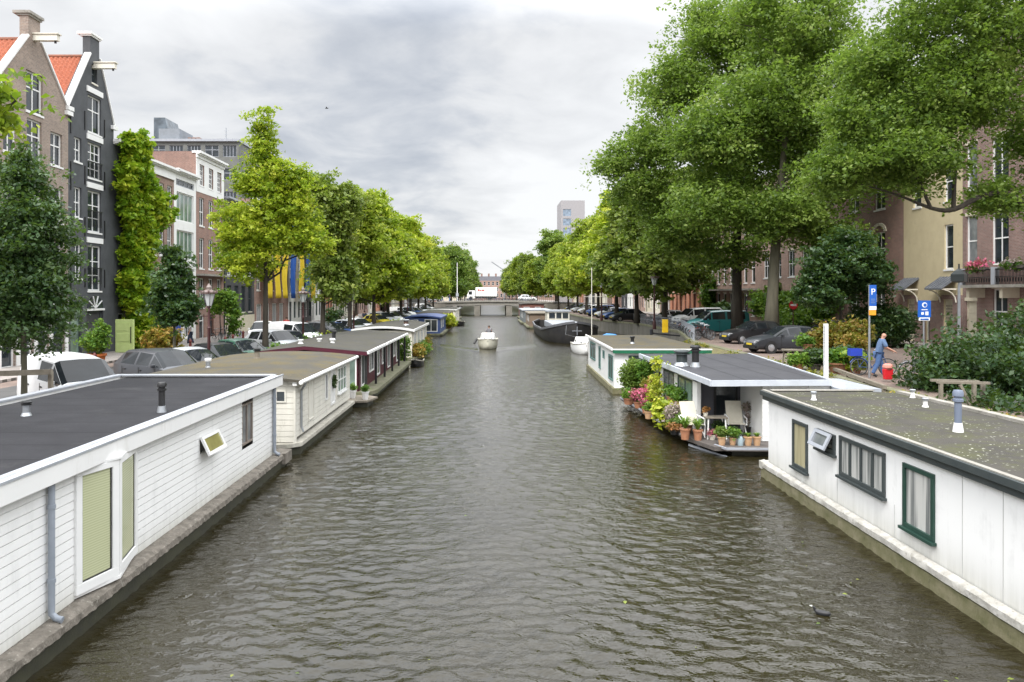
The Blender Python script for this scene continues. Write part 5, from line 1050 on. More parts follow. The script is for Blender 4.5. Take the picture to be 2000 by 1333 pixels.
simple_boat('dark houseboat with reddish brown cabin beside the bridge on the right', 5.6, 9.6, 138, 152, 2.9, .1, pm('red_brown_boards', (.20, .08, .06), (.16, .06, .05), .7), DROOF, WOODD, wins=[(140, 141, 1, 1.9, GLASS), (146, 147, 1, 1.9, GLASS)], front=[(6, 7, 1.4, 2.3, GLASSC), (8, 9, 1.4, 2.3, GLASSC)], side=-1, grp='houseboats moored on the right')
# ---- small boats
def small_boat(name, label, cat, loc, L_, Wd, hullm, rz=0, cabin=True, group=None, z=.75):
    b = thing(name, label, cat, loc, rz, group); st = [(-L_ / 2, .04, z + .12, .25), (-L_ / 2 + .15, Wd * .2, z + .08, 0), (-L_ * .36, Wd * .38, z + .03, -.2), (-L_ * .15, Wd * .49, z - .03, -.3), (L_ * .15, Wd * .5, z - .06, -.3), (L_ * .42, Wd * .46, z - .06, -.25), (L_ / 2, Wd * .4, z - .05, -.15)]
    hull_loft(st, 12).build('hull', hullm, b, smooth='all'); mb = MB()
    for i in range(len(st) - 1):
        a, c = st[i], st[i + 1]
        for s in (-1, 1): mb.bar((s * a[1], a[0], a[2]), (s * c[1], c[0], c[2]), .05, .06)
    mb.build('gunwale', pm('boat_rail', (.38, .36, .3), (.3, .28, .24), .5), b)
    mb = MB(); P = [(-st[i][1] * .95, st[i][0]) for i in range(5)] + [(st[i][1] * .95, st[i][0]) for i in range(4, -1, -1)]; mb.prism(P, z - .12, z - .04 if cabin else z - .1); mb.build('deck', WHITE2 if cabin else WOODD, b)
    if cabin:
        mb = MB(); k = .9; mb.add([(-Wd * .3, -L_ * .3, z - .05), (Wd * .3, -L_ * .3, z - .05), (Wd * .4, L_ * .1, z - .05), (-Wd * .4, L_ * .1, z - .05), (-Wd * .2, -L_ * .18, z + .38), (Wd * .2, -L_ * .18, z + .38), (Wd * .32, L_ * .1, z + .48), (-Wd * .32, L_ * .1, z + .48)], [(0, 1, 5, 4), (1, 2, 6, 5), (2, 3, 7, 6), (3, 0, 4, 7), (4, 5, 6, 7)]); cb_ = mb.build('cabin', WHITE, b, bevel=.04)
        for s in (-1, 1): MB().lathe([(.07, -.01), (.07, .01)], 12, (0, 0, 0), axis='y').build('porthole', GLASS, cb_).location = (s * Wd * .17, -L_ * .262, z + .12)
        for s in (-1, 1): MB().box(-.004, -.3, -.07, .004, .3, .07).build('window', GLASS, cb_).location = (s * (Wd * .36 + .012), -L_ * .05, z + .22)
    return b
OFFW = pm('cream_hull', (.62, .60, .50), (.55, .53, .44), .4, 2)
mboat = small_boat('motorboat', 'small cream cabin motorboat coming down the middle of the canal', 'motorboat', (XP(953, 66), 66.6, 0), 5.4, 1.75, OFFW)
MB().tube([(-.95, -.4, .75), (-1.2, -.6, .35)], .1, 10).build('fender', BLACK, mboat, smooth=True)
yb = small_boat('small_yacht', 'small white boat moored in front of the black barge bow', 'boat', (XP(1140, 60), 60.5, 0), 4.6, 1.7, WHITE, group=None)
MB().tube([(.72, .2, .8), (.72, .2, 6.7)], .03, 6).bar((.1, .2, 4.4), (1.5, .2, 4.4), .03).build('mast', WHITE2, yb)
small_boat('dinghy', 'dark dinghy tied to the far left houseboats near the bridge', 'dinghy', (-4.6, 113, 0), 4.2, 1.6, BLACK, cabin=False, z=.6)
small_boat('dinghy', 'black sloop tied beside the yellow ball at the arched white houseboat', 'dinghy', (-4.75, 49.6, 0), 2.6, .8, BLACK, cabin=False, z=.36)
bt = small_boat('covered_boat', 'small boat under a bright blue tarpaulin behind the green edged houseboat', 'boat', (XP(1197, 56), 57, 0), 5, 2.2, WHITE, cabin=False, z=1.1)
MB().add([(-1, -2.4, 1.1), (1, -2.4, 1.1), (1.15, 2, 1.1), (-1.15, 2, 1.1), (0, -2.2, 1.75), (0, 2, 1.6)], [(0, 1, 4), (1, 2, 5, 4), (2, 3, 5), (3, 0, 4, 5)]).build('tarpaulin', pm('blue_tarp', (.03, .25, .6), (.03, .2, .5), .5), bt)
# ------------------------------------------------------------------ vehicles
def paint(n, c): return pm('paint_' + n, c, tuple(x * .92 for x in c), .36, 1, coat=.25)
P0 = paint('base', (.1, .1, .1))
HATCH = [(-2.1, .60, .36, .52, .55, .48), (-2.02, .76, .22, .66, .70, .60), (-1.6, .85, .2, .80, .87, .68), (-1.0, .87, .2, .90, .97, .70), (-.2, .87, .2, .94, 1.42, .58), (.55, .87, .2, .96, 1.48, .59), (1.3, .86, .2, .98, 1.42, .56), (1.88, .83, .22, .96, 1.02, .62), (2.06, .78, .26, .82, .86, .62), (2.1, .7, .4, .7, .72, .55)]
SUV = [(-2.2, .62, .42, .70, .73, .5), (-2.12, .80, .28, .82, .88, .64), (-1.7, .89, .26, .95, 1.02, .72), (-1.05, .91, .26, 1.04, 1.10, .74), (-.35, .91, .26, 1.07, 1.60, .64), (.55, .91, .26, 1.08, 1.66, .65), (1.6, .90, .26, 1.10, 1.60, .62), (2.05, .87, .28, 1.08, 1.12, .66), (2.15, .82, .3, .9, .95, .64), (2.2, .75, .45, .8, .82, .58)]
VAN = [(-2.2, .62, .40, .66, .70, .5), (-2.12, .80, .25, .84, .92, .64), (-1.8, .88, .22, .98, 1.08, .72), (-1.3, .90, .22, 1.08, 1.18, .76), (-.55, .90, .22, 1.12, 1.76, .70), (.4, .90, .22, 1.14, 1.84, .74), (1.9, .90, .22, 1.14, 1.84, .74), (2.12, .89, .24, 1.12, 1.74, .70), (2.18, .87, .28, 1.0, 1.3, .7), (2.2, .84, .4, .9, .95, .66)]
BUS = [(-2.35, .66, .42, .80, .84, .56), (-2.28, .84, .26, .96, 1.02, .70), (-1.95, .91, .24, 1.10, 1.20, .78), (-1.6, .92, .24, 1.16, 1.28, .80), (-.9, .92, .24, 1.2, 1.86, .76), (.3, .92, .24, 1.2, 1.94, .78), (2.0, .92, .24, 1.2, 1.94, .78), (2.26, .91, .26, 1.18, 1.80, .74), (2.33, .88, .3, 1.0, 1.3, .7), (2.35, .84, .4, .9, .95, .66)]
def lerp(a, b, t): return tuple(x + (y - x) * t for x, y in zip(a, b))
def make_car(st, mat, wr=.31, wins=(3, 4, 5), rear=(6,), panel=False, wb=None):
    r = thing('parked_car', None, None); MBs = MB(); G = []
    for y, hw, zb, be, ro, rw in st:
        half = [(0, zb), (hw * .82, zb), (hw * .98, zb + .10), (hw * 1.01, zb * .55 + be * .45), (hw * .985, be), (rw + .01, ro - .07), (rw * .82, ro - .01), (0, ro + .012)]
        G.append([(-x, y, z) for x, z in half[::-1][:-1]] + [(x, y, z) for x, z in half])
    n = len(G[0])
    def put(a, b, c, d, nm):
        u = [Vector(p) for p in (a, b, c, d)]
        def q(s, t): return (u[0] * (1 - s) + u[1] * s) * (1 - t) + (u[3] * (1 - s) + u[2] * s) * t
        m_ = .06; I = [q(m_, m_), q(1 - m_, m_), q(1 - m_, 1 - m_), q(m_, 1 - m_)]
        for i in range(4): MBs.quad(u[i], u[(i + 1) % 4], I[(i + 1) % 4], I[i])
        W_.setdefault(nm, []).append(I)
    W_ = {}
    for i in range(len(G) - 1):
        for k in range(n - 1):
            a, b, c, d = G[i][k], G[i][k + 1], G[i + 1][k + 1], G[i + 1][k]
            # ring order: 0 roof centre(left)..7 bottom..14 roof centre (right)
            kk = k if k < 7 else 13 - k
            if kk == 2 and i in wins and not (panel and i >= 5): put(a, b, c, d, 'side_window' + ('L' if k < 7 else 'R'))
            elif kk in (0, 1) and i == 3: W_.setdefault('windscreen', []).append([a, b, c, d])
            elif kk in (0, 1) and i in rear and not panel: W_.setdefault('rear_window', []).append([a, b, c, d])
            else: MBs.quad(a, b, c, d)
    MBs.quad(*G[0]); MBs.quad(*G[-1]); 
    for s in (-1, 1):
        for ys_ in (st[3][0] + .28, st[4][0] + .62, st[5][0] + .82): xx = s * (st[4][1] + .006); MBs.box(xx - .004, ys_, st[4][2] + .16, xx + .004, ys_ + .018, st[4][3] - .03, 1)
        for ys_ in (st[4][0] + .45, st[5][0] + .6): xx = s * (st[4][1] + .012); MBs.box(xx - .012, ys_, st[4][3] - .16, xx + .012, ys_ + .16, st[4][3] - .12, 1)
        xx = s * (st[4][1] + .0); MBs.box(xx - .03, st[3][0] + .1, st[4][2] - .02, xx + .012, st[-3][0] - .4, st[4][2] + .07, 1)
    for yy in (st[0][0] - .012, st[-1][0] + .012): MBs.box(-st[1][1] * .8, yy - .02, st[1][2] + .02, st[1][1] * .8, yy + .02, st[1][2] + .16, 1)
    o = MBs.build('body', [mat, BLACK], r)
    import bmesh as bm_; bb = bm_.new(); bb.from_mesh(o.data); bm_.ops.remove_doubles(bb, verts=bb.verts, dist=.0005); bb.to_mesh(o.data); bb.free()
    o.data.polygons.foreach_set('use_smooth', [True] * len(o.data.polygons)); o.data.set_sharp_from_angle(angle=R(42))
    for nm, qs in W_.items():
        m_ = MB(); [m_.quad(*q) for q in qs]; m_.build(nm.rstrip('LR'), CARGL, r, smooth='all' if nm[0] != 's' else False)
    L2 = -st[0][0]; hw = st[4][1]; wbf, wbr = -L2 + .78, st[-1][0] - .78
    for y in (wbf, wbr):
        for s in (-1, 1):
            m_ = MB(); x = s * (hw - .085); m_.lathe([(wr * .62, -.09), (wr * .93, -.1), (wr, -.07), (wr, .07), (wr * .93, .1), (wr * .62, .09)], 18, (x, y, wr), axis='x'); w_ = m_.build('wheel', RUBBER, r, smooth=True)
            m_ = MB(); xo = x + s * .095; m_.lathe([(wr * .64, -.01), (wr * .6, .012), (wr * .12, .03 * 1)], 18, (xo, y, wr), axis='x')
            rm = m_.build('rim', CHROME, w_)
            m_ = MB(); xq = x + s * .11
            for a in range(5): t = a * 1.2566 + .6; m_.add([(xq, y + wr * .2 * math.cos(t), wr + wr * .2 * math.sin(t)), (xq, y + wr * .56 * math.cos(t - .28), wr + wr * .56 * math.sin(t - .28)), (xq, y + wr * .56 * math.cos(t + .28), wr + wr * .56 * math.sin(t + .28))], [(0, 1, 2)])
            m_.build('rim_gap', BLACK, rm)
            m_ = MB(); m_.lathe([(wr * 1.17, -.004), (wr * 1.17, .004)], 20, (s * (hw + .004), y, wr + .01), axis='x'); m_.build('wheel_arch', BLACK, r)
    z1 = st[1][3]
    for s in (-1, 1):
        MB().add([(s * .42, -L2 - .0, z1 - .08), (s * .72, -L2 + .09, z1 - .06), (s * .80, -L2 + .3, z1 + .03), (s * .5, -L2 + .05, z1 + .04)] , [(0, 1, 2, 3)]).build('headlight', pm('headlight', (.6, .62, .64), (.5, .5, .52), .1), r)
        MB().box(s * .62 - .12, st[-1][0] - .06, st[-1][3] + .02, s * .62 + .12, st[-1][0] + .012, st[-1][3] + .16).build('taillight', pm('taillight', (.35, .01, .01), (.3, .01, .01), .2), r)
        MB().box(s * (hw + .02) - .08, st[3][0] + .32, st[3][3] + .02, s * (hw + .02) + .08, st[3][0] + .42, st[3][3] + .14).build('mirror', mat, r, bevel=.02)
    MB().box(-.5, -L2 - .015, .34, .5, -L2 + .05, .44).build('grille', BLACK, r); MB().box(-.26, -L2 - .03, .44, .26, -L2 - .016, .54).build('number_plate', pm('plate_yellow', (.6, .45, .03), (.6, .45, .03), .5), r)
    return r
def set_thing(o, label, cat, loc, rz, group=None, name=None):
    o.location = loc; o.rotation_euler = (0, 0, R(rz)); tag(o, label, cat, group)
    if name: o.name = name
    return o
C_hatch = make_car(HATCH, P0); C_suv = make_car(SUV, P0, .34); C_van = make_car(VAN, P0, .32, wins=(3, 4), panel=True); C_bus = make_car(BUS, P0, .33, wins=(3, 4, 5))
used = set()
def car(proto, col, label, loc, rz, group, name='parked_car', cat='car'):
    mats = {P0.name: paint(*col)} 
    o = copy_tree(proto, None, mats); o.name = name
    return set_thing(o, label, cat, loc, rz, group)
WHT, SIL, DGR, BLK, TEAL, GRN, BLU, RED, YEL = ('white', (.72, .73, .74)), ('silver', (.42, .44, .46)), ('graphite', (.030, .033, .040)), ('black', (.012, .012, .014)), ('teal', (.008, .15, .155)), ('green', (.03, .09, .06)), ('blue', (.03, .08, .25)), ('red', (.30, .02, .02)), ('yellow', (.6, .5, .03))
GL, GR_ = 'cars parked along the left quay', 'cars parked along the right quay'
def LX(px, D): return XP(px, D)
car(C_van, WHT, 'white delivery van parked behind the thin dark tree at the left', (-12.6, 23.2, QL), 48, GL, 'parked_van', 'van')
car(C_suv, DGR, 'dark grey off-roader parked right of the white delivery van', (-12.1, 28.6, QL), 55, GL)
car(C_hatch, BLK, 'black car cut by the left picture edge in front of the white van', (-12.9, 18.4, QL), 50, GL)
lab = [('silver', SIL, C_hatch, 31.9), ('black', BLK, C_hatch, 35.0), ('dark green', GRN, C_hatch, 38.2), ('silver', SIL, C_suv, 44.2), ('dark grey', DGR, C_hatch, 47.2), ('white', WHT, C_van, 51.2), ('black', BLK, C_suv, 57.5), ('dark blue', BLU, C_hatch, 61), ('silver', SIL, C_hatch, 68), ('white', WHT, C_hatch, 72), ('yellow', YEL, C_hatch, 84), ('silver', SIL, C_suv, 88), ('white', WHT, C_hatch, 95), ('black', BLK, C_hatch, 99), ('silver', SIL, C_hatch, 108), ('white', WHT, C_van, 113), ('dark blue', BLU, C_suv, 121), ('silver', SIL, C_hatch, 127), ('white', WHT, C_hatch, 137), ('black', BLK, C_suv, 143), ('white', WHT, C_van, 152)]
for i, (nm, c, p, D) in enumerate(lab): car(p, c, f'{nm} {"van" if p is C_van else "car"} parked by the canal, {ORD[i]} beyond the dark grey off-roader', (-12.3 if p is not C_van else -12.9, D, QL), 52 + (i * 37 % 9) - 4, GL, 'parked_van' if p is C_van else 'parked_car', 'van' if p is C_van else 'car')
car(C_suv, WHT, 'white car driving past the charcoal house towards the camera', (LX(513, 58), 58, QL), 12, None, 'moving_car')
car(C_bus, TEAL, 'teal green panel van parked nose to the canal beside the big elm trunk', (17.9, 60.6, QR), -80, GR_, 'parked_van', 'van')
car(C_hatch, BLK, 'black hatchback parked nose to the canal between the elm trunks', (17.2, 50.3, QR), -76, GR_)
car(C_hatch, DGR, 'dark grey car parked nearest on the right quay beside the flower pots', (16.2, 42.4, QR), -78, GR_)
lab = [('white', WHT, C_bus, 72), ('silver', SIL, C_hatch, 78), ('white', WHT, C_hatch, 84), ('dark grey', DGR, C_hatch, 91), ('dark blue', BLU, C_hatch, 97), ('silver', SIL, C_hatch, 104), ('blue', BLU, C_suv, 112), ('white', WHT, C_hatch, 124), ('silver', SIL, C_hatch, 134), ('black', BLK, C_hatch, 146)]
for i, (nm, c, p, D) in enumerate(lab): car(p, c, f'{nm} car parked on the right quay, {ORD[i]} beyond the teal van', (19.4 if D < 90 else 16.2, D, QR), -74, GR_)
car(C_hatch, WHT, 'white car crossing the bridge at its right end', (XP(1030, 172), 172, 3.0), 90, None, 'moving_car')
car(C_van, SIL, 'pale van waiting at the left end of the bridge', (XP(845, 172), 172, 2.95), -80, None, 'waiting_van', 'van')
for p in (C_hatch, C_suv, C_van, C_bus):
    for ch in [x for x in bpy.data.objects if x.parent == p]:
        for g in [x for x in bpy.data.objects if x.parent == ch]:
            for g2 in [x for x in bpy.data.objects if x.parent == g]: bpy.data.objects.remove(g2)
            bpy.data.objects.remove(g)
        bpy.data.objects.remove(ch)
    bpy.data.objects.remove(p)
KID.clear()
tr = thing('lorry', 'white box lorry crossing the bridge with a small red logo on its side', 'lorry', (XP(912, 176), 176, 3.15))
MB().box(2.0, -1.2, .9, 6.9, 1.2, 3.0).build('box', WHITE, tr, bevel=.08); m = MB(); m.add([(0, -1.1, .5), (1.85, -1.1, .5), (1.85, -1.1, 2.3), (.55, -1.1, 2.3), (.1, -1.1, 1.4), (0, 1.1, .5), (1.85, 1.1, .5), (1.85, 1.1, 2.3), (.55, 1.1, 2.3), (.1, 1.1, 1.4)], [(0, 1, 2, 3, 4), (9, 8, 7, 6, 5), (0, 5, 6, 1), (1, 6, 7, 2), (2, 7, 8, 3), (3, 8, 9, 4), (4, 9, 5, 0)]); m.build('cab', WHITE, tr)
MB().box(.45, -1.12, 1.35, 1.2, -1.101, 2.1).build('side_window', CARGL, tr); MB().box(1.85, -1.0, .5, 6.8, 1.0, .9).build('chassis', BLACK, tr)
m = MB(); m.box(2.5, -1.215, 2.1, 2.9, -1.203, 2.6).box(3.0, -1.215, 2.1, 3.3, -1.203, 2.5).box(3.4, -1.215, 2.1, 4.0, -1.203, 2.5); m.build('logo', pm('logo_red', (.45, .12, .1), (.4, .1, .1), .6), tr)
for x in (.9, 5.3): MB().lathe([(.45, -.15), (.45, .15)], 16, (x, -1.0, .45), axis='y').build('wheel', RUBBER, tr)
# ------------------------------------------------------------------ bicycles
def make_bike(col):
    r = thing('bicycle', None, None); fm = paint(*col)
    for x in (-.53, .53):
        m = MB(); n = 24
        m.tube([(x + .33 * math.cos(t), 0, .34 + .33 * math.sin(t)) for t in [2 * math.pi * i / n for i in range(n + 1)]], .018, 5, cap=False); w = m.build('wheel', RUBBER, r)
        m = MB(); [m.bar((x, 0, .34), (x + .32 * math.cos(t), 0, .34 + .32 * math.sin(t)), .004) for t in [2 * math.pi * i / 14 for i in range(14)]]; m.tube([(x + .305 * math.cos(t), 0, .34 + .305 * math.sin(t)) for t in [2 * math.pi * i / n for i in range(n + 1)]], .01, 4, cap=False); m.build('spokes', METAL, w)
    m = MB(); bb = (-.06, 0, .30); hd = (.36, 0, .82); st_ = (-.2, 0, .78)
    for a, b, r_ in ((bb, st_, .016), (bb, hd, .02), (st_, (.38, 0, .74), .016), ((-.53, 0, .34), bb, .012), ((-.53, 0, .34), st_, .011), (hd, (.53, 0, .34), .015), (hd, (.32, 0, 1.0), .016), (st_, (-.23, 0, .92), .014), ((-.53, 0, .36), (-.6, 0, .74), .008), ((-.7, 0, .74), (-.2, 0, .74), .012)): m.tube([a, b], r_, 6)
    m.tube([(-.53 + .37 * math.cos(t), 0, .34 + .37 * math.sin(t)) for t in (.2, .7, 1.2, 1.7, 2.2, 2.7)], .022, 5); m.build('frame', fm, r)
    m = MB(); m.tube([(.12, -.26, 1.0), (.3, -.2, 1.06), (.32, 0, 1.02), (.3, .2, 1.06), (.12, .26, 1.0)], .014, 6); m.build('handlebar', METAL, r)
    m = MB(); m.add([(-.36, -.09, .94), (-.36, .09, .94), (-.1, .03, .96), (-.1, -.03, .96), (-.36, -.09, .99), (-.36, .09, .99), (-.1, .03, .98), (-.1, -.03, .98)], [(3, 2, 1, 0), (4, 5, 6, 7), (0, 1, 5, 4), (1, 2, 6, 5), (2, 3, 7, 6), (3, 0, 4, 7)]); m.build('saddle', BLACK, r)
    return r
BIKES = {n: make_bike((n, c)) for n, c in (('black', (.015, .015, .016)), ('grey', (.2, .21, .23)), ('blue', (.03, .07, .25)), ('green', (.03, .15, .1)), ('red', (.3, .03, .02)))}
BIKES['black'].location = (0, 0, 0)
first = {}
def bike(n, label, loc, rz, group, tilt=0):
    o = BIKES[n] if n not in first else copy_tree(BIKES[n]); first[n] = 1; o.name = 'bicycle'
    o.location = loc; o.rotation_euler = (R(tilt), 0, R(rz)); tag(o, label, 'bicycle', group); return o
cols = ['black', 'grey', 'black', 'blue', 'black', 'green', 'grey', 'black', 'red', 'black']
def edge_x(y):
    for (x0, y0), (x1, y1) in zip(EDGE_R[:-1], EDGE_R[1:]):
        if y0 <= y <= y1: return x0 + (x1 - x0) * (y - y0) / (y1 - y0)
    return 12.4
for i in range(26):
    D = 53.5 + i * .52; n = cols[(i * 7) % 10]; bike(n, f'{n} bicycle against the quay railing left of the teal van, {ORD[i]} from its near end', (edge_x(D) + .95 + .1 * math.sin(i), D, QR), 8 + 14 * math.sin(i * 2.3), 'bicycles parked along the railing', 6)
for i in range(20):
    D = 68.5 + i * .95; n = cols[(i * 3) % 10]; bike(n, f'{n} bicycle standing on the far part of the right quay, {ORD[i]} beyond the yellow box', (edge_x(D) + 1.2, D, QR), 15 + 20 * math.sin(i * 1.7), 'bicycles on the far right quay', 4)
for i in range(16):
    D = 56.2 + i * .6; n = cols[(i * 3 + 1) % 10]; bike(n, f'{n} bicycle in the rack before the creeper covered house, {ORD[i]} from the near end', (26.0 + .15 * math.sin(i * 3), D, QR + .12), 5 + 12 * math.sin(i * 1.9), 'bicycles racked before the creeper')
for i in range(26):
    x = -6.5 + i * .62; n = cols[(i * 7 + 2) % 10]; bike(n, f'{n} bicycle leaning on the bridge railing, {ORD[i]} from the left', (x, DBR + .75, zt * 0 + 2.65 + f(x)), 4 * math.sin(i * 3), 'bicycles on the bridge')
for i, (px, D) in enumerate(((424, 59), (436, 60), (446, 61), (468, 62))): bike(cols[i], f'{cols[i]} bicycle on the pavement by the red brick house, {ORD[i]} from the left', (XP(px, D), D, QL + .0), 70 + i * 17, 'bicycles near the red brick house')
mbk = bike('blue', 'blue bicycle pushed by the bald man beside the parking sign', (15.05, 30.2, QR), -8, None)
rb2 = bike('grey', 'grey bicycle half hidden by the big bush next to the red bag', (15.9, 28.5, QR), 12, None)
CRB = pm('crate_blue', (.02, .05, .42), (.02, .05, .36), .5); cr_o = thing('crate', 'bright blue crate on the rear rack of the pushed bicycle', 'crate', (14.4, 30.35, QR + .77))
m = MB(); m.box(-.22, -.16, 0, .22, .16, .03).box(-.22, -.16, .03, -.2, .16, .28).box(.2, -.16, .03, .22, .16, .28).box(-.2, -.16, .03, .2, -.14, .28).box(-.2, .14, .03, .2, .16, .28); m.build('crate_shell', CRB, cr_o)
bg2 = thing('bag', 'bright red shopping bag with a pinkish cover standing by the bush', 'bag', (XP(1734, 27.9), 27.9, QR + .1)); bg2.scale = (.85, .85, .85); m = MB(); m.add([(-.16, -.1, 0), (.16, -.1, 0), (.16, .1, 0), (-.16, .1, 0), (-.2, -.12, .45), (.2, -.12, .45), (.2, .12, .45), (-.2, .12, .45)], [(0, 1, 5, 4), (1, 2, 6, 5), (2, 3, 7, 6), (3, 0, 4, 7), (3, 2, 1, 0), (4, 5, 6, 7)]); m.build('bag_body', pm('bag_red', (.6, .012, .02), (.5, .01, .02), .6), bg2, bevel=.03)
MB().lathe([(.16, .44), (.22, .52), (.2, .62), (.1, .68)], 12).build('bag_top', pm('bag_pink', (.6, .25, .2), (.5, .2, .16), .7), bg2, smooth=True)
# ------------------------------------------------------------------ people
def skin(name, nodes, edges, radii, mat, parent, sub=2):
    me = bpy.data.meshes.new(name); me.from_pydata(nodes, edges, []); o = bpy.data.objects.new(name, me); COL.objects.link(o)
    md = o.modifiers.new('s', 'SKIN'); me.skin_vertices[0].data[0].use_root = True
    for i, r in enumerate(radii):
        r = r if isinstance(r, tuple) else (r, r); me.skin_vertices[0].data[i].radius = r
    sb = o.modifiers.new('u', 'SUBSURF'); sb.levels = sb.render_levels = sub
    dg = bpy.context.evaluated_depsgraph_get(); m2 = bpy.data.meshes.new_from_object(o.evaluated_get(dg)); bpy.data.objects.remove(o)
    m2.name = name; m2.materials.clear(); m2.materials.append(mat); m2.polygons.foreach_set('use_smooth', [True] * len(m2.polygons)); m2.update()
    o = bpy.data.objects.new(name, m2); COL.objects.link(o); o.parent = parent; return o
SKINM = pm('skin', (.50, .27, .19), (.45, .23, .16), .55)
def person(label, loc, rz, shirt, trousers, hair=None, step=.0, lean=0., arms='down', sit=False, group=None):
    r = thing('person', label, 'person', loc, R(rz), group); J = {}
    lx = lean; J['pelvis'] = (0, 0, .93); J['waist'] = (lx * .3, 0, 1.08); J['chest'] = (lx * .7, 0, 1.30); J['neck'] = (lx, 0, 1.47); J['chin'] = (lx * 1.15 + .015, 0, 1.53); J['head'] = (lx * 1.25 + .02, 0, 1.62); J['top'] = (lx * 1.3, 0, 1.70); J['nose'] = (lx * 1.3 + .125, 0, 1.60)
    for s, n in ((-1, 'L'), (1, 'R')):
        f_ = step * s; J['hip' + n] = (0, .09 * s, .88); J['knee' + n] = (f_ * .5 + .03, .10 * s, .49); J['ank' + n] = (f_ - (.05 if f_ < 0 else 0), .10 * s, .08 + (.05 if f_ < 0 else 0)); J['toe' + n] = (f_ + .17 - (.04 if f_ < 0 else 0), .11 * s, .035)
        J['sh' + n] = (lx * .9, .19 * s, 1.41)
        if arms == 'push': J['elb' + n] = (lx * .8 + .12, .24 * s, 1.16); J['wr' + n] = (lx * .8 + .36, .2 * s, 1.04)
        else: J['elb' + n] = (lx * .7 - .03, .25 * s, 1.14); J['wr' + n] = (lx * .6 + .06, .26 * s, .9)
        w = Vector(J['wr' + n]); e_ = Vector(J['elb' + n]); d = (w - e_).normalized(); J['palm' + n] = tuple(w + d * .06)
        side = Vector((0, 0, 1)).cross(d).normalized() if abs(d.z) < .8 else Vector((1, 0, 0))
        for k in range(4): b_ = w + d * .095 + side * (k - 1.5) * .021; J[f'f{k}a' + n] = tuple(b_); J[f'f{k}b' + n] = tuple(b_ + d * (.045 + .01 * (k in (1, 2))) - Vector((0, 0, .03)))
        J['tha' + n] = tuple(w + d * .04 + side * .045); J['thb' + n] = tuple(w + d * .075 + side * .06)
    order = list(J); ix = {k: i for i, k in enumerate(order)}
    E = [('pelvis', 'waist'), ('waist', 'chest'), ('chest', 'neck'), ('neck', 'chin'), ('chin', 'head'), ('head', 'top'), ('head', 'nose')]
    for n in 'LR': E += [('pelvis', 'hip' + n), ('hip' + n, 'knee' + n), ('knee' + n, 'ank' + n), ('ank' + n, 'toe' + n), ('chest', 'sh' + n), ('sh' + n, 'elb' + n), ('elb' + n, 'wr' + n), ('wr' + n, 'palm' + n), ('palm' + n, 'tha' + n), ('tha' + n, 'thb' + n)] + [('palm' + n, f'f{k}a' + n) for k in range(4)] + [(f'f{k}a' + n, f'f{k}b' + n) for k in range(4)]
    rad = dict(pelvis=.12, waist=.115, chest=.13, neck=.055, chin=.07, head=.088, top=.06, nose=.016)
    def rr(k): return rad.get(k) or {'hip': .085, 'kne': .058, 'ank': .042, 'toe': .035, 'shL': .06, 'shR': .06, 'elb': .042, 'wrL': .028, 'wrR': .028, 'pal': .035, 'tha': .012, 'thb': .01}.get(k[:3], .009)
    skin('body', [J[k] for k in order], [(ix[a], ix[b]) for a, b in E], [rr(k) for k in order], SKINM, r)
    def sub(name, keys, extra, mat):
        ks = list(keys); id_ = {k: i for i, k in enumerate(ks)}; ed = [(id_[a], id_[b]) for a, b in E if a in id_ and b in id_]; skin(name, [J[k] for k in ks], ed, [rr(k) + extra for k in ks], mat, r)
    if arms == 'push' or True:
        for n in 'LR': J['mid' + n] = tuple((Vector(J['elb' + n]) * .9 + Vector(J['wr' + n]) * .1))
    sub('shirt', ['waist', 'pelvis', 'chest', 'neck', 'shL', 'shR', 'elbL', 'elbR'], .036, shirt)
    if not sit: sub('trousers', ['pelvis', 'hipL', 'hipR', 'kneeL', 'kneeR', 'ankL', 'ankR'], .032, trousers)
    for n in 'LR': sub('shoe', ['ank' + n, 'toe' + n], .014, BLACK if not hair else RUBBER)
    hd = Vector(J['head'])
    for s in (-1, 1): MB().lathe([(.002, -.01), (.011, 0), (.002, .01)], 8, (hd.x + .085, .033 * s, hd.z + .0), axis='x').build('eye', BLACK, r); MB().lathe([(.01, -.012), (.026, 0), (.01, .012)], 8, (hd.x - .005, .088 * s, hd.z - .01), axis='y').build('ear', SKINM, r)
    MB().box(hd.x + .084, -.022, hd.z - .062, hd.x + .09, .022, hd.z - .054).build('mouth', pm('lip', (.3, .1, .08), None, .6), r)
    if hair: MB().lathe([(.09, hd.z - .03), (.106, hd.z + .03), (.095, hd.z + .085), (.05, hd.z + .12)], 14, (hd.x - .02, 0, 0)).build('hair', hair, r, smooth=True)
    return r
DEN = pm('denim', (.07, .13, .28), (.05, .10, .22), .9, 12); SHB = pm('blue_checked_shirt', (.12, .19, .32), (.08, .13, .24), .9, 30); HB = pm('brown_hair', (.05, .03, .02), None, .8); WS = pm('white_shirt', (.7, .7, .7), None, .9); NV = pm('navy_cloth', (.02, .03, .06), None, .9); GRC = pm('grey_cloth', (.2, .2, .22), None, .9); RDC = pm('red_cloth', (.4, .03, .03), None, .9)
mp = person('bald man in blue shirt and jeans wheeling a bicycle on the right quay', (XP(1716, 29.6), 29.6, QR), -12, SHB, DEN, None, step=.2, lean=.13, arms='push')
person('person with dark hair steering the cream motorboat in the canal', (XP(955, 68.5), 68.6, .06), 260, GRC, NV, HB, sit=False)
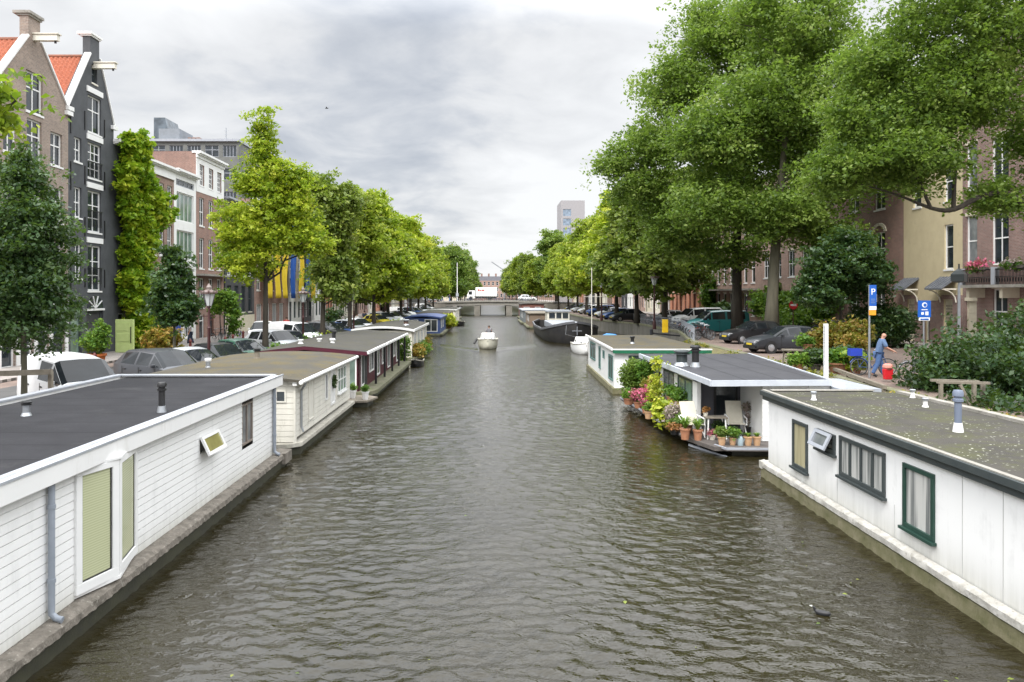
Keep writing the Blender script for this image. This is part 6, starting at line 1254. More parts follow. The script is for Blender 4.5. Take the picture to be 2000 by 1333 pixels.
for i, (px, D, sh, lab_) in enumerate(((697, 78, WS, 'person in white shirt on the left quay between the dark tree trunks'), (712, 90, NV, 'person in dark jacket walking behind the one in white on the left quay'), (560, 66, RDC, 'person in red top under the yellow and blue banners'), (372, 56, WS, 'person in white by the entrance of the white modern house'))): person(lab_, (XP(px, D), D, QL), 40 + i * 50, sh, NV, HB, step=.15)
for i, (px, sh, c_) in enumerate(((864, WS, 'white'), (893, WS, 'pale'), (878, NV, 'navy'))):
    person(f'pedestrian in {c_} shirt at the left end of the bridge' + (' beside the tall mast' if i == 1 else ''), (XP(px, 171), 171, 2.95), 20 * i, sh, DEN, HB, step=.2, group='people on the bridge')
# ------------------------------------------------------------------ street furniture
def crown_lamp():
    r = thing('street_lamp', None, None); m = MB(); m.lathe([(.13, 0), (.13, .5), (.09, .6), (.07, .7), (.06, 2.2), (.09, 2.25), (.05, 2.35), (.045, 3.1), (.1, 3.15), (.03, 3.25)], 12); m.bar((-.3, 0, 2.75), (.3, 0, 2.75), .03); p = m.build('post', pm('lamp_post', (.06, .015, .015), (.04, .012, .012), .4), r, smooth=True)
    m = MB()
    for k in range(6): a = k * math.pi / 3; m.bar((.13 * math.cos(a), .13 * math.sin(a), 3.2), (.27 * math.cos(a), .27 * math.sin(a), 3.72), .02)
    ln = m.build('lantern', BLACK, r); m = MB(); m.lathe([(.12, 3.2), (.26, 3.71)], 6); m.build('lamp_glass', glassm('lamp_glass', (.45, .47, .48), .15, (.55, .56, .56)), ln)
    m = MB(); m.lathe([(.34, 3.72), (.36, 3.78), (.22, 3.86), (.1, 3.9), (.12, 4.0), (.07, 4.08), (.02, 4.16)], 12)
    for k in range(10): a = k * math.pi / 5; m.box(.34 * math.cos(a) - .03, .34 * math.sin(a) - .03, 3.78, .34 * math.cos(a) + .03, .34 * math.sin(a) + .03, 3.86)
    m.build('crown_cap', pm('lamp_cap', (.10, .05, .045), (.25, .22, .2), .5), r); return r
lamp = crown_lamp()
lms = [(408, 33, -1), (592, 48, -1), (691, 65, -1), (752, 88, -1), (796, 112, -1), (1278, 70, 1), (1175, 92, 1)]
for i, (px, D, s) in enumerate(lms):
    o = lamp if i == 0 else copy_tree(lamp); o.name = 'street_lamp'; set_thing(o, f'crown topped street lamp, {ORD[i if s < 0 else i - 5]} along the {"left" if s < 0 else "right"} quay counting from the camera', 'street lamp', (XP(px, D), D, QL if s < 0 else QR), 13 * i, 'crown topped street lamps'); 
    if s > 0: o.scale = (1.25, 1.25, 1.25)
# railing on the right quay
rl = thing('railing', 'grey iron railing along the right quay in front of the bicycles', 'railing', (edge_x(58), 58, QR)); m = MB(); yy = np.arange(52, 86, .45)
for y in yy: m.bar((edge_x(y) + .2, y, QR), (edge_x(y) + .2, y, QR + 1.0), .03)
for a, b in zip(yy[:-1], yy[1:]):
    for z in (.55, 1.0): m.bar((edge_x(a) + .2, a, QR + z), (edge_x(b) + .2, b, QR + z), .03)
m.build('bars', METAL if False else GREYF, rl, world=True)
yb_ = thing('yellow_box', 'yellow metal box fixed on the quay railing near the bicycles', 'box', (XP(1299, 62), 62, QR)); MB().box(-.22, -.14, .1, .22, .14, 1.15).build('case', pm('box_yellow', (.75, .48, .01), (.65, .4, .01), .5), yb_, bevel=.02); MB().box(-.18, -.146, .7, .18, -.142, 1.0).build('door', pm('box_yellow', (.75, .48, .01), (.65, .4, .01), .5), yb_)
pt = thing('gangway_post', 'black mooring post with gangway arm at the quay wall below the yellow box', 'post', (XP(1272, 59), 59, 0)); MB().tube([(0, 0, -.3), (0, 0, 1.9)], .13, 10).bar((0, 0, 1.6), (2.2, 0, 1.4), .12).build('post', BLACK, pt)
# signs
def text(name, s, size, loc, rot, mat, parent, ext=.003):
    c = bpy.data.curves.new(name, 'FONT'); c.body = s; c.size = size; c.extrude = ext; c.align_x = 'CENTER'; c.align_y = 'CENTER'; c.materials.append(mat); o = bpy.data.objects.new(name, c); COL.objects.link(o); o.location = loc; o.rotation_euler = rot; o.parent = parent
    dg = bpy.context.evaluated_depsgraph_get(); me = bpy.data.meshes.new_from_object(o.evaluated_get(dg)); bpy.data.objects.remove(o); o = bpy.data.objects.new(name, me); COL.objects.link(o); o.location = loc; o.rotation_euler = rot; o.parent = parent; return o
SB = pm('sign_blue', (.01, .10, .45), (.01, .09, .4), .4); WF = pm('sign_white', (.8, .8, .8), (.78, .78, .78), .4); ORG = pm('sign_orange', (.75, .32, .02), (.7, .28, .02), .5)
ps = thing('parking_sign', 'blue P parking sign with orange plate on a tall grey pole by the man', 'sign', (XP(1698, 29.3), 29.3, QR)); MB().tube([(0, 0, 0), (0, 0, 1.9)], .045, 10).tube([(0, 0, 1.9), (0, 0, 3.55)], .035, 10).build('pole', METAL, ps, smooth=True)
MB().box(-.02, -.06, 2.75, .24, -.035, 3.55).build('sign_panel', SB, ps); text('letter', 'P', .34, (.11, -.066, 3.28), (R(90), 0, 0), WF, ps); m = MB(); [m.box(.03, -.068, 2.86 + k * .07, .19, -.061, 2.88 + k * .07) for k in range(3)]; m.build('small_text', pm('sign_grey_blue', (.2, .3, .5), None, .5), ps)
MB().box(-.02, -.06, 2.6, .24, -.035, 2.74).build('white_plate', WF, ps); MB().box(-.04, -.07, 2.4, .22, -.035, 2.59).build('orange_plate', ORG, ps)
bs = thing('blue_sign', 'square blue information sign with white symbols above the bush', 'sign', (XP(1804, 30), 30, QR)); MB().tube([(0, 0, 0), (0, 0, 2.9)], .03, 8).build('pole', METAL, bs)
MB().box(-.25, -.06, 2.3, .25, -.035, 2.95).build('sign_panel', SB, bs); MB().box(-.21, -.06, 2.17, .21, -.035, 2.29).build('white_plate', WF, bs)
m = MB(); m.lathe([(.10, -.068), (.10, -.062)], 20, (0, 0, 2.78), axis='y'); m.box(-.12, -.068, 2.58, .12, -.062, 2.61).box(-.13, -.068, 2.40, -.03, -.062, 2.50).box(.03, -.068, 2.38, .15, -.062, 2.52); m.build('symbol', WF, bs); m = MB(); m.lathe([(.065, -.073), (.065, -.069)], 16, (.015, 0, 2.775), axis='y').box(-.16, -.073, 2.20, .16, -.064, 2.25); m.build('symbol_detail', SB, bs)
ne = thing('no_entry_sign', 'small round red no entry sign with white bar on a dark post before the creeper', 'sign', (XP(1549, 57), 57, QR)); MB().tube([(0, 0, 0), (0, 0, 2.8)], .04, 8).build('pole', pm('lamp_post', (.06, .015, .015), (.04, .012, .012), .4), ne); m = MB(); m.lathe([(.33, -.07), (.33, -.04)], 24, (0, 0, 2.4), axis='y'); m.build('disc', pm('sign_red', (.55, .02, .025), None, .4), ne); MB().box(-.22, -.085, 2.33, .22, -.071, 2.46).build('bar', WF, ne)
wp = thing('white_mast', 'white square mast standing behind the grey roof of the terrace houseboat', 'mast', (XP(1613, 24.6), 24.6, -.4)); MB().box(-.06, -.06, 0, .06, .06, 4.05).build('mast_pole', WHITE, wp, bevel=.01); MB().tube([(-.07, -.07, 1.2), (-.1, -.09, 2.6), (-.07, -.07, 4.0)], .01, 5).build('rope', METAL, wp)
sl_ = thing('street_lamp', 'grey post with a dark square lantern in front of the beige house', 'street lamp', (XP(1873, 33), 33, QR)); MB().lathe([(.09, 0), (.07, .4), (.055, 3.5), (.04, 3.7)], 10).build('post', METAL, sl_, smooth=True); m = MB(); m.lathe([(.2, 3.7), (.36, 3.75), (.36, 4.05), (.2, 4.2), (.04, 4.3), (.04, 4.5)], 4); m.build('lantern', DARKF, sl_)
dl = thing('utility_cabinet', 'tall pale green door panel standing under the ivy', 'cabinet', (XP(244, 47.2), 47.2, QL)); LG = pm('pale_green', (.50, .60, .24), (.44, .54, .2), .6); MB().box(-.55, -.1, 0, .55, .1, 2.15).build('cabinet_body', LG, dl, bevel=.02); m = MB(); [m.box(-.45, -.125, z, .35, -.101, z + .5) for z in (.15, .8, 1.45)]; m.build('door_panel', LG, dl, bevel=.02); MB().box(.4, -.15, .7, .44, -.101, 1.7).build('handle', BLACK, dl)
# red-brown bollards
bo = thing('bollard', None, None); m = MB(); m.lathe([(.11, 0), (.11, .12), (.085, .16), (.075, .75), (.1, .78), (.1, .84), (.03, .95)], 12); m.build('shaft', pm('bollard_red', (.12, .02, .015), (.09, .015, .012), .5), bo, smooth=True); MB().lathe([(.115, .1), (.115, .14)], 12).build('ring', BLACK, bo)
bl = [(185, 36), (196, 30.5), (372, 47), (410, 45), (440, 50), (455, 53), (475, 58), (560, 70), (580, 75), (600, 80)]
for i, (px, D) in enumerate(bl):
    o = bo if i == 0 else copy_tree(bo); o.name = 'bollard'; set_thing(o, f'small red brown bollard on the left street, {ORD[i]} from the left', 'bollard', (XP(px, D), D, QL), 0, 'red brown bollards on the left')
mt = thing('flag_mast', 'tall pale mast rising at the left end of the bridge', 'mast', (XP(893, 168), 168, 2.9)); MB().tube([(0, 0, 0), (0, 0, 8.6)], [.1, .06], 8).build('pole', WF, mt); MB().lathe([(.3, 1.2), (.3, 1.9)], 8).build('box', GREYF, mt)
tb = thing('timber_stand', 'grey timber frame stand between the mossy roof and the bush', 'stand', (13.4, 22, 1.3)); m = MB()
for x in (-.5, .45): m.bar((x, 0, -.9), (x, 0, .75), .09)
m.bar((-.6, 0, .78), (.95, .1, .74), .1, .07).bar((-.5, .5, .78), (.9, .5, .74), .1, .07).bar((.05, 0, .7), (.4, 0, 0), .08).bar((.9, .3, -.9), (.9, .3, .75), .09); m.build('beams', WOODG, tb)
fr_ = thing('timber_rail', 'low weathered timber rail on the bank below the bald man', 'rail', (13.4, 28, 1.4)); m = MB(); m.bar((.55, 3.4, .18), (-.35, -2.6, .12), .12, .12)
for t in (0, .33, .66, 1): m.bar((.5 - .85 * t, 3.3 - 5.8 * t, -.6), (.5 - .85 * t, 3.3 - 5.8 * t, .16), .1)
m.bar((.35, 3.4, -.2), (-.5, -2.6, -.25), .1, .1); m.build('beams', WOODG, fr_)
ts = thing('tree_support', 'grey timber tree support crossing the trunk of the thin dark tree', 'tree support', (XP(47, 20.6), 20.6, QL)); m = MB(); m.bar((-1.2, 0, 1.55), (.75, 0, 1.62), .1, .14).bar((-1.1, .2, 0), (-1.1, .2, 1.6), .1).bar((.6, .2, 0), (.6, .2, 1.6), .1); m.build('beams', WOODG, ts)
# ------------------------------------------------------------------ birds, small things
ct = thing('coot', 'black coot with white bill swimming in front of the right houseboat', 'bird', (XP(1606, 11.0), 11.0, 0), R(150)); ct.scale = (.75, .75, .75)
skin('body', [(0, 0, .03), (.09, 0, .045), (-.1, 0, .05), (-.16, 0, .06), (.13, 0, .08), (.15, 0, .13), (.17, 0, .145)], [(0, 1), (0, 2), (2, 3), (1, 4), (4, 5), (5, 6)], [.06, .045, .05, .02, .025, .028, .02], pm('coot_black', (.012, .012, .014), (.02, .02, .024), .5), ct)
MB().lathe([(.018, 0), (.012, .025), (.002, .05)], 8, (.18, 0, .142), axis='x').build('bill', WHITEF, ct)
bd = thing('flying_bird', 'tiny dark bird flying high in the grey sky', 'bird', (XP(638, 90), 90, ZP(212, 90))); skin('body', [(0, 0, 0), (.25, 0, .02), (-.2, 0, 0), (0, .22, .12), (0, .5, .05), (0, -.22, .12), (0, -.5, .05)], [(0, 1), (0, 2), (0, 3), (3, 4), (0, 5), (5, 6)], [.07, .03, .03, .05, .015, .05, .015], BLACK, bd)
bll = MB().lathe([(.02, -.3), (.2, -.24), (.3, 0), (.2, .24), (.02, .3)], 16).build('buoy', pm('ball_yellow', (.7, .6, .03), (.6, .5, .02), .5), org=(XP(814, 51.5), 51.5, .75), smooth='all'); tag(bll, 'yellow ball fender hanging by the arched white houseboat', 'fender')
# ------------------------------------------------------------------ plants in pots
def pot_plant(label, loc, pr, ph, potm, tone, ells, n, ls, name='potted_plant', clump=.1, per=10, group=None, square=False):
    r = thing(name, label, 'potted plant', loc, group=group); m = MB(); ns = 4 if square else 16
    m.lathe([(pr * .72, 0), (pr * .98, ph * .85), (pr * 1.1, ph * .86), (pr * 1.1, ph), (pr * .95, ph), (pr * .9, ph * .93)], ns); m.build('pot', potm, r, smooth=not square)
    m = MB(); m.tube([(0, 0, ph * .8), (.01, .01, ells[0][2])], [.02, .008], 6); m.build('stem', WOODG, r)
    C, tn = blob_leaves(ells, n, clump, per); leaf_mesh('leaves', C, ls, TONES[tone], r, tones=tn, elong=1.9); return r
def blade_plant(label, loc, pr, ph, potm, n=60, L_=.42, tone='plant', group=None):
    r = thing('potted_plant', label, 'potted plant', loc, group=group); m = MB(); m.lathe([(pr * .72, 0), (pr * .98, ph * .85), (pr * 1.1, ph * .86), (pr * 1.1, ph), (pr * .9, ph)], 16); m.build('pot', potm, r, smooth=True)
    vs = []; fs = []; tn = []
    for k in range(n):
        a = rng.random() * 6.28; rch = (.35 + .65 * rng.random()) * L_ * .75; hgt = L_ * (.55 + .5 * rng.random()); d = Vector((math.cos(a), math.sin(a), 0)); s = Vector((-d.y, d.x, 0)) * .019; b = len(vs)
        for i in range(5):
            t = i / 4; p = d * (.03 + rch * t) + Vector((0, 0, ph + hgt * (1.9 * t - 1.35 * t * t))); w = (1 - t * .85); vs += [tuple(p - s * w), tuple(p + s * w)]
        fs += [(b + 2 * i, b + 2 * i + 1, b + 2 * i + 3, b + 2 * i + 2) for i in range(4)]; tn += [rng.normal(.55, .18)] * 4
    m = MB(); m.add(vs, fs); o = m.build('leaves', TONES[tone], r); at = o.data.attributes.new('tone', 'FLOAT', 'FACE'); at.data.foreach_set('value', np.clip(tn, 0, 1).astype(np.float32)); return r
ZD = .27; GT = 'plants on the houseboat terrace'
def at(px, D, z=ZD): return (XP(px, D), D, z)
blade_plant('arching green plant in a terracotta pot at the front deck corner, left of a pair', at(1338, 22.9), .15, .33, TERRA, 90, .5, group=GT)
blade_plant('arching green plant in a terracotta pot at the front deck corner, right of a pair', at(1363, 22.8), .14, .31, TERRA, 80, .46, group=GT)
for i, (px, a, b, tl) in enumerate(((1410, .115, .24, 'bushy green plant mixed with lavender in a pale clay pot'), (1431, .10, .22, 'bushy green herb in a pale clay pot beside the lavender one'), (1461, .115, .25, 'short green shoots in a pale clay pot right of the watering can'), (1478.5, .11, .25, 'short green shoots in the rightmost pale clay pot on the deck edge'))):
    if i < 2: pot_plant(tl, at(px, 22.05), a, b, TERRA2, 'plant' if i else 'mid', [(0, 0, b + .14, .18, .16, .13, 1)], 700, .04, clump=.06, group=GT)
    else: blade_plant(tl, at(px, 22.0), a, b, TERRA2, 50, .17, group=GT)
wc = thing('watering_can', 'small light blue grey watering can between the clay pots', 'watering can', at(1446, 21.98)); MB().lathe([(.08, 0), (.08, .2), (.05, .26)], 14).build('can', pm('can_blue', (.30, .38, .42), None, .5), wc, smooth=True); MB().tube([(.06, 0, .05), (.14, 0, .22)], .012, 6).build('spout', pm('can_blue', (.30, .38, .42), None, .5), wc); MB().tube([(-.05, 0, .22), (0, 0, .33), (.05, 0, .24)], .01, 6).build('handle', METAL, wc)
pot_plant('tall dense green shrub in a terracotta tub at the far end of the terrace', at(1234, 30.9), .24, .36, TERRA, 'mid', [(0, 0, .95, .42, .35, .6, 3), (.1, 0, 1.35, .28, .25, .35, 1)], 5200, .055, clump=.12, group=GT)
pot_plant('light green bushy shrub right of the tall one on the terrace', at(1257, 30.6), .18, .3, TERRA, 'plant', [(0, 0, 1.2, .33, .3, .45, 3)], 2600, .055, clump=.1, group=GT)
pot_plant('low green plant in a wide terracotta pot at the deck end', at(1228, 30.2), .22, .25, TERRA, 'plant', [(0, 0, .38, .25, .22, .16, 1)], 900, .05, clump=.08, group=GT)
pot_plant('bright pink flowering plant by the white ball lantern', at(1246, 29.2), .16, .24, TERRA, 'pink', [(0, 0, .5, .26, .22, .2, 1)], 1300, .05, clump=.08, group=GT)
pot_plant('dusty pink flowering bush in a big terracotta pot', at(1263, 28.0), .2, .32, TERRA, 'pink', [(0, 0, .62, .3, .28, .28, 1)], 1500, .05, clump=.08, group=GT)
pot_plant('small green seedling in a clay pot on the deck edge', at(1266, 26.7), .13, .26, TERRA2, 'plant', [(0, 0, .42, .15, .12, .16, 1)], 400, .04, clump=.06, group=GT)
pot_plant('tall climbing plant with yellow green leaves reaching the roof edge', at(1281, 27.2), .19, .36, pm('ochre_pot', (.5, .3, .05), (.42, .26, .05), .7), 'yellow', [(0, 0, 1.0, .2, .2, .75, 2), (.02, 0, 1.9, .14, .14, .25, 1), (.0, .2, .8, .25, .25, .3, 1)], 1300, .055, clump=.1, group=GT)
pot_plant('dark leaved shrub between the pink bush and the climber', at(1273, 28.9), .18, .34, TERRA, 'autumn', [(0, 0, .85, .3, .25, .35, 1)], 1500, .055, clump=.1, group=GT)
pot_plant('large yellow green hosta spilling over the deck', at(1301, 25.4), .18, .26, TERRA, 'yellow', [(-.05, 0, .5, .38, .38, .3, 2), (0, -.4, .3, .28, .25, .2, 1)], 1500, .085, clump=.12, group=GT)
pot_plant('pale mauve flowering bush beside the dark green dome', at(1319, 24.6), .2, .26, TERRA, 'mauve', [(0, 0, .5, .34, .4, .3, 2)], 2000, .05, clump=.09, group=GT)
pot_plant('low reddish plants in a shallow bowl at the deck edge', at(1318, 23.7), .16, .14, BLACK, 'heather', [(0, 0, .22, .25, .18, .1, 1)], 700, .04, clump=.06, group=GT)
pot_plant('dark green dome plant in a square terracotta planter, left of the recliner', at(1338, 24.0), .25, .28, TERRA, 'mid', [(0, 0, .46, .27, .25, .2, 1)], 1900, .04, clump=.07, square=True, group=GT)
pot_plant('second square terracotta planter with a small dark green tuft', at(1320, 24.15), .17, .25, pm('red_terracotta', (.42, .13, .06), (.36, .1, .05), .8), 'mid', [(0, 0, .32, .16, .14, .1, 1)], 500, .04, clump=.06, square=True, group=GT)
shf = thing('plant_shelf', 'low white plant shelf under the middle terrace window', 'shelf', (6.3, 26.2, ZD)); MB().box(-.14, -.85, .5, .16, .95, .54).box(-.1, -.8, 0, -.06, -.76, .5).box(-.1, .86, 0, -.06, .9, .5).build('board', WHITE2, shf); MB().bar((.1, -.8, 0), (.1, -.8, .5), .04).bar((.1, .88, 0), (.1, .88, .5), .04).build('leg', WHITE2, shf)
for i, (y, tl) in enumerate(((26.9, 'green herb in a terracotta pot on the plant shelf, far end'), (26.3, 'bright green plant in a terracotta pot on the plant shelf, middle'), (25.7, 'light green plant in a pale clay pot on the plant shelf, near end'))): pot_plant(tl, (6.3, y, ZD + .54), .13, .22, TERRA if i < 2 else TERRA2, 'plant', [(0, 0, .40, .2, .18, .2 + .05 * (i == 1), 1)], 900, .045, clump=.07, group=GT)
wbl = MB().lathe([(.02, -.14), (.1, -.1), (.14, 0), (.1, .1), (.02, .14)], 16).build('ball_lantern', pm('ball_white', (.7, .68, .62), None, .5), org=(XP(1231, 28.8), 28.8, ZD + .14), smooth='all'); tag(wbl, 'white ball lantern lying on the terrace deck edge', 'lantern')
blst = thing('wall_lamp', 'dark wall lamp on the white post of the terrace houseboat', 'lamp', (6.5, 29.3, 1.5)); MB().box(-.16, -.08, -.1, 0, .08, .12).build('housing', BLACK, blst, bevel=.02); MB().box(0, -.05, -.05, .05, .05, .05).build('bracket', BLACK, blst)
# recliners and table
SLG = pm('cream_sling', (.66, .62, .52), (.6, .56, .46), .8, 8)
def recliner():
    r = thing('garden_chair', None, None); m = MB()
    for s in (-1, 1): m.tube([(.29 * s, -.35, 0), (.29 * s, .1, .42), (.29 * s, .42, .62)], .018, 6).tube([(.29 * s, .32, 0), (.29 * s, -.05, .4), (.29 * s, -.32, .42)], .018, 6).tube([(.29 * s, -.3, .62), (.29 * s, .3, .66)], .022, 6).tube([(.29 * s, -.3, .62), (.29 * s, -.3, .42)], .014, 6)
    m.build('frame', WHITEF, r); MB().add([(-.26, -.34, .43), (.26, -.34, .43), (.26, .12, .38), (-.26, .12, .38), (-.26, -.34, .445), (.26, -.34, .445), (.26, .12, .395), (-.26, .12, .395)], [(3, 2, 1, 0), (4, 5, 6, 7), (0, 1, 5, 4), (1, 2, 6, 5), (2, 3, 7, 6), (3, 0, 4, 7)]).build('seat', SLG, r)
    MB().add([(-.26, .12, .38), (.26, .12, .38), (.26, .45, 1.1), (-.26, .45, 1.1), (-.26, .14, .375), (.26, .14, .375), (.26, .47, 1.09), (-.26, .47, 1.09)], [(0, 1, 2, 3), (7, 6, 5, 4), (0, 4, 5, 1), (2, 6, 7, 3), (1, 5, 6, 2), (3, 7, 4, 0)]).build('backrest', SLG, r); return r
rc = recliner(); set_thing(rc, 'cream sling recliner left of the little terrace table', 'chair', at(1352, 23.4), 10, 'cream recliners on the terrace'); rc.scale = (.92, .92, .92); r2c = copy_tree(rc); set_thing(r2c, 'cream sling recliner right of the little terrace table', 'chair', at(1437, 23.5), -6, 'cream recliners on the terrace')
tbl = thing('garden_table', 'small weathered wooden table between the two recliners', 'table', at(1397, 23.1)); MB().box(-.32, -.22, .62, .32, .22, .655).build('table_top', WOODG, tbl)
for x, y in ((-.28, -.18), (.28, -.18), (-.28, .18), (.28, .18)): MB().bar((x, y, 0), (x * .9, y * .9, .62), .035).build('leg', WHITEF, tbl)
pot_plant('small rusty heather in a pot on the terrace table', (XP(1380, 23.1), 23.2, ZD + .655), .07, .1, WHITE2, 'heather', [(0, 0, .19, .13, .1, .08, 1)], 350, .03, clump=.04)
for i, (px, tl) in enumerate(((1389, 'white cup beside the heather on the terrace table'), (1399, 'tall white cup in the middle of the terrace table'), (1404.5, 'rightmost white cup on the terrace table'))): o = MB().lathe([(.025, 0), (.036, .1 + .03 * (i > 0)), (.031, .1 + .03 * (i > 0)), (.02, .02)], 12).build('cup', WHITEF, org=(XP(px, 23.0), 23.0, ZD + .657), smooth=True); tag(o, tl, 'cup', 'cups on the terrace table')
pot_plant('white flowering plant in the dark recess right of the recliners', at(1461, 23.7), .12, .25, BLACK, 'mauve', [(0, 0, .62, .1, .1, .3, 1), (0, 0, .85, .12, .1, .1, 1)], 420, .045, clump=.06, group=GT)
pot_plant('crimson flowers under the terrace table', at(1391, 22.85), .1, .14, WHITE2, 'pink', [(0, 0, .2, .14, .1, .08, 1)], 300, .035, clump=.05, group=GT)
pot_plant('green foliage plant under the terrace table', at(1403, 23.3), .12, .2, BLACK, 'bush', [(0, 0, .36, .2, .15, .15, 1)], 500, .045, clump=.06, group=GT)
# pots on the landing, planter boxes and quay plants on the left
for i, (px, D) in enumerate(((689, 32.0), (713.5, 31.6))): pot_plant(f'round clipped green plant in a {"grey" if i == 0 else "white"} pot on the landing between houseboats', (XP(px, D), D, .27), .15, .33, WHITE, 'plant', [(0, 0, .45, .15, .15, .13, 1)], 900, .03, clump=.05, group='clipped plants on the landing')
og_ = pot_plant('orange tub of tall flowering plants standing before the grey warehouse', (XP(185, 38), 38, QL), .5, .75, pm('orange_box', (.52, .14, .03), (.42, .11, .03), .7), 'plant', [(0, 0, 1.3, .6, .5, .5, 3), (.3, 0, 1.9, .35, .3, .5, 1)], 2600, .08, clump=.14)
C, tn = blob_leaves([(0, 0, .35, .5, .3, .2, 1)], 500, .1, 10); o = leaf_mesh('flower_pot_group', C + np.array([XP(150, 37), 37, QL + .1]), .07, TONES['pink'], tones=tn, org=(XP(150, 37), 37, QL)); o.name = 'flowering_plant'; tag(o, 'low magenta flowers beside the orange tub', 'plant')
def shrub(label, loc, ells, n, ls, tone, name='shrub', clump=.3, per=14, cat='shrub', group=None, stems=6):
    r = thing(name, label, cat, loc, group=group); m = MB()
    for k in range(stems):
        e_ = ells[k % len(ells)]; a = k * 2.4; m.tube([(e_[0] * .5, e_[1] * .5, -.1), (e_[0] * .8 + e_[3] * .3 * math.cos(a), e_[1] * .8 + e_[4] * .3 * math.sin(a), e_[2]), (e_[0] + e_[3] * .6 * math.cos(a), e_[1] + e_[4] * .6 * math.sin(a), e_[2] + e_[5] * .6)], [.03, .018, .006], 5)
    m.build('stems', BARK, r); C, tn = blob_leaves(ells, n, clump, per); leaf_mesh('foliage', C, ls, TONES[tone], r, tones=tn); return r
GQ = 'shrubs growing along the left quay'
for i, (px, D, w_, h_, t_, lb) in enumerate(((365, 28.2, .75, .8, 'plant', 'rounded green shrub behind the cream houseboat roof'), (392, 31, .5, .6, 'mid', 'small green shrub next to the first crown lamp'), (545, 40, .9, .8, 'plant', 'wild bright green shrub at the foot of the lime green tree'), (615, 47, 1.2, .9, 'plant', 'green bushy growth behind the dark houseboat roof'), (650, 48, 1.3, .9, 'yellow', 'yellow flowering shrub behind the maroon houseboat'), (690, 51, 1.0, .7, 'plant', 'pale green shrub left of the arched white houseboat'), (775, 72, .9, 1.0, 'lime', 'lime green shrub on the quay beyond the arched white houseboat'))):
    shrub(lb, (XP(px, D), D, QL), [(0, 0, h_ * .7, w_, w_ * .8, h_ * .6, 2), (w_ * .5, .1, h_ * .5, w_ * .6, w_ * .5, h_ * .4, 1)], 2600, .09, t_, clump=.18, group=GQ)
shrub('dark leafy shrub with reddish flowers between the ivy and the small tree', (XP(318, 45), 45, QL), [(0, 0, 1.0, 1.2, .8, .9, 1)], 2600, .12, 'autumn', clump=.2)
shrub('green climber arching over a doorway beside the red brick house', (XP(440, 60), 60, QL), [(0, 0, 3.2, .9, .5, .8, 2), (.7, 0, 1.8, .35, .4, 1.4, 1.5), (-.6, 0, 2.6, .4, .4, .5, 1)], 3400, .15, 'plant', clump=.25)
shrub('dark green clipped round bush in front of the white pillared houses', (XP(652, 74), 74, QL), [(0, 0, 1.3, .9, .8, 1.2, 1)], 1500, .15, 'bush', clump=.25)
for i, (px, D, t_, lb) in enumerate(((826, 57, 'plant', 'green reeds growing at the waterline by the arched white houseboat'), (815, 53.5, 'autumn', 'brownish water plants beside the yellow ball fender'), (832, 63, 'autumn', 'mixed autumn coloured plants further along the arched white houseboat'), (787, 49.5, 'plant', 'pale green climber on the end wall of the arched white houseboat'))):
    shrub(lb, (XP(px, D), D, .1), [(0, 0, .55 + (i == 3) * .5, .45, 1.2 if i != 3 else .3, .5 + (i == 3) * .4, 1)], 1700, .08, t_, clump=.15, group='plants along the far left houseboats')
pot_plant('yellow green bush on the stern deck of the blue houseboat', (XP(877, 96), 96.0, .3), .4, .4, TERRA, 'yellow', [(0, 0, 1.2, .75, .8, .7, 1), (.3, -.4, .7, .5, .5, .4, 1)], 2200, .14, clump=.2)
# right quay plants
GP = 'plants on the right quay near the parking sign'
bn = thing('plant_bench', 'rough timber bench carrying flower pots next to the dark grey car', 'bench', (XP(1570, 34), 34, QR)); MB().box(-.9, -.3, .70, .9, .3, .76).build('bench_top', WOODG, bn); [MB().bar((x, y, 0), (x * .92, y, .7), .06).build('leg', WOODG, bn) for x in (-.85, .85) for y in (-.25, .25)]
pot_plant('leafy plant in a terracotta pot on the timber bench', (XP(1577, 33.9), 33.9, QR + .76), .22, .24, TERRA, 'plant', [(-.1, 0, .4, .35, .3, .2, 1)], 900, .07, clump=.1, group=GP)
for i, (px, D, pr, ph, pmt, tone, el, n, ls, lb) in enumerate((
    (1627, 36.5, .35, .4, TERRA, 'autumn', [(0, 0, 1.2, 1.0, .8, .7, 3), (1.1, 0, 1.3, .8, .7, .65, 2), (-.6, 0, .9, .6, .5, .5, 1)], 6500, .085, 'wide shrub with yellow and rusty leaves behind the flower pots'),
    (1664, 34.0, .4, .4, TERRA, 'autumn', [(0, 0, 1.0, .55, .5, .5, 2)], 2600, .08, 'yellow brown shrub in a big terracotta pot left of the parking sign'),
    (1562, 32.0, .16, .3, TERRA, 'plant', [(0, 0, .5, .35, .25, .2, 1)], 1200, .06, 'small terracotta pot with leafy green under the bench'),
    (1552, 32.4, .1, .3, TERRA2, 'plant', [(0, 0, .45, .2, .2, .15, 1)], 700, .06, 'narrow pale clay pot with green leaves under the bench'),
    (1590, 32.2, .3, .3, WOODD, 'bush', [(0, 0, .55, .4, .35, .3, 1)], 1700, .07, 'dark wooden tub of deep green leaves below the bench'),
    (1638, 31.2, .42, .42, pm('brown_tub', (.22, .1, .05), (.17, .08, .04), .8), 'plant', [(0, 0, .62, .5, .4, .22, 1)], 1100, .15, 'low brown tub with a broad leaved pale green plant'),
    (1668, 31.0, .3, .25, TERRA, 'yellow', [(0, 0, .5, .5, .45, .3, 1)], 1100, .15, 'pale green hosta right of the low brown tub'),
    (1650, 33, .3, .3, WOODD, 'bush', [(0, 0, .6, .8, .4, .3, 1)], 1700, .09, 'dark green leafy plant behind the hosta'))):
    pot_plant(lb, (XP(px, D), D, QR), pr, ph, pmt, tone, el, n, ls, clump=.14, group=GP)
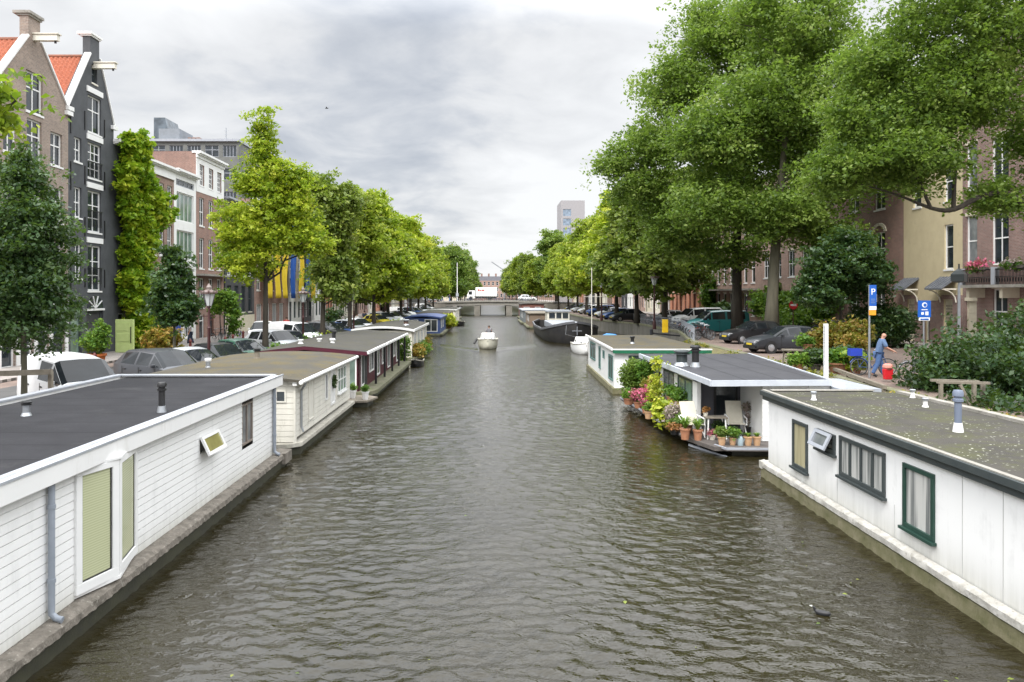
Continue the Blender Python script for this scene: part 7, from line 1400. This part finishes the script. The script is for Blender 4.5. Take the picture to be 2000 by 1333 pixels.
# ------------------------------------------------------------------ ivy, hedges, bushes
def ivy():
    r = thing('ivy', 'tall column of yellow green ivy covering the narrow dark house', 'ivy', (XH + .3, 50, QL)); C = []; tn = []
    hts = np.linspace(.6, 13.6, 36)
    for h in hts:
        w = 1.35 + .3 * math.sin(h * 1.9) + (.9 if 8.2 < h < 10.8 else 0) * 1.0 - (.5 if h > 12.3 else 0); cy = (.25 if h < 8 else .35) + .5 * math.sin(h * .8 + 1) * .6 - (.3 if h > 11 else 0)
        for k in range(11): c = np.array([.15 + .5 * rng.random(), cy + w * rng.uniform(-1, 1), h + rng.normal() * .25]); C.append(c)
    for k in range(30): C.append(np.array([.5 + .3 * rng.normal(), 2.7 + .6 * rng.normal(), 9.6 + .5 * rng.normal()]))
    pts = np.array(C); L_, t_ = sprays(pts, .36 * (.7 + .6 * rng.random(len(pts))), 150, .8, 4); m_ = L_[:, 0] > -.2
    leaf_mesh('foliage', L_[m_], .17, TONES['ivy'], r, tones=t_[m_]); m = MB()
    for k in range(5): m.tube([(.0, -.8 + k * .4, 0), (.05, -1 + k * .5 + .2 * math.sin(k), 4), (.05, -.6 + k * .4, 8), (.05, -.9 + k * .45, 12.5)], [.06, .05, .03, .015], 5)
    m.build('stem', BARK, r)
ivy()
cp = shrub('yellow green creeper over the ground floor of the pinkish brick house', (XHR - .3, 69.5, QR), [(0, -4 + k * 2.1, 2.6 + .5 * math.sin(k * 2), .45, 1.3, .9 + .3 * math.cos(k * 3), 1) for k in range(-2, 7)] + [(-.1, 5, 1.6, .5, .8, 1.4, 1), (-.1, -6, 1.4, .5, .9, 1.4, 1)], 15000, .2, 'plant', name='creeper', clump=.35, cat='creeper')
shrub('narrow green climber on the front of the brown brick house with tall windows', (XHR - .5, 95, QR), [(0, 0, 3.2, .7, 1.2, 2.6, 1)], 3500, .22, 'plant', name='creeper', clump=.4, cat='creeper')
shrub('dark rounded bush against the dark red brick house behind the man', (23.6, 46.5, QR), [(0, 0, 1.3, 2.0, 1.6, 1.3, 1)], 9000, .12, 'bush', clump=.3)
shrub('green bushes before the creeper house right of the teal van', (24.8, 66, QR), [(0, 0, 1, 1.0, 2.2, .9, 1), (0, -4, .9, .8, 1.5, .8, 1)], 5000, .15, 'plant', clump=.3)
shrub('dark green hedge shrub at the foot of the brown brick house', (25.5, 84, QR), [(0, 0, 1.2, 1.0, 2.6, 1.1, 1)], 3000, .2, 'bush', clump=.35)
big = shrub('large dark green bush spreading over the bank behind the mossy roof', (17, 24, QR), [(-.6, 1.5, .7, 2.4, 2.2, 1.35, 3), (-1.6, 1.8, .25, 1.1, 1.6, .95, 1.6), (.8, -1.2, .6, 2.4, 2.4, 1.35, 3), (2.4, 2.2, 1.3, 2.4, 2.6, 1.7, 3), (-2.4, -2.2, -.3, 1.3, 1.8, .7, 1.5), (3.5, -2.5, .9, 2.4, 2.6, 1.7, 2.5), (-.8, -3.5, -.1, 1.6, 2.0, .9, 2)], 62000, .085, 'bush', name='bush', clump=.28, per=30, cat='bush', stems=26)
gc_pts = crown_points([(12.7, 16, 1.0, .9, 6, .35, 1), (12.4, 24, .8, .8, 4, .3, .6), (12.6, 11, 1, 1, 4, .4, .8)], 500, .4); C, tn = sprays(gc_pts, .22 * np.ones(len(gc_pts)), 26, .6, 3)
o = leaf_mesh('ground_cover', C, .07, TONES['bush'], tones=tn, org=(12.7, 16, .6)); tag(o, kind='stuff')
C = []; 
for k in range(1500):
    y = rng.uniform(19, 52); t = rng.random(); C.append((13.25 - 1.9 * t * (.4 + .6 * min(1, (52 - y) / 8)), y, 1.42 - .9 * t ** 1.6 + .03))
C = np.array(C); pk_ = C[(np.sin(C[:, 1] * 1.1) + np.sin(C[:, 1] * .37 + 1)) > .1]; C, tn = sprays(pk_, .12 * np.ones(len(pk_)), 9, .6, 2); o = leaf_mesh('bank_weeds', C, .07, TONES['autumn'], tones=tn * .7, org=(13, 30, 1)); tag(o, kind='stuff')
# ------------------------------------------------------------------ trees
make_tree('young_tree', 'slim dark green young tree with a timber support in the left foreground', 'tree', (XP(47, 21), 21, QL), 7.9, [(0, 0, 3.7, 1.45, 1.4, 1.45, 3), (0, 0, 5.2, 1.15, 1.1, 1.7, 2.4), (0, 0, 6.9, .55, .5, .9, .6)], 310, .32, 140, .065, 'young', bark=BARKG, tr=.085, fork=.28, limbs=10, sub=5)
make_tree('young_tree', 'small dark green tree before the white modern house', 'tree', (XP(340, 38), 38, QL), 6.4, [(0, 0, 3.0, 1.2, 1.1, 1.0, 3), (0, 0, 4.2, .85, .8, 1.2, 2), (-.1, 0, 5.4, .4, .4, .8, .6)], 210, .3, 90, .105, 'young', bark=BARKG, tr=.08, fork=.3, limbs=8)
make_tree('lime_green_tree', 'airy yellow green tree rising before the charcoal house', 'tree', (XP(518, 41), 41, QL), 13.5, [(-.1, 0, 13.1, .35, .35, .8, .22), (-.1, 0, 11.5, .7, .8, 1.8, .9), (-.3, 0, 9.7, 1.15, 1.1, 1.2, .9), (.7, 0, 10.4, .7, .7, .8, .35), (-1.2, 0, 7.3, 1.5, 1.6, 1.5, 1.9), (1.3, 0, 8.2, 1.3, 1.4, 1.7, 1.8), (2.3, 0, 6.5, 1.4, 1.5, .9, 1.2), (-.9, .2, 5.5, 1.6, 2.0, 1.1, 1.3), (1.9, 0, 9.9, .7, .7, .6, .5), (.2, -.5, 7.0, 1.6, 1.4, 1.6, 1.1)], 340, .40, 130, .098, 'lime', tr=.17, fork=.34, limbs=16, sub=6)
make_tree('lime_green_tree', 'lime green tree whose branch tip enters at the upper left corner', 'tree', (-13.2, 15, QL), 10.5, [(-.3, 0, 7.4, 2.9, 3, 2.1, 5), (3.2, 0, 7.6, .75, .6, .28, .5), (3.3, 0, 7.1, .5, .4, .15, .2)], 170, .34, 90, .10, 'lime', tr=.2, fork=.4, limbs=9)
make_tree('green_tree', 'dark green tree directly right of the banner facade', 'tree', (XP(630, 55), 55, QL), 12.8, [(.3, 0, 9, 1.9, 1.8, 2.6, 3), (.8, 0, 5.4, 1.2, 1.3, 2.2, 1.8), (-.6, 0, 11.2, .8, .8, 1.1, .6), (1.3, 0, 10.6, .9, .9, 1.0, .6)], 280, .6, 140, .155, 'farmid', tr=.2, fork=.22, limbs=12)
make_tree('green_tree', 'mid green tree behind the dark green one on the left quay', 'tree', (XP(683, 65), 65, QL), 12.6, [(.2, 0, 8.8, 2.4, 2.3, 2.9, 3), (-.2, 0, 6.0, 2.4, 2.2, 1.6, 2), (.5, 0, 11.3, 1.1, 1.1, 1.2, .7)], 280, .7, 130, .18, 'far', tr=.2, fork=.25, limbs=12)
elm_l = dict(bark=BARK, limbs=18, sub=7, twig=1.6)
make_tree('elm', 'huge elm with a dark trunk behind the teal van', 'tree', (19.2, 60, QR), 26.5, [(-9.4, 0, 13.4, 1.4, 1.8, 1.5, .6), (-7.6, 0, 11.5, 2.2, 3, 1.9, 1.3), (-6.2, -1, 15, 2.6, 3, 2.6, 1.8), (-4.5, 0, 19.5, 3.2, 3.4, 2.6, 2.4), (-1.0, 0, 23.5, 3.8, 3.6, 3.2, 3), (3.5, 0, 21, 4.0, 4, 4, 3.2), (1.5, -1, 15, 4.2, 4, 3.6, 3.2), (-4.2, 0, 8.6, 3.6, 3.6, 2.3, 2.4), (-1.5, -1.5, 11.5, 3.6, 3, 2.4, 2), (3.5, 0, 9.4, 3.2, 3, 2.2, 1.6), (-.4, 0, 6.4, 2.2, 2.6, 1.3, .9)], 1200, .82, 98, .145, 'elm', tr=.45, fork=.2, **elm_l)
make_tree('elm', 'second huge elm with a leaning mossy green trunk behind the black hatchback', 'tree', (19.0, 52, QR), 25, [(1.5, 0, 21.5, 4.2, 4, 3.6, 3.2), (-4.2, 0, 13.8, 2.9, 3, 2.6, 2), (0, 0, 16, 4.2, 4, 3, 3), (4.2, 0, 12.5, 4, 3.6, 3.3, 2.8), (-3.8, 0, 9.3, 2.8, 3, 2, 1.4), (1.0, -.5, 8.6, 3.2, 3, 1.9, 1.6), (6.5, 0, 17, 3.6, 3.6, 3.4, 2.4), (4.2, 0, 7.2, 2.0, 2.0, 1.2, .7)], 1100, .76, 98, .137, 'elm', tr=.45, fork=.2, lean=(1.4, 0), bark=BARKG, limbs=18, sub=7, twig=1.6)
def make_near():
    global BARK
    return make_tree('elm', 'overhanging elm with one long dark limb at the right edge', 'tree', (21.3, 30, QR), 16.5, [(-5.2, 0, 8.6, 2.3, 2.4, 1.5, 2.2), (-3.2, 0, 10.9, 2.8, 2.6, 1.8, 2.6), (-6.6, .3, 10.4, 1.6, 1.8, 1.2, 1), (.5, 0, 13.6, 4.2, 4, 2.2, 2.2), (-3.4, -.5, 13.8, 3.0, 2.6, 1.9, 1.9), (-1.5, 0, 16.2, 4.4, 3, 1.7, 1.9), (-6.3, .3, 12.4, 1.6, 1.6, 1.2, .8), (1.6, -.5, 6.6, 1.5, 2, 1.3, 1.2), (.6, 0, 9.6, 2.2, 2.4, 1.6, 1.4), (-1.3, .3, 7.0, 1.1, 1.2, .6, .5), (-7.6, .5, 8.0, 1.1, 1.2, 1.2, .8)], 1300, .43, 108, .083, 'elm', tr=.27, fork=.42, limbs=9, sub=7, twig=1.2)
ne_ = make_near()
m = MB(); m.curve([(.1, 0, 6.2), (-1.2, -.2, 7.2), (-2.4, -.3, 7.0), (-3.4, -.3, 6.4), (-4.2, -.2, 6.5), (-5.4, 0, 7.1), (-7.0, .2, 7.6)], [.15, .13, .11, .10, .07, .04, .02], 8); m.curve([(-3.4, -.3, 6.4), (-3.3, -.2, 7.6), (-3.0, 0, 9.2)], [.09, .07, .03], 6); m.curve([(-4.2, -.2, 6.5), (-5.0, -.3, 8.2), (-5.6, 0, 9.6)], [.07, .05, .02], 6); m.build('limb', BARK, ne_, smooth='all')
make_tree('young_tree', 'bushy dark green small tree before the dark red brick house', 'tree', (XP(1641, 46), 46, QR), 6.6, [(0, 0, 4.6, 2.2, 2.0, 1.8, 3), (1.6, 0, 4.4, 1.2, 1.2, 1.2, 1), (-1.2, 0, 3.4, 1.2, 1.2, 1.0, 1), (.5, 0, 6.0, 1.3, 1.2, 1.0, 1)], 330, .42, 120, .115, 'young', tr=.13, fork=.3, limbs=10)
# far rows: a few kinds, copied
def proto(tone, seed, mid=False):
    es = [(-.3, 0, 8.2, 2.7, 2.7, 2.7, 3), (1.6, .8, 5.6, 2.1, 2.1, 2.0, 1.6), (-1.6, -.7, 4.9, 2.1, 2.1, 1.9, 1.6), (.3, -.3, 10.7, 1.5, 1.5, 1.8, 1.1), (.2, 1, 3.9, 1.6, 1.6, 1.0, .5)] if seed % 2 else [(0, 0, 7.2, 2.9, 2.9, 2.6, 3), (1.0, -1.2, 4.8, 2.2, 2.2, 1.7, 1.6), (-.9, .6, 10.0, 1.6, 1.6, 2.0, 1.3), (1.5, .5, 9.2, 1.3, 1.3, 1.7, .8), (-1.5, .3, 4.6, 1.8, 1.8, 1.5, 1)]
    return make_tree('canal_tree', None, None, (0, 0, 0), 12, es, 300, .70, 130, .20, tone, tr=.2, fork=.2, limbs=10, twig=1.5)
PT = [proto('lime', 1), proto('far', 2), proto('farmid', 3), proto('far', 5), proto('mid', 4)]; usedp = set()
TN = ['yellow green', 'light green', 'mid green', 'light green', 'dark green']
def ftree(k, loc, s, rz, label, group):
    o = PT[k] if k not in usedp else copy_tree(PT[k]); usedp.add(k); o.name = 'canal_tree'; o.location = loc; o.rotation_euler = (0, 0, rz); o.scale = s; tag(o, label, 'tree', group)
for i, (D, X, h, k) in enumerate(((79, -12, 14.0, 0), (90, -12, 14.3, 1), (103, -12, 14.4, 0), (115, -12, 14.2, 3), (128, -12, 14.0, 1), (142, -12, 14.2, 3), (154, -11.5, 13.0, 0), (97, -17, 12.5, 2), (122, -17, 12, 2))):
    ftree(k, (X, D, QL), (h / 12.2 * .98,) * 2 + (h / 12.4,), i * 1.7, f'{TN[k]} tree on the left quay, {ORD[i]} of the row past the mid green one', 'far canal trees on the left')
for i, (D, X, h, k) in enumerate(((182, -9.5, 15.0, 4), (196, -10, 16.2, 2), (212, -9, 16.0, 4), (232, -9, 16, 2), (255, -8.5, 16, 4), (285, -8.5, 15.5, 2), (320, -8.5, 15, 4), (206, -16, 16, 2), (360, -9, 15, 2))):
    ftree(k, (X, D, QL), (h / 12.2,) * 3, i * 2.3, f'{TN[k]} tree beyond the bridge on the left bank, {ORD[i]} from the bridge', 'trees beyond the bridge on the left')
for i, (D, X, h, k, w) in enumerate(((74, 16.8, 15.5, 2, 1.05), (84, 16, 15.8, 2, 1.05), (95, 15.6, 15.8, 0, 1), (107, 15, 15.0, 1, 1), (120, 15, 14.6, 3, 1), (134, 15.2, 13.6, 0, 1), (148, 15, 12.8, 1, 1), (158, 14, 13, 3, .9), (90, 20.5, 17, 2, 1.1))):
    ftree(k, (X, D, QR), (h / 12.2 * w, h / 12.2 * w, h / 12.4), i * 1.3 + .5, f'{TN[k]} tree on the right quay, {ORD[i]} of the row past the huge elms', 'far canal trees on the right')
for i, (D, X, h, k) in enumerate(((184, 16, 18.5, 4), (190, 11.5, 12.5, 1), (205, 10.5, 14.0, 2), (225, 10, 15, 1), (245, 9.5, 15.5, 2), (270, 9, 15.5, 1), (300, 8.5, 15, 2), (340, 8.5, 14.5, 4), (212, 18, 18, 4))):
    ftree(k, (X, D, QR), (h / 12.2,) * 3, i * 1.9 + 1, f'{TN[k]} tree beyond the bridge on the right bank, {ORD[i]} from the bridge', 'trees beyond the bridge on the right')
